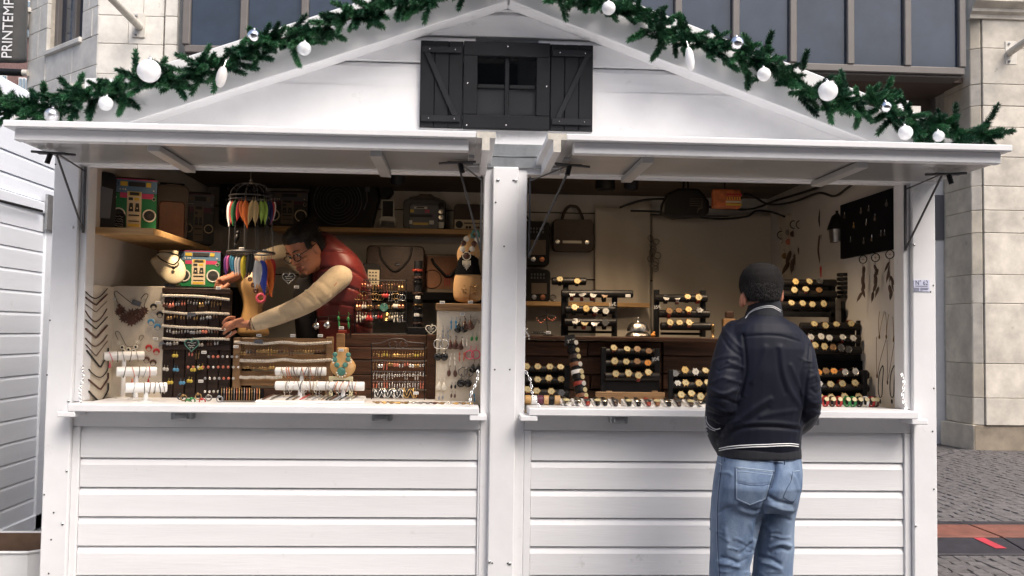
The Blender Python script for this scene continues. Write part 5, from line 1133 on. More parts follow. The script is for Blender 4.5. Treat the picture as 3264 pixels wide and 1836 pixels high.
# ------------------------------------------------------------------ torso mannequin
mq = bust_px('torso_mannequin', 'tan torso mannequin with a brown bead necklace behind the birdcage', [(1075, 752, 862, .55), (1050, 756, 858, .6), (1010, 768, 836, .65), (980, 776, 832, .65), (945, 772, 850, .6), (915, 752, 868, .55), (893, 750, 868, .5), (878, 768, 852, .5), (868, 790, 832, .7), (850, 795, 826, .8), (845, 797, 824, .8)], .50, 1, 'skin_plastic', cat='mannequin')
nk = thing('pink_ring_necklace', 'chunky brown bead necklace with a pink ring pendant on the torso mannequin', 'necklace', tuple(pY(831, 1010, .42)))
for (x, y, r) in ((786, 878, 6), (797, 890, 8), (808, 908, 9), (816, 926, 9), (846, 928, 9), (850, 912, 8)):
    m = MB(); m.torus(pY(x, y, .425), r*.6*sc(.42), r*.42*sc(.42), (.3, 1, 0), 12, 6); obj('bead', m, 'bead_brown', nk, smooth=True)
m = MB(); c = pY(832, 950, .415)
m.torus(c, .0185, .0058, (0, 1, 0), 20, 8)
for q in range(22): m.sph(c+Vector((.0245*math.cos(q*.2856), -.002, .0245*math.sin(q*.2856))), .003, 5, 4)
obj('ring', m, 'bead_pink', nk, smooth=True)
m = MB()
for q in range(6): m.tube([c+Vector((-.012+.005*q, .001, -.026)), c+Vector((-.013+.005*q, .001, -.085+.003*(q % 3)))], .001, 4)
obj('tassel', m, 'bead_brown', nk)
# ------------------------------------------------------------------ cream bust with chokers
t = thing('choker_bust', 'cream necklace bust wearing black chokers in front of the green boombox bag', 'bust', tuple(pY(535, 915, .52)))
bz = lambda L: [(250+x/3.45, 500+y/3.45) for x, y in L]
m = MB(); RR = []
for (y, xl, xr, df, oy) in ((1025, 890, 1095, .8, 0), (1045, 885, 1098, .8, 0), (1080, 878, 1092, .8, 0), (1105, 835, 1098, .62, .0), (1130, 790, 1135, .5, -.004), (1165, 795, 1160, .42, -.010), (1220, 830, 1180, .36, -.018), (1280, 868, 1183, .33, -.026), (1340, 920, 1165, .32, -.034), (1385, 965, 1130, .3, -.038), (1405, 1010, 1080, .3, -.04)):
    (x0, yy), (x1, _) = bz([(xl, y), (xr, y)]); c = pY((x0+x1)/2, yy, .52+oy); w_ = (x1-x0)/2*sc(.52, 500); RR.append(m.ring(c, Vector((w_, 0, 0)), Vector((0, w_*df, 0)), 24))
m.loft(RR); o = obj('form', m, 'cream', t, smooth=True); sb = o.modifiers.new('s', 'SUBSURF'); sb.levels = sb.render_levels = 2
m = MB(); m.pbox(520, 904, 562, 916, .50, .08); obj('foot', m, 'zinc', t, bevel=.002)
c = pY(*bz([(990, 1070)])[0], .52); m = MB()
m.torus(c-Vector((0, 0, .004)), .052, .003, (.05, .22, 1), 28, 6, sy=.84); tag(obj('choker', m, 'bead_black', None, smooth=True), 'black braided choker round the neck of the cream bust', 'choker')
m = MB(); L_ = smoothpath(bz([(868, 1085), (900, 1120), (960, 1155), (1040, 1185), (1085, 1160), (1108, 1120), (1110, 1085)]), 5); m.tube([pY(x, y, .468-.0) for x, y in L_], .0038, 6); pdt = pY(*bz([(1046, 1220)])[0], .462); m.sph(pdt, (.0085, .005, .0085), 10, 7); tag(obj('pendant_choker', m, 'bead_black', None, smooth=True), 'thick black cord with round pendant on the cream bust', 'choker')
# ------------------------------------------------------------------ plinth behind the racks
m = MB(); a = pY(520, 913, .46); b_ = pY(740, 913, .46); m.bb(a.x, b_.x+.02, .47, .86, BZ, pY(640, 914, .47).z); tag(obj('display_plinth', m, 'black_felt', None, bevel=.004), 'black cloth-covered plinth hidden behind the dark rope rack', 'plinth')
# ------------------------------------------------------------------ printed bags
def frame_of(c, u, up=Vector((0, 0, 1))):
    u = u.normalized(); n = u.cross(up).normalized()           # n points towards the viewer side
    M = Matrix.Identity(4)
    for i in range(3): M[i][0] = u[i]; M[i][1] = -n[i]; M[i][2] = up[i]; M[i][3] = c[i]
    return M
def rbox(mb, w, h, d, r, y0=0., n=5):
    pl = []
    for (cx, cz, a0) in ((w/2-r, h-r, 0), (-w/2+r, h-r, 90), (-w/2+r, r, 180), (w/2-r, r, 270)):
        for q in range(n+1): a = math.radians(a0+90*q/n); pl.append((cx+r*math.cos(a), cz+r*math.sin(a)))
    P_ = lambda s, y: [Vector(((x)*s, y, h/2+(z-h/2)*s)) for x, z in pl]
    mb.loft([P_(.96, y0), P_(1, y0+.012), P_(1, y0+d-.012), P_(.96, y0+d)])
def bag_base(name, label, c, u, w, h, d, mat, cat='bag'):
    M = frame_of(c, u); t = thing(name, label, cat, tuple(c)); m = MB(); m.M = M; rbox(m, w, h, d, .03); obj('body', m, mat, t, smooth='auto'); return t, M
def boombox(label, c, u, w, h, pal, d=.09, handle=True):
    t, M = bag_base('boombox_bag', label, c, u, w, h, d, pal['body'])
    def lay(rects, y, name, mat):
        for (a, b, c0, d0) in rects:
            m = MB(); m.M = M; m.bb((a-.5)*w, (b-.5)*w, y, y+.003, c0*h, d0*h)
            obj(name, m, pal[mat] if mat in pal else mat, t)
    def circ(L, y, name, mat, r0=None):
        for (a, b, r) in L:
            m = MB(); m.M = M
            if r0: m.torus(((a-.5)*w, y, b*h), r*w*.9, r*w*.12, (0, 1, 0), 24, 6)
            else: m.lathe([(.001, -.002), (r*w, -.001), (r*w, .003)], ((a-.5)*w, y, b*h), 22, (0, 1, 0))
            obj(name, m, pal[mat] if mat in pal else mat, t, smooth='auto')
    lay([(.03, .97, .05, .70)], -.003, 'lower_print', 'green'); lay([(.03, .97, .715, .95)], -.003, 'upper_print', 'blue')
    lay([(.03, .97, .945, .962), (.2, .36, .62, .71), (.64, .9, .62, .71)], -.0045, 'accent_band', 'pink')
    lay([(.35, .65, .09, .74)], -.006, 'cassette_panel', 'cream')
    lay([(.20, .35, .83, .91), (.74, .84, .83, .91), (.37, .63, .66, .735), (.38, .62, .11, .16), (.50, .6, .58, .63)], -.0075, 'yellow_print', 'yellow')
    lay([(.37, .72, .83, .91), (.40, .60, .67, .725), (.38, .47, .58, .63), (.39, .61, .30, .325), (.39, .61, .20, .215)], -.009, 'black_print', 'ink')
    for s in (-1, 1):
        m = MB(); m.M = M; x = s*.065*w*1.0; m.prism([(x-.05*w, .38*h), (x+.05*w, .38*h), (x+.035*w, .53*h), (x-.035*w, .53*h)], -.0085, -.006)
        obj('reel', m, 'ink', t)
        m = MB(); m.M = M; m.lathe([(.001, -.0005), (.018*w, -.0005), (.018*w, .001)], (s*.065*w, -.009, .44*h), 12, (0, 1, 0))
        obj('hub', m, pal['cream'], t)
    circ([(.18, .32, .135), (.82, .32, .135)], -.005, 'speaker', 'ink'); circ([(.18, .32, .145), (.82, .32, .145)], -.006, 'speaker_ring', 'white', 1)
    circ([(.18, .32, .05), (.82, .32, .05)], -.0075, 'speaker_cone', 'dark_print')
    circ([(.09, .62, .04), (.91, .62, .04)], -.006, 'tweeter', 'ink'); circ([(.09, .62, .04), (.91, .62, .04)], -.0065, 'tweeter_ring', 'white', 1)
    circ([(.11, .86, .06)], -.006, 'dial', 'blue'); circ([(.11, .86, .06)], -.0065, 'dial_ring', 'ink', 1)
    circ([(.20, .77, .016), (.26, .77, .016), (.31, .77, .016), (.9, .77, .016)], -.006, 'knob', 'white')
    return t
PB = dict(body='black_leather', green='green_print', blue='blue_print', pink='pink_print', cream='cream_print', yellow='yellow_print', white='white_print', ink='ink')
PB_SHADE = dict(body='black_leather', green='dark_print', blue='grey_print', pink='wine_print', cream='taupe_print', yellow='taupe_print', white='cream_print', ink='ink')  # same print, with the dimness of the deeper shelves put into its colours
U1 = Vector((.93, .36, 0))
c1 = pY(425, 733, .36); c1.z = LSZ; boombox('green and blue boombox-print bag with chalk note on the side shelf', c1, U1, .215, .270, PB)
c2 = pY(545, 765, .70); c2.z = LSZ
t, M = bag_base('television_bag', 'dark brown bag with plain screen front on the side shelf', c2, U1, .165, .29, .09, 'brown_leather'); m = MB(); m.M = M; rbox(m, .125, .20, .006, .02, -.005); obj('screen', m, 'tan_leather', t, smooth='auto')
m = MB(); m.M = M; m.cyl((-.06, .03, .285), (.06, .03, .285), .017, .017, 14); obj('handle', m, 'black_leather', t, smooth='auto'); m = MB(); m.M = M; m.bb(-.03, .04, .008, .014, .278, .292); obj('handle_label', m, 'taupe_print', t)
c3 = pY(630, 780, 1.02); c3.z = LSZ; boombox('shade-darkened grey boombox-print bag at the far end of the side shelf', c3, U1, .17, .30, PB_SHADE)
c0 = pY(325, 718, .20); c0.z = LSZ
t, M = bag_base('dark_bag', 'black bag with grey patch at the near end of the side shelf', c0, Vector((.7, .7, 0)), .13, .27, .10, 'black_leather'); m = MB(); m.M = M; m.prism([(-.03, .05), (.035, .05), (.045, .19), (-.02, .20)], -.004, 0); obj('patch', m, 'grey_print', t)
n_ = thing('chalk_note', 'small black card with white chalk handwriting under the green boombox bag', 'note card', tuple(pY(378, 722, .27)))
m = MB(); m.pbox(356, 682, 398, 724, .28, .003, Matrix.Rotation(-.05, 3, 'Y')); obj('card', m, 'slate', n_); m = MB(); r_ = random.Random(3)
for q in range(5): m.tube([pY(360+4*i, 688+7.5*q+r_.uniform(-2.2, 2.2)+i*.5, .279) for i in range(9)], .0008, 4)
obj('handwriting', m, 'chalk', n_)
c4 = pY(632, 914, .66); c4.z = pY(640, 914, .47).z; boombox('green and pink boombox-print bag on the plinth behind the cream bust', c4, Vector((1, .12, 0)), .225, .20, PB)
# back shelf bags
def bs(px, Y=1.86): p = pY(px, 720, Y); p.z = SHZ; return p
boombox('shade-darkened boombox-print bag on the back shelf behind the birdcage', bs(915), Vector((1, 0, 0)), .27, .235, PB_SHADE)
p = bs(765); t, M = bag_base('patterned_bag', 'black patterned bag on the back shelf beside the birdcage', p, Vector((1, 0, 0)), .28, .30, .1, 'black_leather'); m = MB(); m.M = M
for i in range(40): m.sph((rnd.uniform(-.12, .12), -.001, rnd.uniform(.03, .27)), (.010, .003, .010), 7, 5)
so = obj('print_dots', m, 'grey_print', t, smooth=True); so['kind'] = 'stuff'
# record player bag
p = bs(1090); t = thing('record_player_bag', 'large black bag printed with a vinyl turntable on the back shelf', 'bag', tuple(p)); M = frame_of(p, Vector((1, -.05, 0)))
m = MB(); m.M = M; m.loft([[Vector((x, y, z)) for x, z in ((-.20, 0), (.19, 0), (.235, .20), (.21, .30), (.17, .33), (-.19, .32), (-.225, .22))] for y in (0, .09)]); obj('body', m, 'black_leather', t, bevel=.012, seg=2)
for q, r in enumerate((.155, .135, .115, .095, .075, .05, .03)):
    m = MB(); m.M = M; m.torus((-.03, -.002, .175), r, .0016 if q else .003, (0, 1, 0), 36, 5); obj('groove', m, 'grey_print', t, smooth=True)
m = MB(); m.M = M; m.tube([(.155, -.003, .27), (.16, -.003, .18), (.14, -.003, .12)], .004, 6); m.bb(.145, .175, -.004, 0, .24, .28); obj('tone_arm', m, 'grey_print', t)
m = MB(); m.M = M; m.loft([[Vector((x, y, z)) for x, z in ((.236, .21), (.27, .17), (.33, .24), (.30, .30), (.215, .31))] for y in (.015, .07)]); obj('side_flap', m, 'black_leather', t, bevel=.01)
# easel
p = bs(1235, 1.83); ea = thing('chalkboard_easel', 'tiny wooden easel with a chalkboard on the back shelf', 'easel', tuple(p)); k = sc(1.83)
m = MB(); m.pbox(1215, 636, 1257, 700, 1.835, .008); obj('board_rim', m, 'raw_wood', ea, bevel=.001); m = MB(); m.pbox(1219, 640, 1253, 690, 1.832, .004); obj('chalkboard', m, 'slate', ea)
for x0, x1 in ((1216, 1210), (1256, 1260)):
    m = MB(); m.tube([pY(x0, 692, 1.835), pY(x1, 721, 1.832)], .0045, 6); obj('leg', m, 'raw_wood', ea)
m = MB(); m.pbox(1207, 697, 1264, 704, 1.826, .014); obj('ledge', m, 'raw_wood', ea)
# test card television bag
p = bs(1352); t, M = bag_base('test_card_bag', 'grey bag printed with a television test card on the back shelf', p, Vector((1, 0, 0)), .275, .20, .10, 'dark_print'); W, H = .275, .20
m = MB(); m.M = M; pl = [(-.12, .185), (-.10, .215), (-.05, .225), (-.03, .238), (.04, .238), (.06, .222), (.10, .21), (.12, .185)]; m.prism(pl, .03, .06); obj('top_handle', m, 'brown_leather', t, bevel=.004)
m = MB(); m.M = M; rbox(m, .19, .165, .005, .012, -.004); po = obj('screen', m, 'grey_print', t, smooth='auto'); 
for nm, rects, mt in (('white_arc', [(-.055, .03, .135, .15)], 'white_print'), ('black_bar', [(-.04, .01, .138, .147), (-.08, .06, .08, .098)], 'ink'), ('yellow_bar', [(-.08, -.055, .11, .13), (-.06, .04, .03, .045)], 'yellow_print'), ('pink_bar', [(.015, .045, .11, .13)], 'pink_print'), ('purple_bar', [(.03, .07, .08, .10)], 'purple_print'), ('white_bar', [(-.085, -.065, .035, .06), (.045, .075, .035, .06)], 'white_print')):
    for (a, b, c_, d_) in rects:
        m = MB(); m.M = M @ Matrix.Translation((-.012, 0, 0)); m.bb(a, b, -.0075 if mt != 'ink' else -.0085, -.004, c_, d_); obj(nm, m, mt, t)
for z in (.145, .10, .062):
    m = MB(); m.M = M; m.lathe([(.002, -.004), (.016, -.003), (.018, .002)], (.108, -.002, z+.02), 14, (0, 1, 0)); obj('knob', m, 'silver' if z < .14 else 'black', t, smooth='auto')
m = MB(); m.M = M; m.bb(.09, .127, -.004, 0, .012, .052); obj('speaker_print', m, 'white_print', t)
# cream radio bag
p = bs(1498); t, M = bag_base('radio_bag', 'brown and cream transistor radio bag on the back shelf beside the post', p, Vector((1, 0, 0)), .215, .175, .09, 'brown_leather')
m = MB(); m.M = M; m.bb(-.1, .1, -.004, .0, .008, .07); obj('front_strip', m, 'cream_print', t); m = MB(); m.M = M; m.lathe([(.001, -.003), (.024, -.002), (.024, .002)], (-.07, -.006, .038), 18, (0, 1, 0)); obj('speaker', m, 'ink', t)
for x in (-.02, .0, .035, .055):
    m = MB(); m.M = M; m.lathe([(.001, -.002), (.009, -.002), (.009, .002)], (x, -.006, .02), 12, (0, 1, 0)); obj('knob', m, 'brown_leather', t)
m = MB(); m.M = M; m.bb(-.04, .09, -.006, -.004, .042, .052); obj('tuning_strip', m, 'taupe_print', t)
# lower back: table with brown bag, grey phone bag, cassette bag
tz = pY(1300, 930, 1.5).z; m = MB(); m.bb(pY(1100, 930, 1.5).x, -.06, 1.5, 1.99, tz-.05, tz); bt = obj('back_table', m, 'black_felt', None, bevel=.004); tag(bt, 'black-covered table against the back wall', 'table')
for xx in (pY(1110, 930, 1.5).x, -.1):
    m = MB(); m.bb(xx, xx+.04, 1.55, 1.59, .1, tz-.05); obj('leg', m, 'black', bt)
p = pY(1258, 930, 1.6); p.z = tz; t, M = bag_base('brown_bag', 'big brown leather bag with silver knobs on the back table', p, Vector((1, 0, 0)), .36, .29, .12, 'brown_leather'); m = MB(); m.M = M; m.tube(smoothpath([(-.10, -.004, .28), (-.08, -.006, .20), (0, -.007, .13), (.08, -.006, .2), (.10, -.004, .28)]), .006, 6); obj('strap', m, 'black_leather', t)
for x in (-.14, .145):
    m = MB(); m.M = M; m.lathe([(.002, -.005), (.015, -.004), (.017, .002)], (x, -.004, .06), 14, (0, 1, 0)); obj('knob', m, 'silver', t, smooth='auto')
p = pY(1182, 905, 1.5); p.z = tz; t, M = bag_base('phone_bag', 'grey bag printed with a telephone keypad on the back table', p, Vector((1, .2, 0)), .12, .17, .08, 'black_leather'); m = MB(); m.M = M; m.bb(-.02, .05, -.004, 0, .04, .13); obj('keypad', m, 'cream_print', t); m = MB(); m.M = M
for i in range(12): m.bb(-.012+.018*(i % 3), -.002+.018*(i % 3), -.006, -.004, .05+.02*(i//3), .058+.02*(i//3))
obj('keys', m, 'ink', t)
p = pY(1425, 915, 1.7); p.z = tz; t, M = bag_base('cassette_bag', 'beige bag printed with a cassette player and black V handle on the back table', p, Vector((1, 0, 0)), .34, .25, .10, 'taupe_print'); m = MB(); m.M = M; m.tube([(-.10, -.008, .22), (-.085, -.010, .19), (-.01, -.012, .11), (.02, -.012, .11), (.09, -.010, .19), (.095, -.008, .22)], .010, 6); obj('handle', m, 'black_leather', t, smooth=True)
m = MB(); m.M = M; m.bb(-.155, .155, -.003, 0, .03, .235); obj('front_print', m, 'tan_leather', t)
for s in (-1, 1):
    m = MB(); m.M = M; m.torus((s*.095, -.004, .09), .058, .003, (0, 1, 0), 28, 5); obj('speaker_ring', m, 'brown_leather', t)
for s in (-1, 0, 1):
    m = MB(); m.M = M; m.bb(s*.014-.004, s*.014+.004, -.006, -.003, .05, .13); obj('stripe', m, 'red_leather', t)
# ================================================================== RIGHT BAY
C('cloth_beige', .60, .54, .45, .95, bump=.25, bs=260); C('cable', .010, .010, .010, .5); C('lamp_orange', .55, .14, .04, .45, var=.4, vs_=30); C('bell_silver', .55, .52, .47, .3, metal=1.0, var=.5, vs_=60, bump=.8, bs=120)
WR = .022; WT = .48      # roll radius, tilt of the dial
WN = Vector((0, -math.cos(WT), math.sin(WT)))
def w_dial(mat):
    m = MB(); c = WN*(WR+.006); m.lathe([(.0005, 0), (.0158, 0), (.0158, .001), (.0005, .0012)], c, 18, WN)
    m.mi = 1; a = WN.cross(Vector((1, 0, 0))).normalized(); x = Vector((1, 0, 0)); cc_ = c+WN*.0018
    for d, L, w_ in ((x*.5-a*.86, .010, .0007), (x*.9+a*.3, .007, .0009)):
        d = d.normalized(); sd = d.cross(WN)*w_; m.add([cc_-sd, cc_+sd, cc_+sd+d*L, cc_-sd+d*L], [(0, 1, 2, 3)])
    return get_mesh('dial', m, [mat, 'ink'], 'auto')
def w_case(mat):
    m = MB(); m.lathe([(.0155, -.005), (.0175, -.004), (.0178, .0005), (.0168, .0022), (.0158, .0012)], WN*(WR+.006), 20, WN, hollow=True)
    a = WN.cross(Vector((1, 0, 0))).normalized()
    for s in (-1, 1):
        for q in (-1, 1): m.sph(WN*(WR+.004)+a*s*.0185+Vector((q*.0075, 0, 0)), .0024, 6, 4)
    m.cyl(WN*(WR+.006)+Vector((.0175, 0, 0)), WN*(WR+.006)+Vector((.0205, 0, 0)), .0018, .0018, 6); return get_mesh('case', m, mat, 'auto')
def w_strap(mat):
    m = MB(); m.lathe([(WR+.0005, -.0085), (WR+.003, -.008), (WR+.003, .008), (WR+.0005, .0085)], (0, 0, 0), 24, (1, 0, 0), hollow=True); return get_mesh('strap', m, mat, 'auto')
WM = {}
def wm(kind, mat):
    if (kind, mat) not in WM: WM[(kind, mat)] = {'d': w_dial, 'c': w_case, 's': w_strap}[kind](mat)
    return WM[(kind, mat)]
DN = {'dial_cream': 'cream', 'dial_white': 'white', 'dial_gold': 'golden', 'dial_brown': 'brown', 'dial_orange': 'orange', 'dial_dark': 'dark'}
SN = {'black_leather': 'black', 'red_leather': 'red', 'brown_leather': 'brown', 'tan_leather': 'tan', 'silver_dark': 'metal'}
def watch(px, py, Y, dial, case, strap, place_, grp, s=1.0):
    p = pY(px, py, Y-WR); c = p - WN*(WR+.006)*s
    t = thing('watch', DN[dial]+'-dial watch on '+SN[strap]+' strap, '+place_, 'watch', tuple(c), grp)
    for nm, me in (('dial', wm('d', dial)), ('case', wm('c', case)), ('strap', wm('s', strap))):
        o = bpy.data.objects.new(nm, me); COL.objects.link(o); o.parent = t
    s *= rnd.uniform(.84, 1.08); t.scale = (1, s, s); t.rotation_euler = (rnd.uniform(-.2, .25), 0, rnd.uniform(-.12, .12)); return t
KD = {'g': ('dial_cream', 'gold'), 'G': ('dial_gold', 'gold'), 'w': ('dial_white', 'silver'), 'k': ('dial_dark', 'silver_dark'), 'n': ('dial_brown', 'brass_dark'), 'o': ('dial_orange', 'gold')}
KS = {'b': 'black_leather', 'r': 'red_leather', 'n': 'brown_leather', 't': 'tan_leather', 'm': 'silver_dark'}
def rack(name, label, short, Y, bars, uprights, grp, foot=None, back=None):
    """bars: (x0, x1, y, bar description, [(px, py, code)...])"""
    b0 = bars[-1]; base = pY((b0[0]+b0[1])/2, foot or b0[2]+20, Y); t = thing(name, label, 'watch rack', tuple(base))
    for (x0, x1, y, nm, ws, *yo) in bars:
        Yb = Y + (yo[0] if yo else 0)
        a, b = pY(x0, y, Yb), pY(x1, y+1, Yb); m = MB(); d = (b-a).normalized(); r = WR-.0015; m.tube([a, a+d*.004, b-d*.004, b], [r-.004, r, r, r-.004], 18); obj('roll', m, 'black_leather', t, smooth='auto')
        for (px, py, cd) in ws: watch(px, py, Yb, *KD[cd[0]], KS[cd[1]], nm+' of '+short, grp, 1.0 if len(cd) < 3 else .8)
    if back: m = MB(); m.pbox(*back, Y+.05+WR, .008); obj('dark_gap_panel', m, 'black_felt', t)  # dark sheet added so the gaps between the rolls read dark
    for (x0, y0, x1, y1) in uprights:
        m = MB(); m.pbox(x0, y0, x1, y1, Y+.004, .03); obj('upright', m, 'black', t, bevel=.002)
    return t
LZ = pY(1900, 1072, .46).z
# rustic ledge and planks
lg = thing('plank_backdrop', 'dark brown wooden planks with a ledge behind the watch rolls', 'crate', (pY(1950, 1300, .52).x, .52, BZ))
m = MB(); a, b = pY(1640, 1080, .44), pY(2330, 1080, .44); m.bb(a.x, b.x, .44, .75, pY(1900, 1086, .44).z, LZ); obj('ledge', m, 'brown_wood', lg, bevel=.004)
for (y0, y1, sp_) in ((1089, 1134, 1872), (1137, 1190, 1920), (1194, 1240, 1880), (1244, 1300, 1950)):
    plank(lg, 1640, y0, sp_, y1, .52, .018, 'brown_wood'); plank(lg, sp_+3, y0+2, 2110, y1, .525, .018, 'brown_wood'); plank(lg, 2113, y0, 2330, y1, .52, .018, 'brown_wood')
m = MB(); m.pbox(1636, 1088, 2334, 1302, .545, .006); obj('backing', m, 'dark_wood', lg)  # added dark sheet, keeps the lit wall from showing through the plank gaps
G1 = 'watches on rolls'
rack('watch_rack', 'black three-roll watch rack on the ledge beside the silver bell', 'the ledge rack beside the bell', .58,
     [(1789, 2017, 936, 'top roll', [(1824, 936, 'wr'), (1856, 937, 'kr'), (1889, 937, 'wr'), (1927, 941, 'nb')]), (1800, 1962, 987, 'middle roll', [(1831, 980, 'Gb'), (1868, 980, 'Gb'), (1897, 986, 'wr'), (1930, 987, 'wb')], -.03), (1797, 1965, 1027, 'lowest roll', [(1835, 1025, 'wb'), (1862, 1028, 'gr'), (1894, 1033, 'kb'), (1928, 1027, 'kb')], -.06)],
     [(1790, 922, 1806, 1072), (1952, 925, 1968, 1072), (1800, 1054, 1960, 1062)], G1, 1072)
rack('watch_rack', 'black three-roll watch rack with stepped sides on the ledge left of the customer', 'the stepped ledge rack', .58,
     [(2085, 2254, 950, 'top roll', [(2124, 947, 'wb'), (2161, 949, 'wm'), (2192, 944, 'Gb'), (2226, 944, 'gr')]), (2098, 2261, 1000, 'middle roll', [(2133, 990, 'nr'), (2166, 988, 'nr'), (2197, 988, 'Gr'), (2231, 989, 'kb')], -.03), (2105, 2266, 1040, 'lowest roll', [(2136, 1027, 'gr'), (2168, 1027, 'gr'), (2196, 1028, 'gr')], -.06)],
     [(2086, 923, 2102, 1074), (2234, 925, 2250, 1074), (2108, 1060, 2240, 1068)], G1, 1074)
rack('watch_roll', 'short black watch roll holding two watches above the back shelf', 'the short roll above the shelf', .70, [(1759, 1868, 896, 'only bar', [(1786, 889, 'gb'), (1840, 891, 'Gb')])], [(1795, 905, 1812, 1072)], G1, 1072)
rack('watch_rack', 'black watch rack low before the planks beside the slanted bracelet pole', 'the low plank rack', .36,
     [(1672, 1812, 1178, 'top roll', [(1679, 1167, 'gb'), (1713, 1165, 'gn'), (1754, 1167, 'gn'), (1786, 1172, 'gb')], .08), (1672, 1815, 1214, 'middle roll', [(1713, 1206, 'gb'), (1751, 1206, 'gn'), (1787, 1206, 'Gb')], .04), (1672, 1815, 1253, 'lowest roll', [(1680, 1242, 'gr'), (1710, 1243, 'gn'), (1758, 1245, 'gb'), (1790, 1250, 'kb')])],
     [(1800, 1165, 1815, 1290)], G1, 1290, (1668, 1172, 1816, 1292))
rack('watch_rack', 'black watch rack of golden watches before the light gap in the planks', 'the golden plank rack', .38,
     [(1918, 2097, 1122, 'top roll', [(1955, 1109, 'gr'), (1998, 1113, 'gr'), (2033, 1114, 'nb'), (2069, 1115, 'nb')], .08), (1922, 2100, 1160, 'middle roll', [(1961, 1148, 'gr'), (1996, 1149, 'gn'), (2032, 1150, 'nb'), (2067, 1152, 'on')], .04), (1926, 2103, 1200, 'lowest roll', [(1963, 1187, 'gb'), (2002, 1188, 'gb'), (2037, 1193, 'gr'), (2066, 1188, 'gb')])],
     [(1916, 1108, 1932, 1270), (2088, 1112, 2103, 1270), (1930, 1205, 2090, 1250)], G1, 1270, (1918, 1118, 2103, 1272))
rack('watch_rack', 'black watch rack low on the counter next to the customer jacket', 'the low rack next to the customer', .30,
     [(2135, 2290, 1192, 'top roll', [(2151, 1188, 'kb'), (2185, 1179, 'Gn'), (2217, 1184, 'wb'), (2248, 1182, 'gn')], .08), (2140, 2290, 1230, 'middle roll', [(2160, 1221, 'wbs'), (2185, 1220, 'gn'), (2227, 1217, 'Gr'), (2256, 1220, 'gb')], .04), (2145, 2290, 1268, 'lowest roll', [(2173, 1258, 'gb'), (2205, 1255, 'gb'), (2234, 1260, 'gb'), (2260, 1253, 'gb')])],
     [(2132, 1180, 2146, 1292)], G1, 1292, (2134, 1186, 2300, 1294))
rack('watch_rack', 'black watch rack beside the side wall behind the customer head', 'the upper side rack', .66,
     [(2470, 2665, 902, 'top roll', [(2536, 896, 'Gb'), (2579, 898, 'gb'), (2614, 898, 'kb')]), (2470, 2665, 938, 'middle roll', [(2532, 922, 'gb'), (2570, 922, 'gr'), (2612, 921, 'nb')], -.03), (2465, 2660, 973, 'lowest roll', [(2524, 966, 'gb'), (2558, 966, 'gb'), (2591, 966, 'gb'), (2623, 964, 'gb')], -.06)],
     [(2648, 890, 2664, 1180), (2470, 994, 2664, 1010)], G1, 1180, (2466, 898, 2662, 1010))
rack('watch_rack', 'black watch rack of silver and gold watches halfway up the side wall', 'the middle side rack', .52,
     [(2550, 2740, 1040, 'top roll', [(2595, 1032, 'gb'), (2629, 1033, 'gb'), (2667, 1031, 'gb'), (2712, 1026, 'gr')]), (2560, 2742, 1080, 'middle roll', [(2585, 1073, 'wr'), (2618, 1074, 'wb'), (2645, 1076, 'wb'), (2686, 1074, 'wr'), (2719, 1076, 'wb')], -.03), (2570, 2745, 1116, 'lowest roll', [(2598, 1102, 'gb'), (2628, 1102, 'gb'), (2655, 1102, 'nb'), (2680, 1107, 'kb'), (2705, 1109, 'kb')], -.05)],
     [(2736, 1022, 2752, 1290), (2560, 1125, 2740, 1152)], G1, 1290, (2552, 1030, 2748, 1160))
rack('watch_rack', 'black watch rack at counter height beside the side wall', 'the lower side rack', .34,
     [(2590, 2768, 1194, 'top roll', [(2609, 1187, 'ob'), (2635, 1183, 'nb'), (2660, 1182, 'ob'), (2692, 1183, 'wr'), (2724, 1182, 'wb')], .06), (2590, 2768, 1236, 'middle roll', [(2612, 1221, 'wb'), (2648, 1222, 'gb'), (2684, 1219, 'gr'), (2727, 1222, 'gb')], .03), (2595, 2760, 1278, 'lowest roll', [(2619, 1265, 'gb'), (2650, 1263, 'gb'), (2694, 1264, 'gb'), (2738, 1264, 'gb')])],
     [(2752, 1180, 2766, 1296)], G1, 1296, (2588, 1185, 2764, 1298))
m = MB(); m.pbox(2590, 1150, 2752, 1300, .50, .01); tag(obj('added_dark_board', m, 'black_felt', None), 'added black board darkening the gaps behind the lower side watch rolls', 'board')  # added board, makes the space behind these rolls read as solid dark
# coloured cord watches standing in front
for (x, mt, nm) in ((2630, 'bead_red', 'red'), (2652, 'bead_brown', 'brown'), (2673, 'bead_red', 'red'), (2699, 'bead_green', 'green'), (2718, 'bead_green', 'green'), (2738, 'bead_black', 'black'), (2758, 'acrylic_white', 'white'), (2777, 'bead_red', 'red'), (2790, 'bead_brown', 'brown')):
    p = pY(x, 1290, .18); t = thing('cord_watch', nm+' cord-strap watch standing at the counter edge by the side wall', 'watch', (p.x, .18, BZ), 'cord-strap watches'); m = MB()
    for q in (-1, 0, 1): m.torus((p.x+q*.004, .18, BZ+.026), .024, .0022, (1, .15, 0), 16, 5)
    obj('strap', m, mt, t, smooth=True); m = MB(); m.lathe([(.001, -.002), (.010, -.002), (.011, .002), (.001, .003)], (p.x, .158, BZ+.038), 14, (0, -.8, .5)); obj('dial', m, 'dial_cream', t, smooth='auto')
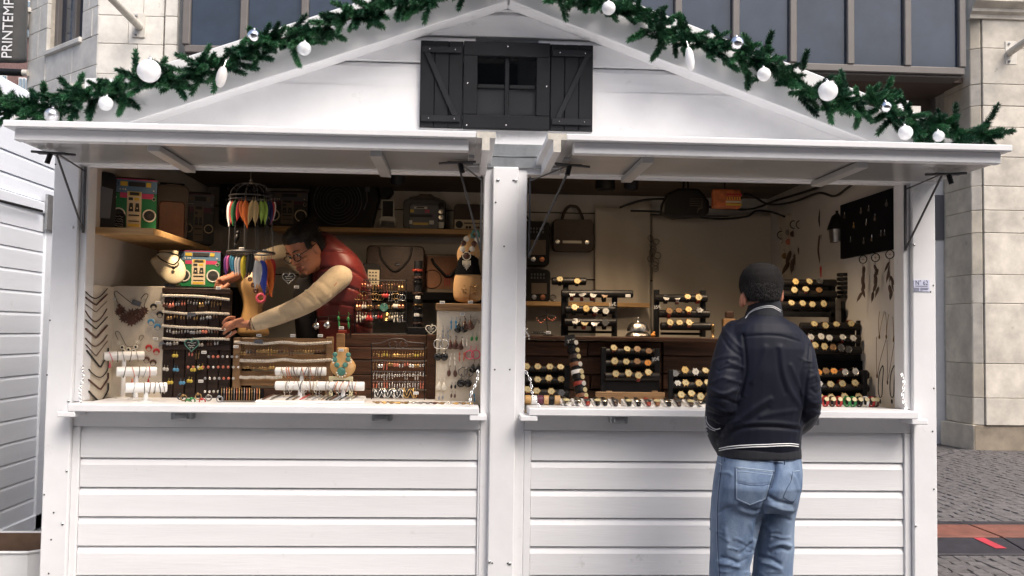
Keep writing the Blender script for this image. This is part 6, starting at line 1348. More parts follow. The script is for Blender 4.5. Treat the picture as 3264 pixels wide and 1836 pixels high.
# slanted bracelet pole
t = thing('slanted_bracelet_pole', 'leaning black pole of leather watches and cuffs before the planks', 'bracelet pole', tuple(pY(1858, 1270, .3)))
a, b = pY(1818, 1070, .36), pY(1856, 1272, .28); m = MB(); m.tube([a, b], [.022, .026], 18); obj('pole', m, 'black', t, smooth='auto'); dd = (b-a).normalized()
m = MB(); m.pbox(1800, 1068, 1830, 1102, .335, .004); obj('price_slate', m, 'slate', t)
for i, (u, mt) in enumerate(((.12, 'black_leather'), (.24, 'black_leather'), (.34, 'brown_leather'), (.46, 'tan_leather'), (.58, 'acrylic_white'), (.66, 'black_leather'), (.76, 'red_leather'), (.86, 'black_leather'), (.95, 'tan_leather'))):
    c = a.lerp(b, u); m = MB(); m.lathe([(.022, -.010), (.030, -.009), (.030, .009), (.022, .010)], c, 18, dd, hollow=True); o = obj('band', m, mt, None, smooth='auto')
    m2 = MB(); m2.lathe([(.001, -.002), (.011, -.002), (.012, .002), (.001, .003)], c+Vector((.018, -.026, .004)), 14, (.5, -.85, .2)); obj('dial', m2, 'dial_cream' if i % 3 else 'dial_white', o, smooth='auto')
    o.name = 'wrap_watch'; WL[o.name] = c; tag(o, ('white' if mt == 'acrylic_white' else mt.split('_')[0])+' leather wrap watch on the leaning black pole', 'watch', 'wrap watches on the leaning pole')
# wooden tray, counter watches on little stands, bracelet rolls
wt = thing('wooden_tray', 'shallow brown wooden tray on the counter under the golden watch rack', 'tray', (pY(2010, 1290, .22).x, .22, BZ))
plank(wt, 1898, 1250, 2120, 1284, .20, .012, 'tan_wood', 'front_board'); plank(wt, 1932, 1246, 1952, 1251, .205, .01, 'tan_wood', 'tab'); plank(wt, 2078, 1246, 2098, 1251, .205, .01, 'tan_wood', 'tab'); m = MB(); a, b = pY(1900, 1280, .22), pY(2118, 1280, .22); m.bb(a.x, b.x, .215, .30, BZ, BZ+.01); obj('base', m, 'tan_wood', wt)
for i, (x, mt, nm) in enumerate(((1808, 'silver_dark', 'steel'), (1846, 'silver_dark', 'steel'), (1877, 'red_leather', 'red'), (1908, 'black_leather', 'black'), (1932, 'black_leather', 'black'), (1965, 'brown_leather', 'brown'), (2008, 'black_leather', 'black'), (2038, 'black_leather', 'black'), (2070, 'red_leather', 'red'), (2098, 'tan_leather', 'tan'), (2134, 'black_leather', 'black'), (2166, 'brown_leather', 'brown'), (2205, 'brown_leather', 'brown'), (2232, 'silver_dark', 'steel'))):
    p = pY(x, 1290, .05); cd = thing('watch_cradle', 'small white cradle stand at the counter edge holding a '+nm+' watch', 'watch stand', (p.x, .08, BZ), 'white watch cradles on the counter')
    m = MB(); m.loft([[Vector((p.x-.022, .02, BZ+.003)), Vector((p.x+.018, .02, BZ+.003)), Vector((p.x+.010, .13, BZ+.003)), Vector((p.x-.030, .13, BZ+.003))], [Vector((p.x-.022, .022, BZ+.006)), Vector((p.x+.018, .022, BZ+.006)), Vector((p.x+.010, .125, BZ+.032)), Vector((p.x-.030, .125, BZ+.032))]]); obj('wedge', m, 'acrylic_white', cd, bevel=.002)
    w_ = thing('counter_watch', nm+'-strap watch lying on a white cradle at the counter edge', 'watch', (p.x, .06, BZ+.02), 'watches on white cradles'); m = MB()
    m.tube([(p.x-.010, .012, BZ+.010), (p.x-.006, .03, BZ+.018), (p.x-.004, .06, BZ+.026), (p.x-.006, .1, BZ+.036), (p.x-.010, .12, BZ+.038)], [.009, .010, .011, .010, .008], 8, flat=.35); obj('strap', m, mt, w_, smooth=True)
    m = MB(); m.lathe([(.001, -.002), (.015, -.002), (.016, .002), (.012, .004), (.001, .004)], (p.x-.004, .058, BZ+.029), 16, (0, -.3, 1)); obj('dial', m, ['dial_cream', 'silver', 'dial_dark'][i % 3], w_, smooth='auto')
for i, (x, mt) in enumerate(((1682, 'skin_plastic'), (1702, 'acrylic_white'), (1722, 'wine_print'), (1742, 'mannequin_tan'), (1756, 'black_leather'), (1776, 'mannequin_tan'))):
    p = pY(x, 1285, .12); m = MB(); m.lathe([(.019, -.014), (.022, -.012), (.022, .012), (.019, .014)], (p.x, .12, BZ+.023), 18, (1, 0, 0)); tag(obj('cuff_band', m, mt, None, smooth='auto'), {'skin_plastic': 'orange-tan', 'acrylic_white': 'white', 'wine_print': 'wine red', 'mannequin_tan': 'light tan', 'black_leather': 'black'}[mt]+' leather cuff lying on the counter by the chain', 'cuff', 'leather cuffs by the chain')
# reception bell
p = pY(2033, 1072, .52); bl = thing('reception_bell', 'large engraved silver counter bell on the wooden ledge', 'bell', (p.x, .52, LZ)); k = sc(.52, 2033)
m = MB(); m.lathe([(38*k, 0), (39*k, .006), (36*k, .014), (31*k, .022), (24*k, .026), (10*k, .028)], (p.x, .52, LZ), 36); obj('base', m, 'bell_silver', bl, smooth='auto')
m = MB(); m.lathe([(34.5*k, .028), (35*k, .032), (33.5*k, .045), (29*k, .060), (21*k, .071), (10*k, .076), (3*k, .077)], (p.x, .52, LZ), 36); obj('dome', m, 'bell_silver', bl, smooth='auto')
m = MB(); m.cyl((p.x, .52, LZ+.076), (p.x, .52, LZ+.095), .003, .003, 10); m.sph((p.x, .52, LZ+.097), .005, 10, 7); m.cyl((p.x, .52, LZ+.075), (p.x, .52, LZ+.081), .010, .006, 12); obj('button', m, 'silver', bl, smooth='auto')
# small things on the ledge
m = MB(); p = pY(2082, 1068, .48); m.sph(p, (.012, .01, .010), 10, 7); m.sph(p+Vector((.004, 0, .012)), .007, 8, 6); tag(obj('orange_figurine', m, 'dial_orange', None, smooth=True), 'tiny orange figurine on the ledge beside the bell', 'figurine')
m = MB(); p = pY(2272, 1080, .50); m.lathe([(.014, 0), (.014, .004), (.006, .006), (.007, .03), (.010, .04), (.006, .05), (.010, .056), (.008, .068), (.001, .072)], (p.x, .5, LZ), 14); tag(obj('gold_statuette', m, 'brass_dark', None, smooth=True), 'small brass statuette on the ledge end next to the stepped rack', 'statuette')
m = MB(); m.pbox(2306, 1016, 2346, 1078, .62, .04); bo_ = obj('cardboard_box', m, 'tan_wood', None, bevel=.003); tag(bo_, 'small tan box on the ledge beside the customer shoulder', 'box'); m = MB(); m.pbox(2314, 992, 2340, 1014, .64, .03); obj('lid', m, 'brown_leather', bo_, bevel=.006)
t = thing('bracelet_tree', 'thin black stand with a coral bracelet by the centre post', 'bracelet stand', tuple(pY(1745, 1062, .5))); m = MB(); m.tube([pY(1746, 1060, .5), pY(1741, 985, .5)], .0018, 5); m.tube([pY(1715, 1012, .5), pY(1741, 1004, .5), pY(1770, 1008, .5)], .0016, 5); m.lathe([(.025, 0), (.025, .004), (.003, .006)], (pY(1746, 1066, .5).x, .5, LZ), 16); obj('stem', m, 'black', t)
for i, (x, y) in enumerate([(1710+5*q, 1015+14*math.sin(q*.55)) for q in range(6)] + [(1745+5*q, 1012+10*math.sin(q*.6)) for q in range(6)]):
    m = MB(); m.sph(pY(x, y, .49), .0042, 7, 5); obj('bead', m, 'bead_coral' if i % 2 else 'copper', t, smooth=True)
m = MB()
for q in range(12): m.sph(pY(1680+rnd.uniform(-6, 8), 1045+5*q*.6+rnd.uniform(-2, 2), .42), .006, 8, 6)
tag(obj('silver_charm', m, 'chrome', None, smooth=True), 'bunch of shiny silver charms hanging beside the centre post', 'charm')
m = MB(); 
for q in range(9): m.torus(pY(1695+7*q, 1060+rnd.uniform(-2, 2), .45), .006, .0024, (rnd.uniform(-1, 1), -1, .6), 10, 5)
tag(obj('link_bracelet', m, 'bead_black', None, smooth=True), 'dark link bracelet lying along the ledge by the post', 'bracelet')
SX = 1.868
# ------------------------------------------------------------------ back wall of the right bay
def sheet(name, label, px, Y, folds, amp):
    (x0, y0, x1, y1) = px
    def fn(u, v):
        p = pY(x0+(x1-x0)*u, y0+(y1-y0)*v + 10*math.sin(u*5), Y); a = amp*(.3+v*.7); p.y -= a*(math.sin(u*folds*6.283+v*2.2+u*u*3)*.5*(1-.6*v)+.25*math.sin(u*folds*1.7*6.283-v*3+1)*v+.5) + .01; return p
    m = MB(); m.surf(fn, 60, 24); o = obj(name, m, 'cloth_beige', None, smooth=True); o.modifiers.new('s', 'SOLIDIFY').thickness = .003; return tag(o, label, 'curtain')
sheet('cloth_sheet', 'dim beige cloth sheet hanging right of the brown radio bag', (1895, 655, 2072, 1085), 1.96, 1.1, .05)
sheet('cloth_sheet', 'wide beige cloth sheet hanging behind the customer head', (2078, 690, 2482, 1090), 1.96, 1.6, .05)
t, M = bag_base('radio_wall_bag', 'brown leather bag printed like an old radio hung on the back wall', pY(1827, 802, 1.90), Vector((1, 0, 0)), .27, .215, .08, 'brown_leather')
m = MB(); m.M = M; m.tube(smoothpath([(-.075, .03, .205), (-.06, .03, .26), (-.03, .03, .30), (0, .03, .305), (.03, .03, .295), (.055, .03, .25), (.068, .03, .205)]), .010, 6, flat=.5); obj('handle', m, 'brown_leather', t, smooth=True)
m = MB(); m.M = M; m.bb(-.07, .055, -.004, 0, .055, .072); obj('tuning_dial', m, 'silver_dark', t)
for x in (-.105, .09):
    m = MB(); m.M = M; m.lathe([(.002, -.006), (.014, -.005), (.016, .002)], (x, -.004, .062), 14, (0, 1, 0)); obj('knob', m, 'silver', t, smooth='auto')
for (cx, cy, h, lb) in ((1705, 848, 145, 'dark bag printed like an old telephone hung by the centre post'), (1708, 962, 105, 'smaller dark radio-print bag standing on the right shelf')):
    Yb = 1.88; p = pY(cx, cy, Yb); 
    if h == 105: p.z = RSZ
    t, M = bag_base('telephone_bag', lb, p, Vector((1, 0, 0)), .19, h*sc(Yb), .08, 'black_leather'); H = h*sc(Yb)
    m = MB(); m.M = M; m.bb(-.03, .07, -.004, 0, H*.25, H*.58); obj('panel', m, 'taupe_print', t); m = MB(); m.M = M
    for i in range(10): m.bb(-.035+.02*(i % 5), -.024+.02*(i % 5), -.004, 0, H*.8+.022*(i//5)-.02, H*.8+.022*(i//5)-.006)
    obj('keys', m, 'grey_print', t)
    for x, mt in ((-.012, 'silver'), (.045, 'copper')):
        m = MB(); m.M = M; m.lathe([(.002, -.006), (.016, -.005), (.018, .002)], (x, -.004, H*.15), 14, (0, 1, 0)); obj('knob', m, mt, t, smooth='auto')
    if h == 145:
        m = MB(); m.M = M; m.tube([(-.10, .02, H+.10), (-.05, .02, H+.02), (-.02, .02, H-.01)], .014, 6, flat=.5); obj('strap', m, 'black_leather', t)
m = MB(); p = pY(1768, 950, 1.7); m.torus((p.x, 1.8, RSZ+.024), .020, .005, (.2, -1, .1), 18, 6); m.lathe([(.001, -.003), (.013, -.003), (.014, .003)], (p.x, 1.785, RSZ+.022), 14, (0, 1, 0)); tag(obj('lone_watch', m, 'silver_dark', None, smooth='auto'), 'single dark watch standing on the right shelf', 'watch')
# dark spotlight body, hanging purses, cables
t = thing('hanging_lamp_head', 'black lamp head under the ceiling between flap and back wall', 'lamp', tuple(pY(1930, 605, 1.3))); m = MB(); c = pY(1930, 585, 1.3); m.lathe([(.045, -.045), (.06, -.035), (.058, .06), (.03, .075)], c, 18, sy=.7); obj('head', m, 'black', t, smooth='auto'); m = MB(); m.tube([c+Vector((0, 0, .07)), Vector((c.x, c.y, 2.42))], .008, 6); obj('stem', m, 'black', t)
t = thing('black_purse', 'rounded black purse with Greek key pattern hanging under the ceiling', 'purse', tuple(pY(2170, 696, 1.25))); Yq = 1.25
m = MB(); pl = [(2108, 680), (2112, 650), (2130, 615), (2165, 598), (2230, 600), (2262, 640), (2262, 680), (2235, 692), (2150, 697)]; pp = [pY(x, y, Yq) for x, y in pl]
m.loft([[p+Vector((0, d, 0)) for p in pp] for d in (0, .08)]); obj('body', m, 'black_leather', t, bevel=.015, seg=2)
m = MB()
for q in range(4): m.tube([pY(x, y, Yq-.002) for x, y in ((2198, 634+7*q), (2240-4*q, 634+7*q), (2240-4*q, 664), (2222, 664+5*q))], .0014, 4)
obj('key_pattern', m, 'taupe_print', t); m = MB(); m.tube([pY(2178, 600, Yq+.03), pY(2184, 540, Yq+.03)], .006, 5); m.tube([pY(2194, 600, Yq+.03), pY(2190, 540, Yq+.03)], .006, 5); obj('strap', m, 'black_leather', t)
t = thing('striped_pouch', 'orange patterned striped pouch lit warmly under the ceiling', 'pouch', tuple(pY(2318, 668, 1.1))); Yq = 1.1
m = MB(); m.pbox(2272, 602, 2364, 664, Yq, .05); obj('body', m, 'lamp_orange', t, bevel=.012, seg=2)
for y, mt in ((620, 'bead_red'), (632, 'dark_print'), (643, 'cream_print'), (652, 'yellow_print')):
    m = MB(); m.pbox(2314, y-3, 2366, y+3, Yq-.004, .004); obj('stripe', m, mt, t)
m = MB()
for q in range(6): m.pbox(2316+8*q, 628, 2321+8*q, 637, Yq-.006, .002)
obj('pattern', m, 'dial_orange', t); m = MB(); m.tube([pY(2310, 602, Yq+.02), pY(2312, 545, Yq+.02)], .004, 5); obj('cord', m, 'black', t)
for (pts, Y, r, lb) in (([(1975, 662), (2040, 640), (2105, 634), (2180, 634), (2260, 660), (2370, 668), (2420, 660), (2470, 640), (2600, 600), (2640, 570)], 1.6, .008, 'thick black cable sagging from the cloth to the ceiling corner'), ([(2010, 672), (2120, 676), (2210, 690), (2300, 698), (2380, 690), (2410, 672), (2460, 676), (2500, 690)], 1.7, .007, 'black cable looping above the wide cloth sheet'), ([(2370, 618), (2400, 625), (2440, 648), (2480, 652), (2540, 640), (2610, 615), (2660, 625), (2700, 600), (2735, 575)], 1.45, .007, 'black cable running along the side wall top')):
    m = MB(); m.tube([(pY(x, y, Y) if pY(x, y, Y).x < SX-.03 else pX(x, y, SX-.03)) for x, y in smoothpath(pts, 8)], r, 6); tag(obj('cable', m, 'cable', None, smooth=True), lb, 'cable')
m = MB(); 
for q in range(10): m.torus(pY(2086+rnd.uniform(-12, 14), 760+12*q*.9, 1.9), .018+rnd.uniform(0, .012), .003, (rnd.uniform(-.6, .6), -1, rnd.uniform(-.4, .4)), 14, 5)
tag(obj('hoop_bundle', m, 'silver_dark', None, smooth=True), 'bundle of dark hoops hanging between the two cloth sheets', 'hoops')
# ------------------------------------------------------------------ side wall of the right bay
SX = 1.868
def sw(px, py, off=.0): return pX(px, py, SX-off)
cy_ = lambda px: 1.75-(px-2480)/112*.52
m = MB(); bx_ = [pY(x, y, cy_(x)) for x, y in ((2480, 690), (2562, 672), (2592, 892), (2494, 900))]
m.loft([[p for p in bx_], [p+Vector((.004, .015, 0)) for p in bx_]]); t = obj('corner_earring_board', m, 'linen', None, bevel=.002); tag(t, 'pale board with hoops and brown feathers in the far wall corner', 'display board', kind='thing')
for (x, y, kind, mt) in ((2530, 712, 'hoop', 'bead_black'), (2548, 712, 'hoop', 'bead_black'), (2488, 745, 'hoop', 'bead_black'), (2510, 740, 'disc', 'silver_dark'), (2526, 745, 'disc', 'bead_brown'), (2490, 768, 'drop', 'silver'), (2512, 770, 'disc', 'bead_coral'), (2500, 815, 'disc', 'brass_dark')):
    earring(kind, mt, pY(x, y, cy_(x)-.02), 'earring pinned to the corner board behind the customer', 'earrings on the corner board', 2.2)
for (x, y, tl_) in ((2520, 800, .3), (2532, 810, -.2), (2545, 790, -.35), (2528, 825, .1), (2515, 835, .5)): feather(x, y, cy_(x)-.03, 'brown', 1.3, 'corner board behind the customer', 'feathers on the corner board', 0, tl_)
# black felt pendant board
c0, c1, c2_, c3 = sw(2690, 655), sw(2853, 598), sw(2866, 793), sw(2704, 828)
yA, yB = c0.y, sw(2858, 690).y; zt_, zb_ = (sw(2855, 600).z), (sw(2866, 793).z)
fbd = thing('pendant_board', 'black felt board of silver pendants on the side wall', 'display board', (SX, (yA+yB)/2, zb_)); m = MB(); m.bb(SX-.022, SX-.002, yB, yA, zb_, zt_); obj('panel', m, 'black_felt', fbd, bevel=.003)
z3 = lambda x, y: (2440+x/3.45, 540+y/3.45)
for i, (x, y, r, mt) in enumerate(((1050, 470, 23, 'silver_dark'), (1135, 445, 20, 'silver_dark'), (1330, 385, 28, 'silver_dark'), (1205, 540, 32, 'silver'), (1110, 595, 25, 'silver'), (970, 630, 20, 'gold'), (1080, 800, 23, 'silver_dark'), (1170, 770, 22, 'silver'), (870, 520, 18, 'silver_dark'), (935, 790, 16, 'silver_dark'), (1270, 720, 16, 'silver_dark'), (1310, 715, 14, 'silver_dark'))):
    p = sw(*z3(x, y), .026); m = MB(); m.lathe([(.001, -.002), (r/3.45*.0014, -.002), (r/3.45*.0014, .002), (.001, .003)], p, 14, (-1, 0, 0)); m.tube([p+Vector((0, 0, .008)), p+Vector((0, 0, .024))], .0012, 4); tag(obj('pendant', m, mt, None, smooth='auto'), {'silver': 'bright silver', 'silver_dark': 'dull silver', 'gold': 'gold'}[mt]+' round pendant on the black felt board', 'pendant', 'pendants on the black felt board')
# dreamcatchers
for (x, y, lb) in ((1073, 990, 'dreamcatcher with pinkish web and brown feathers under the felt board'), (1210, 970, 'slim dreamcatcher with brown feathers hanging between two others'), (1368, 935, 'largest dreamcatcher with brown feathers nearest the chalet opening')):
    c = sw(*z3(x, y), .03); t = thing('dreamcatcher', lb, 'dreamcatcher', (c.x, c.y, c.z-.3), 'dreamcatchers on the side wall'); m = MB(); nr_ = Vector((-1, -.9, 0)); m.torus(c, .020, .0028, nr_, 18, 6); obj('hoop', m, 'bead_black', t, smooth=True)
    m = MB(); 
    for q in range(4):
        sd_ = Vector((nr_.y, -nr_.x, 0)).normalized(); a_ = math.pi*q/4; d_ = sd_*math.cos(a_)+Vector((0, 0, math.sin(a_))); m.tube([c-d_*.019, c+d_*.019], .0006, 4)
    m.tube([c-Vector((0, 0, .02)), c-Vector((0, .0, .17))], .0012, 4); m.tube([c+Vector((-.008, -.008, -.02)), c+Vector((-.008, -.012, -.13))], .0012, 4); obj('web', m, 'bead_brown', t)
    for q in range(7):
        f = mesh_obj('feather', FM['brown'], c+Vector((rnd.uniform(-.012, .008), rnd.uniform(-.015, .01), -.035-.022*q)), t, (rnd.uniform(-.2, .2), rnd.uniform(-.5, .5), rnd.uniform(-.8, .8))); f.scale = (.75,)*3
# long necklaces on the lower side wall
for i, (L_, mt) in enumerate(((((1075, 452), (1065, 560), (1072, 690)), 'brass_dark'), (((1120, 452), (1090, 580), (1072, 690)), 'brass_dark'), (((1130, 460), (1140, 560), (1138, 690)), 'brass_dark'), (((1160, 480), (1145, 600), (1138, 690)), 'brass_dark'), (((1200, 500), (1205, 600), (1207, 720)), 'brass_dark'), (((1270, 460), (1240, 580), (1207, 720)), 'brass_dark'), (((1045, 690), (1045, 900), (1050, 1060)), 'bead_brown'), (((1140, 700), (1085, 900), (1052, 1060)), 'bead_brown'), (((1145, 720), (1150, 950), (1150, 1120)), 'bead_brown'), (((1215, 740), (1180, 950), (1150, 1120)), 'bead_brown'), (((1230, 730), (1232, 950), (1240, 1120)), 'bead_brown'))):
    y6 = lambda x, y: (2440+x/2.957, 840+y/2.957); m = MB(); m.tube([sw(*y6(x, y), .006) for x, y in smoothpath([tuple(q) for q in L_], 5)], .0014, 5)
    p = sw(*y6(*L_[-1]), .01); m.sph(p, (.004, .006, .012), 8, 6); tag(obj('long_necklace', m, mt, None, smooth=True), ('bronze chain' if mt == 'brass_dark' else 'brown cord')+' necklace with small pendant hanging on the lower side wall', 'necklace', 'long necklaces on the side wall')
for (x, lab) in ((1085, 'dark cord loop necklace low on the side wall'), (1195, 'dark cord loop necklace with oval pendant low on the side wall')):
    m = MB(); L_ = [(x+20, 960), (x-10, 1030), (x-22, 1150), (x-15, 1240), (x, 1262), (x+15, 1230), (x+18, 1120), (x+26, 1000), (x+20, 960)]; m.tube([sw(*y6(a, b), .008) for a, b in smoothpath(L_, 4)], .0026, 5); m.sph(sw(*y6(x-4, 1300), .01), (.004, .006, .012), 8, 6); tag(obj('loop_necklace', m, 'bead_black', None, smooth=True), lab, 'necklace')
# dark lamp / pouch / tassels between board and felt
t = thing('wall_lamp', 'black conical lamp with glass rim and red pouch beside the felt board', 'lamp', tuple(pY(2672, 775, .82))); c = pY(2672, 715, .82); m = MB(); m.lathe([(.06, -.03), (.055, -.01), (.035, .045), (.015, .06), (.015, .075)], c, 20); obj('shade', m, 'black', t, smooth='auto'); m = MB(); m.cyl(c-Vector((0, 0, .03)), c-Vector((0, 0, .10)), .052, .045, 18); obj('glass', m, 'silver_dark', t, smooth='auto'); m = MB(); m.tube([c+Vector((0, 0, .07)), c+Vector((.02, .1, .12))], .008, 6); obj('arm', m, 'black', t)
m = MB(); c = pY(2690, 830, .78); m.loft([[c+Vector((x, 0, z)) for x, z in ((-.012, .05), (.016, .045), (.022, .0), (.004, -.055), (-.016, -.01))], [c+Vector((x, .02, z)) for x, z in ((-.012, .05), (.016, .045), (.022, .0), (.004, -.055), (-.016, -.01))]]); tag(obj('red_pouch', m, 'dial_orange', None, bevel=.006), 'small orange-red leather pouch hanging under the wall lamp', 'pouch')
for (x, y0, y1, mt, lb) in ((2625, 665, 745, 'bead_black', 'black fringed necklace hanging high between corner board and lamp'), (2622, 752, 850, 'bead_brown', 'brown leather loop necklace with red tassel by the corner board')):
    m = MB(); L_ = [(x-10, y0), (x-14, (y0+y1)/2), (x-4, y1), (x+4, y1), (x+14, (y0+y1)/2), (x+12, y0), (x, y0-3), (x-10, y0)]; m.tube([pY(a, b, 1.08) for a, b in smoothpath(L_, 4)], .005, 6); o = obj('hanging_necklace', m, mt, None, smooth=True); tag(o, lb, 'necklace')
    m = MB(); m.lathe([(.004, .0), (.014, -.02), (.010, -.07), (.001, -.08)], pY(x-2, y1-6, 1.06), 10); obj('tassel', m, 'bead_red' if mt == 'bead_brown' else 'bead_black', o)
t = thing('leather_cuff_pile', 'stack of dark leather cuffs at the end of the upper side rack', 'cuffs', tuple(pY(2688, 950, .72)))
for q in range(6):
    p = pY(2688, 946-14*q, .72); m = MB(); m.lathe([(.030, -.009), (.034, -.007), (.034, .007), (.030, .009)], p, 18, hollow=True); obj('cuff', m, 'black_leather', t, smooth='auto')
m = MB(); p0_ = pY(2688, 1010, .72); m.cyl((p0_.x, .72, BZ), (p0_.x, .72, pY(2688, 960, .72).z), .012, .012, 10); obj('post', m, 'black', t)
for (x, y, Y, l) in ((2002, 943, .53, 'price tag at the end of the top roll beside the bell'), (1748, 1060, .42, 'price tag on the ledge by the bracelet stand'), (2695, 773, .74, 'price tag under the wall lamp'), (2809, 795, .30, 'price tag at the bottom of the felt board')): tags(x, y, Y, l)
for (x, y, Y, lb, tx) in ((1952, 971, .52, 'chalk price 35 euro written on the rack beside the bell', '35€'), (2095, 979, .53, 'chalk price 35 euro written on the stepped ledge rack', '35€'), (2090, 1145, .36, 'chalk price 30 euro on the golden plank rack', '30€'), (1820, 1088, .325, 'chalk price 35 euro on the leaning bracelet pole', '35€')):
    p = pY(x, y, Y); o = put_text('chalk_price', tx, .024, Matrix.Translation((p.x, Y, p.z)) @ FACE @ Matrix.Rotation(.15, 4, 'Z'), 'chalk', None); tag(o, lb, 'price')
# ------------------------------------------------------------------ people: helpers
_CM = np.array([[*RIGHT], [*UP], [*_fw]]); _CL = np.array([*CAM_LOC])
def proj_np(V):
    d = (V-_CL) @ _CM.T; return np.stack([IMW/2+FPX*d[:, 0]/d[:, 2], IMH/2-FPX*d[:, 1]/d[:, 2]], 1)
def sring(c, hx, hy, n=28, e=2.3, rot=0.):
    out = []
    for i in range(n):
        a = 2*math.pi*i/n; ca, sa = math.cos(a), math.sin(a)
        x = hx*math.copysign(abs(ca)**(2/e), ca); y = hy*math.copysign(abs(sa)**(2/e), sa)
        out.append(c+Vector((x*math.cos(rot)-y*math.sin(rot), x*math.sin(rot)+y*math.cos(rot), 0)))
    return out
def trunk(mb, rings, Y0, e=2.3, grow=0.):
    """rings: (py, xl, xr, half depth, y offset) read off the photo at depth Y0"""
    R_ = []
    for (y, xl, xr, hd, *o) in rings:
        Yc_ = Y0+(o[0] if o else 0); c = pY((xl+xr)/2, y, Yc_); R_.append(sring(c, (xr-xl)/2*sc(Yc_, xl)+grow, hd+grow, 28, e))
    mb.loft(R_)
def limb(mb, pts, n=18, grow=0., flat=1.):
    """pts: (px, py, Y, radius m)"""
    q = smoothpath([(*pY(x, y, Y), r) for x, y, Y, r in pts], 4); mb.tube([Vector(p[:3]) for p in q], [p[3]+grow for p in q], n, flat=flat)
    mb.sph(Vector(q[0][:3]), q[0][3]+grow, 14, 9); mb.sph(Vector(q[-1][:3]), q[-1][3]+grow, 14, 9)
def fuse(name, mb, voxel, mats, parent, smooth_it=6, disp=None):
    """join overlapping closed shapes into one continuous skin"""
    o = obj(name+'_raw', mb, mats, None, origin=(0, 0, 0))
    r = o.modifiers.new('r', 'REMESH'); r.mode = 'VOXEL'; r.voxel_size = voxel; r.use_smooth_shade = True
    if smooth_it: s_ = o.modifiers.new('s', 'SMOOTH'); s_.iterations = smooth_it; s_.factor = .5
    me = evaluated(o); bpy.data.objects.remove(o); WL.pop(name+'_raw', None)
    n = len(me.vertices); V = np.empty(n*3); me.vertices.foreach_get('co', V); V = V.reshape(-1, 3)
    N = np.empty(n*3); me.vertices.foreach_get('normal', N); N = N.reshape(-1, 3)
    if disp is not None: V = V + N*disp(V, N)[:, None]
    o_ = (V.min(0)+V.max(0))/2
    me.vertices.foreach_set('co', (V-o_).ravel()); me.update(); me.name = name
    me.materials.clear()
    for m_ in (mats if isinstance(mats, (list, tuple)) else [mats]): me.materials.append(MAT(m_))
    me.polygons.foreach_set('use_smooth', [True]*len(me.polygons))
    ob = bpy.data.objects.new(name, me); COL.objects.link(ob); place(ob, o_, parent); return ob
def seg_dist(P_, A, B):
    d = B-A; L = max((d**2).sum(), 1e-9); t = np.clip(((P_-A) @ d)/L, 0, 1); return np.sqrt(((P_-(A+t[:, None]*d))**2).sum(1))
def folds(strokes, lump=.003, freq=9., seed=0., facing=True):
    """cloth relief: strokes (photo polyline, half width px, height m), plus soft lumps"""
    def f(V, N):
        px = proj_np(V); out = np.zeros(len(V))
        vis = ((V-_CL)*N).sum(1) < 0
        for pl, w, h in strokes:
            d = np.full(len(V), 1e9); pl = smoothpath(pl, 4) if len(pl) > 2 else pl
            for a, b in zip(pl[:-1], pl[1:]): d = np.minimum(d, seg_dist(px, np.array(a, float), np.array(b, float)))
            out += np.where(vis, h*np.exp(-(d/w)**2), 0)
        if lump:
            for k, (fx, fz, ph) in enumerate(((1, .7, 0), (1.7, 1.1, 2.), (2.9, 2.3, 4.))):
                out += lump/(k+1)*np.sin(V[:, 0]*freq*fx*2.1+seed+ph+np.sin(V[:, 2]*freq*1.3+ph)*1.3)*np.sin(V[:, 2]*freq*fz*1.9+ph+V[:, 1]*freq*1.2+seed)
        return out
    return f
def tree_of(ob):
    me = ob.data; o = WL[ob.name]; return BVHTree.FromPolygons([v.co+o for v in me.vertices], [tuple(p.vertices) for p in me.polygons])
def drape(tree, pts, off=.0015, step=4):
    """photo polyline laid on a surface"""
    out = []
    fine = []
    for a, b in zip(pts[:-1], pts[1:]):
        n = max(1, int(math.dist(a, b)/step))
        for i in range(n): fine.append((a[0]+(b[0]-a[0])*i/n, a[1]+(b[1]-a[1])*i/n))
    fine.append(pts[-1])
    for x, y in fine:
        d = ray(x, y).normalized(); h = tree.ray_cast(CAM_LOC, d)
        if h[0] is not None: out.append(h[0]+h[1]*off)
    return out
def stitch(name, ob_tree, pts, r, mat, parent, off=.001, step=4):
    L_ = drape(ob_tree, pts, off, step)
    if len(L_) < 2: return
    m = MB(); m.tube(L_, r, 5); return obj(name, m, mat, parent, smooth=True)
P('skin', (.36, .15, .085), .55, var=.14, vs_=9, bump=.08, bs=120, spec=.4)
P('skin_ruddy', (.42, .17, .10), .5, var=.2, vs_=9, spec=.4)
P('hair_dark', (.006, .005, .0045), .5, spec=.3, bump=.7, bs=160)
P('hair_grey', (.017, .0155, .015), .85, spec=.08)
P('hair_fibre', (.020, .017, .0155), .75, spec=.12)
P('hair_fibre_grey', (.055, .052, .051), .8, spec=.1)
P('navy_nylon', (.0066, .0083, .0175), .57, spec=.18, sheen=.06, var=.2, vs_=3, bump=.35, bs=16, stretch=(1, 1, .5))
P('navy_rib', (.010, .011, .016), .8, bump=.5, bs=300)
P('piping_white', (.72, .72, .72), .6)
P('denim', (.235, .305, .41), .9, col2=(.075, .12, .21), vs_=7, bump=.45, bs=300, spec=.2, detail=8, stretch=(1.4, 1.4, .6))
P('thread_pale', (.34, .42, .52), .8); P('seam_dark', (.03, .05, .10), .85)
P('vest_red', (.125, .012, .010), .5, var=.25, vs_=4, bump=.15, bs=30, sheen=.1)
P('knit_beige', (.50, .40, .27), .9, var=.15, vs_=12, bump=.9, bs=190, stretch=(1, 1, 2.2), sheen=.3)
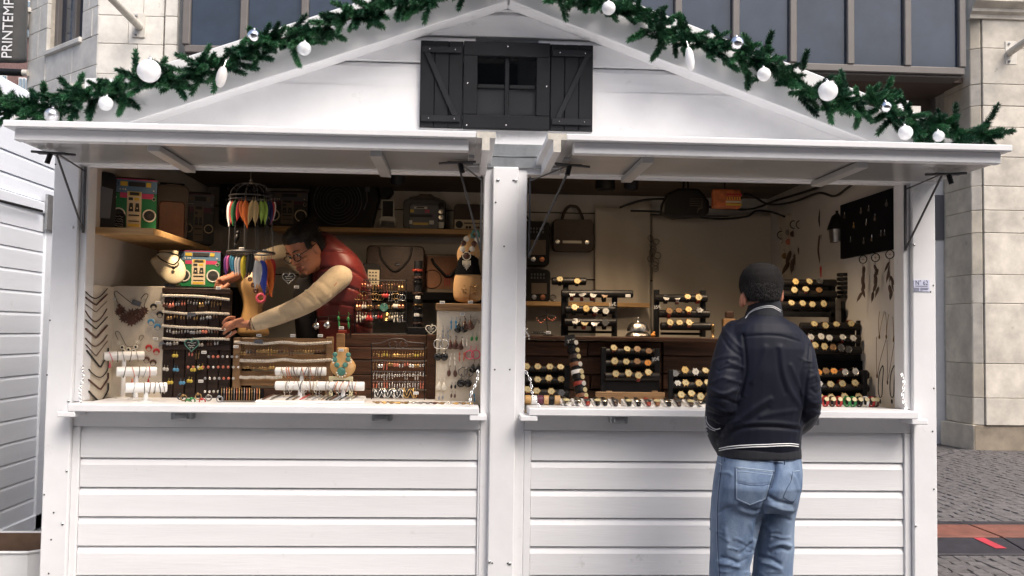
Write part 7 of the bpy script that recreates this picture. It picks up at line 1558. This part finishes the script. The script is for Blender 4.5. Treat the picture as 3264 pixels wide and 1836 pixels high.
P('dark_shirt', (.014, .011, .010), .8); P('glasses', (.008, .007, .007), .25); P('lip', (.30, .10, .08), .45); P('beard', (.05, .028, .02), .8, var=.5, vs_=60)
P('eye_white', (.6, .58, .55), .3); P('lens', (.03, .03, .03), .05)
P('shoe', (.015, .014, .014), .5)
# ------------------------------------------------------------------ the customer, seen from behind
Y0 = -.50
cu = thing('person', 'man in navy bomber jacket and blue jeans standing with hands in pockets at the counter', 'person', (pY(2420, 1400, Y0).x, Y0, 0))
head = [(843, 2408, 2444, .03), (850, 2388, 2464, .058), (865, 2374, 2479, .080), (885, 2365, 2487, .093), (905, 2362, 2491, .097), (925, 2362, 2491, .096, .004), (945, 2367, 2488, .090, .008), (960, 2378, 2484, .074, .010), (975, 2388, 2480, .064, .006), (1010, 2386, 2484, .062, .0), (1030, 2370, 2500, .07)]
tor = [(1018, 2360, 2505, .075), (1035, 2335, 2528, .095), (1060, 2318, 2552, .11), (1120, 2312, 2570, .12), (1200, 2308, 2570, .125), (1300, 2304, 2556, .122), (1400, 2300, 2540, .12), (1470, 2297, 2543, .118), (1530, 2290, 2545, .125), (1590, 2282, 2536, .12)]
armL = [(2342, 1066, -.50, .050), (2330, 1120, -.53, .055), (2312, 1195, -.56, .053), (2302, 1270, -.56, .050), (2294, 1330, -.50, .046), (2298, 1385, -.42, .040), (2318, 1420, -.34, .036)]
armR = [(2510, 1070, -.50, .050), (2540, 1120, -.53, .055), (2555, 1180, -.56, .054), (2568, 1250, -.57, .052), (2566, 1310, -.52, .050), (2540, 1352, -.42, .042), (2500, 1385, -.33, .038)]
legL = [(1600, 2272, 2432, .10), (1660, 2270, 2418, .095), (1720, 2270, 2402, .088), (1800, 2267, 2384, .08), (1860, 2268, 2382, .076), (1960, 2272, 2376, .066), (2100, 2280, 2366, .058), (2215, 2285, 2362, .055)]
legR = [(1600, 2398, 2536, .10, .03), (1660, 2402, 2524, .09, .04), (1720, 2410, 2523, .085, .05), (1800, 2408, 2518, .078, .05), (1860, 2406, 2512, .074, .05), (1960, 2410, 2508, .066, .05), (2100, 2416, 2500, .058, .05), (2215, 2418, 2496, .055, .05)]
b = MB(); trunk(b, head, Y0+.0, 2.1); trunk(b, tor, Y0, 2.4, -.018); trunk(b, legL, Y0, 2.1, -.014); trunk(b, legR, Y0, 2.1, -.014); limb(b, armL, grow=-.012); limb(b, armR, grow=-.012)
for (x, y, Y) in ((2328, 1435, -.30), (2488, 1400, -.29)):
    c = pY(x, y, Y); b.sph(c, (.042, .022, .05), 12, 8)
    for q in range(4): b.tube([c+Vector((-.027+.018*q, .0, -.03)), c+Vector((-.027+.018*q, .012, -.065+.004*abs(q-1)))], [.009, .0075], 8)
    b.tube([c+Vector((.04, 0, .01)), c+Vector((.05, .015, -.03))], [.010, .008], 8)
e_ = pY(2370, 948, Y0+.01); b.sph(e_, (.012, .022, .033), 12, 8, Matrix.Rotation(.12, 3, 'Y')); e2 = pY(2490, 940, Y0+.01); b.sph(e2, (.010, .020, .030), 12, 8)
fc = pY(2427, 925, Y0+.09); b.sph(fc+Vector((.0, .02, -.01)), (.014, .024, .02), 10, 8); b.sph(fc+Vector((0, -.02, -.045)), (.045, .05, .035), 12, 8)
body = fuse('body', b, .0065, 'skin_ruddy', cu, 3)
for s in (-1, 1):
    m = MB(); m.sph(fc+Vector((s*.03, -.005, .02)), .011, 10, 8); obj('eye', m, 'eye_white', cu, smooth=True)
m = MB(); m.sph(fc+Vector((0, .010, -.042)), (.022, .008, .007), 10, 6); obj('mouth', m, 'lip', cu, smooth=True)
h = MB(); hr = [(838, 2410, 2442, .03), (845, 2388, 2464, .060), (860, 2372, 2481, .084), (882, 2361, 2490, .098), (905, 2358, 2494, .101), (920, 2360, 2493, .094, -.004), (935, 2364, 2490, .089, -.004), (948, 2369, 2487, .083, -.002), (958, 2378, 2484, .072, .0), (963, 2386, 2478, .06, .0)]
trunk(h, hr, Y0-.006, 2.1)
hair = fuse('hair', h, .006, 'hair_grey', cu, 4)
def fibres(name, src, n_, L0, L1, mat, parent, seed, comb, keep=None, w=.0007):
    r_ = random.Random(seed); me = src.data; o = WL[src.name]; polys = list(me.polygons); m = MB()
    for i in range(n_):
        p = r_.choice(polys); c = p.center+o+Vector((r_.uniform(-1, 1), r_.uniform(-1, 1), r_.uniform(-1, 1)))*.003; nr = p.normal
        if keep and not keep(c, nr): continue
        d = (nr*r_.uniform(.02, .12)+Vector(comb)*r_.uniform(.5, 1.1)+Vector((r_.uniform(-.15, .15), r_.uniform(-.15, .15), r_.uniform(-.15, .15)))).normalized(); L_ = r_.uniform(L0, L1)
        sd = d.cross(nr)
        if sd.length < 1e-4: continue
        sd = sd.normalized()*w; m.add([c-sd-nr*.001, c+sd-nr*.001, c+d*L_], [(0, 1, 2)])
    so = obj(name, m, mat, parent, fix=False); so['kind'] = 'stuff'; return so
zn = pY(2425, 905, Y0).z
fibres('hair_strands', hair, 14000, .004, .008, 'hair_fibre', cu, 5, (0, -.1, -.5), lambda c, nr: c.z > zn-.02); fibres('grey_strands', hair, 14000, .004, .008, 'hair_fibre_grey', cu, 6, (0, -.1, -.6), lambda c, nr: c.z < zn)
z_n0, z_n1 = pY(2425, 968, Y0).z, pY(2425, 925, Y0).z
_rk = random.Random(8); fibres('nape_stubble', body, 260000, .0025, .005, 'hair_fibre_grey', cu, 7, (0, -.05, -.8), lambda c, nr: z_n0 < c.z < z_n1 and c.y < Y0+.05 and _rk.random() < .25+.75*((c.z-z_n0)/(z_n1-z_n0)))
m = MB(); m.sph(pY(2369, 955, Y0-.020), (.015, .014, .032), 14, 10, Matrix.Rotation(.15, 3, 'Y')); m.sph(pY(2374, 962, Y0-.034), (.006, .006, .016), 10, 8); obj('ear', m, 'skin_ruddy', cu, smooth=True); m = MB(); m.sph(pY(2489, 945, Y0-.015), (.010, .010, .024), 12, 9); obj('ear', m, 'skin_ruddy', cu, smooth=True)
z7 = lambda L: [(2200+x/2.498, 820+y/2.498) for x, y in L]; z8 = lambda L: [(2200+x/2.704, 1300+y/2.704) for x, y in L]
j = MB()
trunk(j, [(1004, 2384, 2486, .070), (1016, 2362, 2502, .085), (1034, 2330, 2532, .105), (1060, 2314, 2556, .122), (1110, 2306, 2574, .135), (1180, 2302, 2576, .140), (1260, 2300, 2566, .140), (1330, 2296, 2556, .138), (1385, 2293, 2549, .136), (1415, 2291, 2547, .136), (1432, 2293, 2548, .128), (1450, 2292, 2549, .127)], Y0, 2.4)
limb(j, [(2346, 1066, -.50, .060), (2330, 1120, -.53, .066), (2311, 1195, -.56, .064), (2303, 1250, -.57, .062), (2296, 1300, -.54, .058), (2290, 1340, -.49, .054), (2294, 1385, -.42, .048), (2312, 1424, -.36, .044)], grow=0)
limb(j, [(2508, 1070, -.50, .060), (2540, 1115, -.53, .066), (2553, 1165, -.56, .064), (2564, 1225, -.57, .062), (2569, 1285, -.56, .060), (2560, 1325, -.50, .056), (2535, 1356, -.42, .048), (2505, 1380, -.36, .044)], grow=0)
st = []
def S(L, w, hh): st.append((z7(L), w, hh))
S([(430, 632), (560, 622), (720, 628), (880, 672)], 3, -.006); S([(420, 620), (440, 760), (445, 900), (420, 1010), (400, 1100)], 5, -.014); S([(960, 700), (945, 850), (920, 1000), (905, 1200), (880, 1330)], 5, -.012)
S([(600, 720), (560, 860), (490, 990)], 9, .008); S([(720, 720), (740, 900), (790, 1050), (880, 1190)], 9, .010); S([(800, 860), (850, 980), (890, 1080)], 7, .007); S([(690, 740), (710, 920), (760, 1080)], 7, -.005)
S([(640, 1130), (520, 1200), (400, 1290), (300, 1340)], 9, .010); S([(860, 1220), (700, 1240), (560, 1270)], 9, .006); S([(620, 1200), (480, 1290), (420, 1340)], 7, -.006); S([(240, 1440), (420, 1360), (640, 1350), (860, 1370)], 6, -.012); S([(230, 1400), (420, 1330), (650, 1320), (870, 1340)], 7, .008)
S([(230, 905), (300, 885), (380, 895)], 5, -.008); S([(260, 560), (320, 640), (400, 720)], 6, .007); S([(250, 620), (310, 720), (400, 790)], 5, -.007); S([(300, 830), (350, 850), (420, 880)], 5, .007); S([(180, 1000), (260, 960), (400, 1000)], 6, .008); S([(160, 1050), (260, 1090), (380, 1050)], 7, .012); S([(170, 1110), (270, 1130), (370, 1170)], 6, -.011); S([(150, 1170), (250, 1220), (350, 1220)], 7, .009); S([(140, 1230), (240, 1270), (330, 1260)], 5, -.008); S([(200, 820), (300, 780), (380, 800)], 6, .006); S([(210, 1300), (300, 1330), (400, 1300)], 6, .006)
S([(960, 1050), (1000, 1080), (1035, 1070)], 6, -.008); S([(940, 1130), (990, 1160), (1035, 1150)], 7, .009); S([(930, 1220), (980, 1200), (1030, 1220)], 6, -.008); S([(950, 960), (1000, 940), (1020, 980)], 6, .007); S([(900, 1330), (960, 1280), (1020, 1240)], 6, .007)
_r = random.Random(4)
for q_ in range(26):                                       # small creases on the sleeves and sides
    if q_ % 3: x_, y_ = _r.uniform(160, 400), _r.uniform(620, 1330)
    else: x_, y_ = _r.uniform(900, 1030), _r.uniform(780, 1300)
    a_ = _r.uniform(-.5, .6); L0 = _r.uniform(30, 75)
    st.append((z7([(x_-L0*math.cos(a_), y_-L0*math.sin(a_)), (x_, y_+_r.uniform(-8, 8)), (x_+L0*math.cos(a_), y_+L0*math.sin(a_))]), _r.uniform(1.8, 3.2), _r.choice((-.0035, .003))))
st = [(p_, w_*(.95 if w_ > 4 else 1.1), h_*.52) for p_, w_, h_ in st]
jk = fuse('jacket', j, .0048, 'navy_nylon', cu, 5, folds(st, .0014, 8., .5))
jt = tree_of(jk)
# ribbed collar and hem, white piping
c_ = MB(); trunk(c_, [(1012, 2374, 2494, .082), (996, 2380, 2491, .080), (978, 2386, 2488, .076), (962, 2390, 2486, .073), (958, 2392, 2484, .070)], Y0+.004, 2.2); col_ = fuse('collar', c_, .006, 'navy_rib', cu, 2)
ct = tree_of(col_)
cl = smoothpath(z7([(442, 486), (470, 450), (520, 420), (600, 400), (660, 402), (720, 436)]), 6); ca = smoothpath(z7([(448, 474), (475, 440), (525, 408), (600, 389), (662, 391), (722, 424)]), 6)
jc = BVHTree.FromPolygons([v.co+WL[jk.name] for v in jk.data.vertices]+[v.co+WL[col_.name] for v in col_.data.vertices], [tuple(p.vertices) for p in jk.data.polygons]+[tuple(i+len(jk.data.vertices) for i in p.vertices) for p in col_.data.polygons])
for L_ in (cl, ca): stitch('collar_piping', jc, L_, .0016, 'piping_white', cu, .0010, 3)
hb = MB(); trunk(hb, [(1422, 2290, 2548, .131), (1440, 2290, 2549, .131), (1456, 2289, 2550, .130)], Y0, 2.4); hem = fuse('hem_band', hb, .006, 'navy_rib', cu, 2); ht = tree_of(hem)
jh = BVHTree.FromPolygons([v.co+WL[jk.name] for v in jk.data.vertices]+[v.co+WL[hem.name] for v in hem.data.vertices], [tuple(p.vertices) for p in jk.data.polygons]+[tuple(i+len(jk.data.vertices) for i in p.vertices) for p in hem.data.polygons])
for dy in (0, 6.5): stitch('hem_piping', jh, [(2293, 1430+dy), (2320, 1424+dy), (2360, 1420+dy), (2400, 1418+dy), (2440, 1417+dy), (2480, 1415+dy), (2520, 1414+dy), (2545, 1417+dy)], .0021, 'piping_white', cu, .0012, 4)
stitch('cuff_piping', jc, smoothpath(z7([(128, 1265), (135, 1310), (165, 1348), (205, 1368), (240, 1360)]), 4), .0022, 'piping_white', cu, .0015, 3); stitch('cuff_piping', jc, smoothpath(z7([(122, 1290), (128, 1330), (160, 1365), (200, 1380)]), 4), .0016, 'piping_white', cu, .0015, 3)
m = MB(); lp_ = drape(jc, z7([(132, 1345), (134, 1372), (140, 1400)]), .004, 6)
for p in lp_: m.box(p, (.010, .006, .009))
if lp_: obj('cuff_emblem', m, 'piping_white', cu, bevel=.001)
# jeans
q = MB(); trunk(q, [(1436, 2294, 2546, .122), (1462, 2289, 2549, .126), (1500, 2284, 2551, .138, -.008), (1545, 2277, 2549, .146, -.014), (1590, 2270, 2541, .136, -.010), (1620, 2268, 2534, .118, .0)], Y0, 2.4)
trunk(q, [(1590, 2269, 2445, .112), (1650, 2267, 2424, .106), (1700, 2267, 2410, .100), (1744, 2265, 2400, .094), (1800, 2262, 2387, .088), (1850, 2264, 2389, .086), (1950, 2267, 2388, .080), (2100, 2270, 2384, .076), (2228, 2270, 2386, .078)], Y0, 2.2)
trunk(q, [(1590, 2392, 2541, .112, .03), (1650, 2402, 2527, .104, .04), (1714, 2409, 2527, .097, .05), (1744, 2409, 2528, .094, .05), (1800, 2405, 2524, .088, .05), (1850, 2403, 2519, .085, .05), (1950, 2405, 2518, .080, .05), (2100, 2408, 2514, .076, .05), (2228, 2408, 2516, .078, .05)], Y0, 2.2)
st = []
def S2(L, w, hh): st.append((z8(L), w, hh))
S2([(740, 480), (725, 600), (680, 720), (630, 860), (590, 1000), (560, 1120)], 9, -.016); S2([(430, 840), (510, 870), (600, 890)], 6, -.008); S2([(430, 880), (520, 910), (590, 930)], 7, .006); S2([(690, 770), (760, 810), (870, 830)], 7, -.010); S2([(700, 840), (790, 870), (870, 880)], 8, .008); S2([(690, 900), (770, 930), (860, 970)], 6, -.009)
S2([(690, 1250), (770, 1205), (850, 1225)], 7, -.011); S2([(690, 1200), (780, 1170), (860, 1190)], 8, .008); S2([(600, 1280), (690, 1300), (770, 1345)], 7, -.009); S2([(620, 1330), (700, 1350), (780, 1390)], 8, .008); S2([(270, 1290), (330, 1300), (400, 1330)], 6, -.008); S2([(260, 1340), (330, 1350), (420, 1370)], 8, .007); S2([(430, 1260), (480, 1220), (520, 1170)], 6, -.007); S2([(250, 900), (300, 870), (350, 860)], 6, -.005); S2([(520, 1000), (540, 1080), (520, 1140)], 8, .005); S2([(300, 1050), (320, 1150), (310, 1230)], 10, .005); S2([(640, 1000), (700, 1060), (690, 1140)], 10, .006); S2([(400, 640), (520, 665), (690, 655)], 4, -.004)
S2([(250, 560), (330, 560), (360, 580)], 6, .004); S2([(860, 560), (910, 620), (930, 700)], 8, .005)
_r2 = random.Random(12)
for q_ in range(22):
    x_, y_ = (_r2.uniform(220, 520), _r2.uniform(880, 1440)) if q_ % 2 else (_r2.uniform(600, 860), _r2.uniform(880, 1440))
    a_ = _r2.uniform(-.5, .5); L0 = _r2.uniform(25, 70)
    st.append((z8([(x_-L0*math.cos(a_), y_-L0*math.sin(a_)), (x_, y_+_r2.uniform(-10, 10)), (x_+L0*math.cos(a_), y_+L0*math.sin(a_))]), _r2.uniform(2.5, 4.5), _r2.choice((-.0045, .004))))
st = [(p_, w_*.75, h_) for p_, w_, h_ in st]
jn = fuse('jeans', q, .0055, 'denim', cu, 4, folds(st, .0018, 10., 2.))
jnt = tree_of(jn)
pk = [(388, 512), (725, 546), (690, 670), (660, 790), (515, 848), (388, 790), (388, 512)]
for L_, r_, mt in ((pk, .0016, 'seam_dark'), ([(400, 522), (708, 556), (676, 668), (648, 782), (515, 834), (402, 782), (400, 522)], .0010, 'thread_pale'), ([(394, 545), (715, 578)], .0011, 'thread_pale'), ([(388, 512), (725, 546)], .0018, 'thread_pale'), ([(412, 648), (520, 668), (620, 672), (690, 655)], .0014, 'seam_dark'), ([(310, 412), (500, 440), (640, 460), (800, 478)], .0018, 'seam_dark'), ([(312, 402), (500, 430), (640, 450), (800, 468)], .0012, 'thread_pale'), ([(820, 465), (880, 458), (938, 440)], .0014, 'seam_dark'), ([(808, 400), (812, 440), (812, 490)], .0022, 'seam_dark'), ([(275, 420), (272, 500), (258, 620), (243, 760), (236, 900), (236, 1060), (240, 1200), (248, 1330), (252, 1449)], .0014, 'seam_dark'), ([(268, 430), (264, 510), (250, 620), (236, 760), (228, 900), (228, 1060), (232, 1200), (240, 1330), (244, 1449)], .0010, 'thread_pale'), ([(885, 548), (940, 540)], .0016, 'thread_pale'), ([(885, 548), (865, 640), (830, 700), (800, 770), (880, 820), (908, 785)], .0013, 'seam_dark'), ([(236, 470), (275, 490)], .0022, 'thread_pale'), ([(745, 480), (735, 570), (700, 690)], .0012, 'seam_dark'), ([(290, 405), (300, 440), (296, 460)], .0022, 'seam_dark')):
    stitch('seam' if mt == 'seam_dark' else 'stitching', jnt, z8(L_), r_, mt, cu, .0006, 5)
for xs_, yo in ((2328, 0.), (2462, .05)):
    p = pY(xs_, 2230, Y0+yo); m = MB(); m.loft([sring(Vector((p.x, Y0+yo+.06, zq)), .05*s1, .15*s1, 20, 2.4) for zq, s1 in ((.002, 1.0), (.03, 1.02), (.06, .9), (.085, .6))]); m.loft([sring(Vector((p.x, Y0+yo, zq)), .05*s1, .06*s1, 20, 2.2) for zq, s1 in ((.05, 1.0), (.10, .95), (.12, .9))]); obj('shoe', m, 'shoe', cu, smooth=True)
# ------------------------------------------------------------------ the seller, bending over the racks
se = thing('person', 'bending seller in red padded vest, beige sweater and glasses, dark hair tied back', 'person', (pY(1110, 1000, .75).x, .78, .10))
HC = pY(971, 796, .50); fdir = Vector((-.50, -.70, -.50)).normalized(); upv = (Vector((.02, .02, 1)) - fdir*fdir.dot(Vector((.02, .02, 1)))).normalized(); upv = (Matrix.Rotation(math.radians(8), 3, fdir) @ upv)
rt = fdir.cross(upv).normalized()                        # the seller's own right is -rt
HM = Matrix(((rt.x, fdir.x, upv.x, HC.x), (rt.y, fdir.y, upv.y, HC.y), (rt.z, fdir.z, upv.z, HC.z), (0, 0, 0, 1)))
HS = .95
def hp(x, y, z): return HM @ Vector((x*HS, y*HS, z*HS))
def hball(mb, c, r, n=12, m_=8):
    M3 = HM.to_3x3(); mb.sph(hp(*c), tuple(q*HS for q in r), n, m_, M3)
b = MB()
hr = [(.122, .012, .012, -.012), (.115, .042, .045, -.052), (.10, .062, .070, -.080), (.07, .074, .088, -.097), (.03, .077, .093, -.102), (0, .076, .088, -.100), (-.03, .072, .087, -.090), (-.06, .065, .087, -.068), (-.085, .055, .086, -.045), (-.105, .040, .083, -.02), (-.12, .022, .076, .01)]
rings = []
for (z, hw_, yf, yb) in hr:
    rings.append([hp(hw_*math.copysign(abs(math.cos(a))**.9, math.cos(a)), (yf+yb)/2+(yf-yb)/2*math.sin(a), z) for a in [2*math.pi*i/24 for i in range(24)]])
b.loft(rings)
b.loft([[hp(x, y, z) for x, y, z in ((-.008, .088, .012), (.008, .088, .012), (.006, .094, .013), (-.006, .094, .013))], [hp(x, y, z) for x, y, z in ((-.013, .088, -.015), (.013, .088, -.015), (.007, .107, -.014), (-.007, .107, -.014))], [hp(x, y, z) for x, y, z in ((-.019, .085, -.036), (.019, .085, -.036), (.010, .116, -.034), (-.010, .116, -.034))], [hp(x, y, z) for x, y, z in ((-.015, .086, -.044), (.015, .086, -.044), (.007, .106, -.044), (-.007, .106, -.044))]])
hball(b, (0, .080, .022), (.060, .014, .010)); hball(b, (0, .086, -.066), (.026, .010, .012)); hball(b, (0, .082, -.100), (.026, .014, .018))
for s in (-1, 1): hball(b, (s*.078, -.008, -.005), (.010, .020, .032)); hball(b, (s*.045, .066, -.03), (.022, .018, .016))
nk0, nk1 = hp(0, -.03, -.08), pY(1030, 850, .60); b.tube([hp(0, -.01, -.03), nk0, nk1], [.055, .056, .062], 18)
trunk(b, [(775, 1022, 1070, .05, .02), (810, 1022, 1095, .07, .01), (850, 1022, 1120, .08), (900, 1022, 1140, .085, .02), (960, 1030, 1148, .09, .05), (1050, 1035, 1150, .095, .11), (1150, 1030, 1160, .10, .15), (1240, 1020, 1175, .11, .17)], .61, 2.4)
for s_ in (0, 1): limb(b, [(1055+80*s_, 1240, .78, .085), (1055+80*s_, 1500, .80, .07), (1055+80*s_, 1850, .82, .05)])
arm1 = [(1080, 880, .52, .050), (1057, 905, .46, .050), (1005, 948, .42, .046), (950, 982, .38, .043), (895, 1005, .36, .038), (850, 1020, .34, .033), (815, 1030, .335, .028), (795, 1034, .33, .027)]
arm2 = [(975, 845, .70, .050), (915, 815, .68, .048), (850, 828, .62, .042), (800, 845, .52, .038), (765, 870, .48, .032), (742, 885, .46, .029)]
limb(b, arm1, grow=-.004); limb(b, arm2, grow=-.004)
k = sc(.33, 770)
def hpt(px, py, Y): return pY(px, py, Y)
# near hand: palm, four fingers, thumb
b.tube([hpt(798, 1034, .33), hpt(780, 1033, .328), hpt(762, 1032, .325), hpt(748, 1032, .322)], [.026, .030, .031, .026], 16, flat=.62)
FN = [((750, 1014, .325), (732, 1012, .312), (719, 1020, .308), (711, 1031, .312)), ((747, 1026, .318), (728, 1030, .304), (715, 1040, .302), (709, 1049, .310)), ((748, 1041, .318), (731, 1049, .303), (719, 1058, .303), (713, 1063, .312)), ((753, 1055, .322), (738, 1065, .308), (728, 1072, .308), (721, 1075, .316))]
for F_ in FN: b.tube([hpt(*p) for p in smoothpath([tuple(q_) for q_ in F_], 3)], [.0092-.0003*i for i in range(10)], 10); b.sph(hpt(*F_[-1]), .0064, 8, 6)
b.tube([hpt(775, 1020, .318), hpt(752, 1024, .298), hpt(735, 1036, .292), hpt(722, 1044, .298)], [.014, .0125, .0105, .0085], 10); b.sph(hpt(722, 1044, .298), .0085, 8, 6)
# far hand resting on the rack
b.tube([hpt(744, 884, .46), hpt(730, 888, .45), hpt(716, 892, .44), hpt(706, 898, .435)], [.030, .033, .032, .027], 16, flat=.7)
for (x0, y0, x1, y1, x2, y2) in ((712, 884, 696, 892, 688, 908), (708, 892, 692, 902, 686, 916), (706, 902, 692, 911, 689, 921), (712, 910, 700, 918, 698, 926)): b.tube([hpt(x0, y0, .432), hpt(x1, y1, .418), hpt(x2, y2, .425)], [.0095, .0088, .007], 10); b.sph(hpt(x2, y2, .425), .007, 8, 6)
b.tube([hpt(730, 905, .43), hpt(716, 918, .415), hpt(704, 924, .415)], [.013, .012, .009], 10); b.sph(hpt(704, 924, .415), .009, 8, 6)
sb_ = fuse('body', b, .0036, 'skin', se, 1)
# face
for s in (-1, 1):
    m = MB(); hball(m, (s*.031, .082, .004), (.012, .008, .007), 12, 8); ey = obj('eye', m, 'eye_white', se, smooth=True); m = MB(); hball(m, (s*.031, .089, .001), (.005, .003, .005), 8, 6); obj('iris', m, 'glasses', ey, smooth=True)
    m = MB(); m.tube([hp(s*.048, .084, .026), hp(s*.033, .094, .031), hp(s*.014, .095, .026)], [.002, .004, .003], 6); obj('eyebrow', m, 'hair_dark', se, smooth=True)
m = MB(); hball(m, (0, .096, -.063), (.022, .006, .0045)); hball(m, (0, .094, -.073), (.019, .007, .0055)); obj('lips', m, 'lip', se, smooth=True)
m = MB(); hball(m, (0, .0865, -.108), (.022, .0135, .016)); obj('goatee', m, 'beard', se, smooth=True)
gl_ = MB()
def lens_loop(s): return [hp(s*.034+.026*math.copysign(abs(math.cos(a))**.75, math.cos(a)), .106-.006*abs(math.cos(a)), -.004+.018*math.copysign(abs(math.sin(a))**.75, math.sin(a))) for a in [2*math.pi*i/20 for i in range(20)]]
for s in (-1, 1): gl_.tube(lens_loop(s), .0026*HS, 6, closed=True); gl_.tube([hp(s*.059, .100, .006), hp(s*.080, .05, .010), hp(s*.084, -.01, .016), hp(s*.080, -.03, .0)], .0024*HS, 6)
gl_.tube([hp(-.009, .106, .002), hp(.009, .106, .002)], .0024, 6); obj('glasses', gl_, 'glasses', se, smooth=True)
# hair drawn back with a bun
hb = MB(); rings = []
for (z, hw_, yf, yb) in ((.132, .02, .02, -.03), (.126, .05, .05, -.065), (.108, .071, .080, -.092), (.085, .080, .093, -.106), (.062, .083, .086, -.110), (.035, .083, .045, -.111), (.005, .082, .006, -.110), (-.03, .078, -.03, -.102), (-.06, .066, -.045, -.085), (-.08, .045, -.05, -.072)):
    rings.append([hp(hw_*math.copysign(abs(math.cos(a))**.9, math.cos(a)), (yf+yb)/2+(yf-yb)/2*math.sin(a), z) for a in [2*math.pi*i/24 for i in range(24)]])
hb.loft(rings); hball(hb, (0, -.085, .105), (.045, .045, .040)); hball(hb, (.01, -.11, .08), (.03, .03, .05))
for s in (-1, 1): hball(hb, (s*.076, .03, .03), (.010, .02, .03))
sh_ = fuse('hair', hb, .0055, 'hair_dark', se, 3, folds([], .0016, 55., 3.)); fibres('hair_strands', sh_, 5000, .02, .045, 'hair_fibre', se, 9, tuple((-fdir*.9+upv*.35)), None, .0006)
m = MB(); m.torus(hp(.086, -.004, -.036), .006, .0014, fdir, 12, 5); obj('hoop_earring', m, 'silver', se, smooth=True)
# sweater sleeves
zz9 = lambda L: [(700+x/3.294, 880+y/3.294) for x, y in L]
st = [(zz9([(980, 30), (1070, 60), (1150, 130)]), 6, -.004), (zz9([(960, 80), (1040, 110), (1110, 190)]), 7, .003), (zz9([(860, 200), (920, 230), (980, 290)]), 5, -.004), (zz9([(900, 150), (960, 190), (1010, 240)]), 4, .004), (zz9([(800, 260), (840, 290), (880, 350)]), 4, -.004), (zz9([(1100, 330), (1060, 270), (1010, 230)]), 4, -.004), (zz9([(700, 480), (690, 420), (660, 380)]), 4, -.003), (zz9([(620, 340), (640, 380), (640, 420)]), 4, .003), (zz9([(1240, 60), (1200, 120), (1180, 200)]), 5, -.004)]
sl_ = MB(); limb(sl_, [(1092, 878, .54, .056), (1080, 884, .50, .062), (1054, 906, .47, .061), (1010, 944, .42, .056), (965, 972, .385, .051), (915, 995, .36, .046), (868, 1013, .342, .043), (835, 1025, .334, .040)])
limb(sl_, [(975, 845, .70, .062), (915, 815, .68, .060), (850, 828, .62, .052), (805, 848, .54, .046), (775, 866, .49, .041)])
trunk(sl_, [(815, 1015, 1100, .075, .01), (850, 1015, 1128, .088), (900, 1015, 1145, .095, .02), (960, 1022, 1155, .10, .05), (1050, 1028, 1160, .105, .11), (1150, 1025, 1165, .11, .15)], .61, 2.4)
fuse('sweater', sl_, .0055, 'knit_beige', se, 8, folds(st, .0, 7., 1.))
cf = MB(); limb(cf, [(842, 1023, .336, .038), (826, 1028, .333, .037), (818, 1031, .332, .035)]); fuse('cuff', cf, .005, 'knit_beige', se, 2)
# puffy vest
vs2 = []
for q in range(5): vs2.append(([(960, 815+52*q), (1040, 800+55*q), (1120, 806+56*q), (1185, 860+46*q)], 4, -.010))
vv = MB(); trunk(vv, [(742, 1006, 1046, .055, .04), (758, 1000, 1074, .085, .02), (785, 996, 1108, .105, .01), (812, 994, 1136, .118), (850, 994, 1162, .124), (895, 994, 1180, .128, .02), (960, 1002, 1186, .132, .05), (1050, 1008, 1186, .134, .11), (1140, 1008, 1186, .134, .15)], .61, 2.3)
fuse('vest', vv, .0065, 'vest_red', se, 4, folds(vs2, .003, 12., 2.))
fr_ = MB(); trunk(fr_, [(868, 975, 1015, .05, .0), (892, 945, 1015, .07, .0), (940, 935, 1012, .08, .02), (1040, 942, 1020, .08, .06), (1120, 950, 1030, .08, .08)], .62, 2.2); fuse('scarf', fr_, .008, 'dark_shirt', se, 3)
tq = MB(); trunk(tq, [(1120, 1000, 1185, .125, .17), (1240, 1008, 1188, .13, .2), (1300, 1005, 1190, .13, .2)], .58, 2.4)
for s_ in (0, 1): limb(tq, [(1055+80*s_, 1260, .78, .098), (1055+80*s_, 1500, .80, .085), (1055+80*s_, 1840, .82, .07)])
fuse('trousers', tq, .012, 'dark_shirt', se, 2)
m = MB(); m.torus(hpt(800, 1033, .33), .033, .0018, (1, 0, .05), 20, 5, sy=.8); m.torus(hpt(793, 1034, .33), .032, .0016, (1, .1, -.3), 20, 5, sy=.8); m.torus(hpt(806, 1032, .331), .034, .0016, (1, .1, .35), 20, 5, sy=.8); obj('cord_bracelet', m, 'bead_brown', se, smooth=True)
m = MB(); m.torus(hpt(736, 1062, .306), .0115, .0022, (1, .2, -.6), 14, 6); obj('ring', m, 'silver', se, smooth=True)
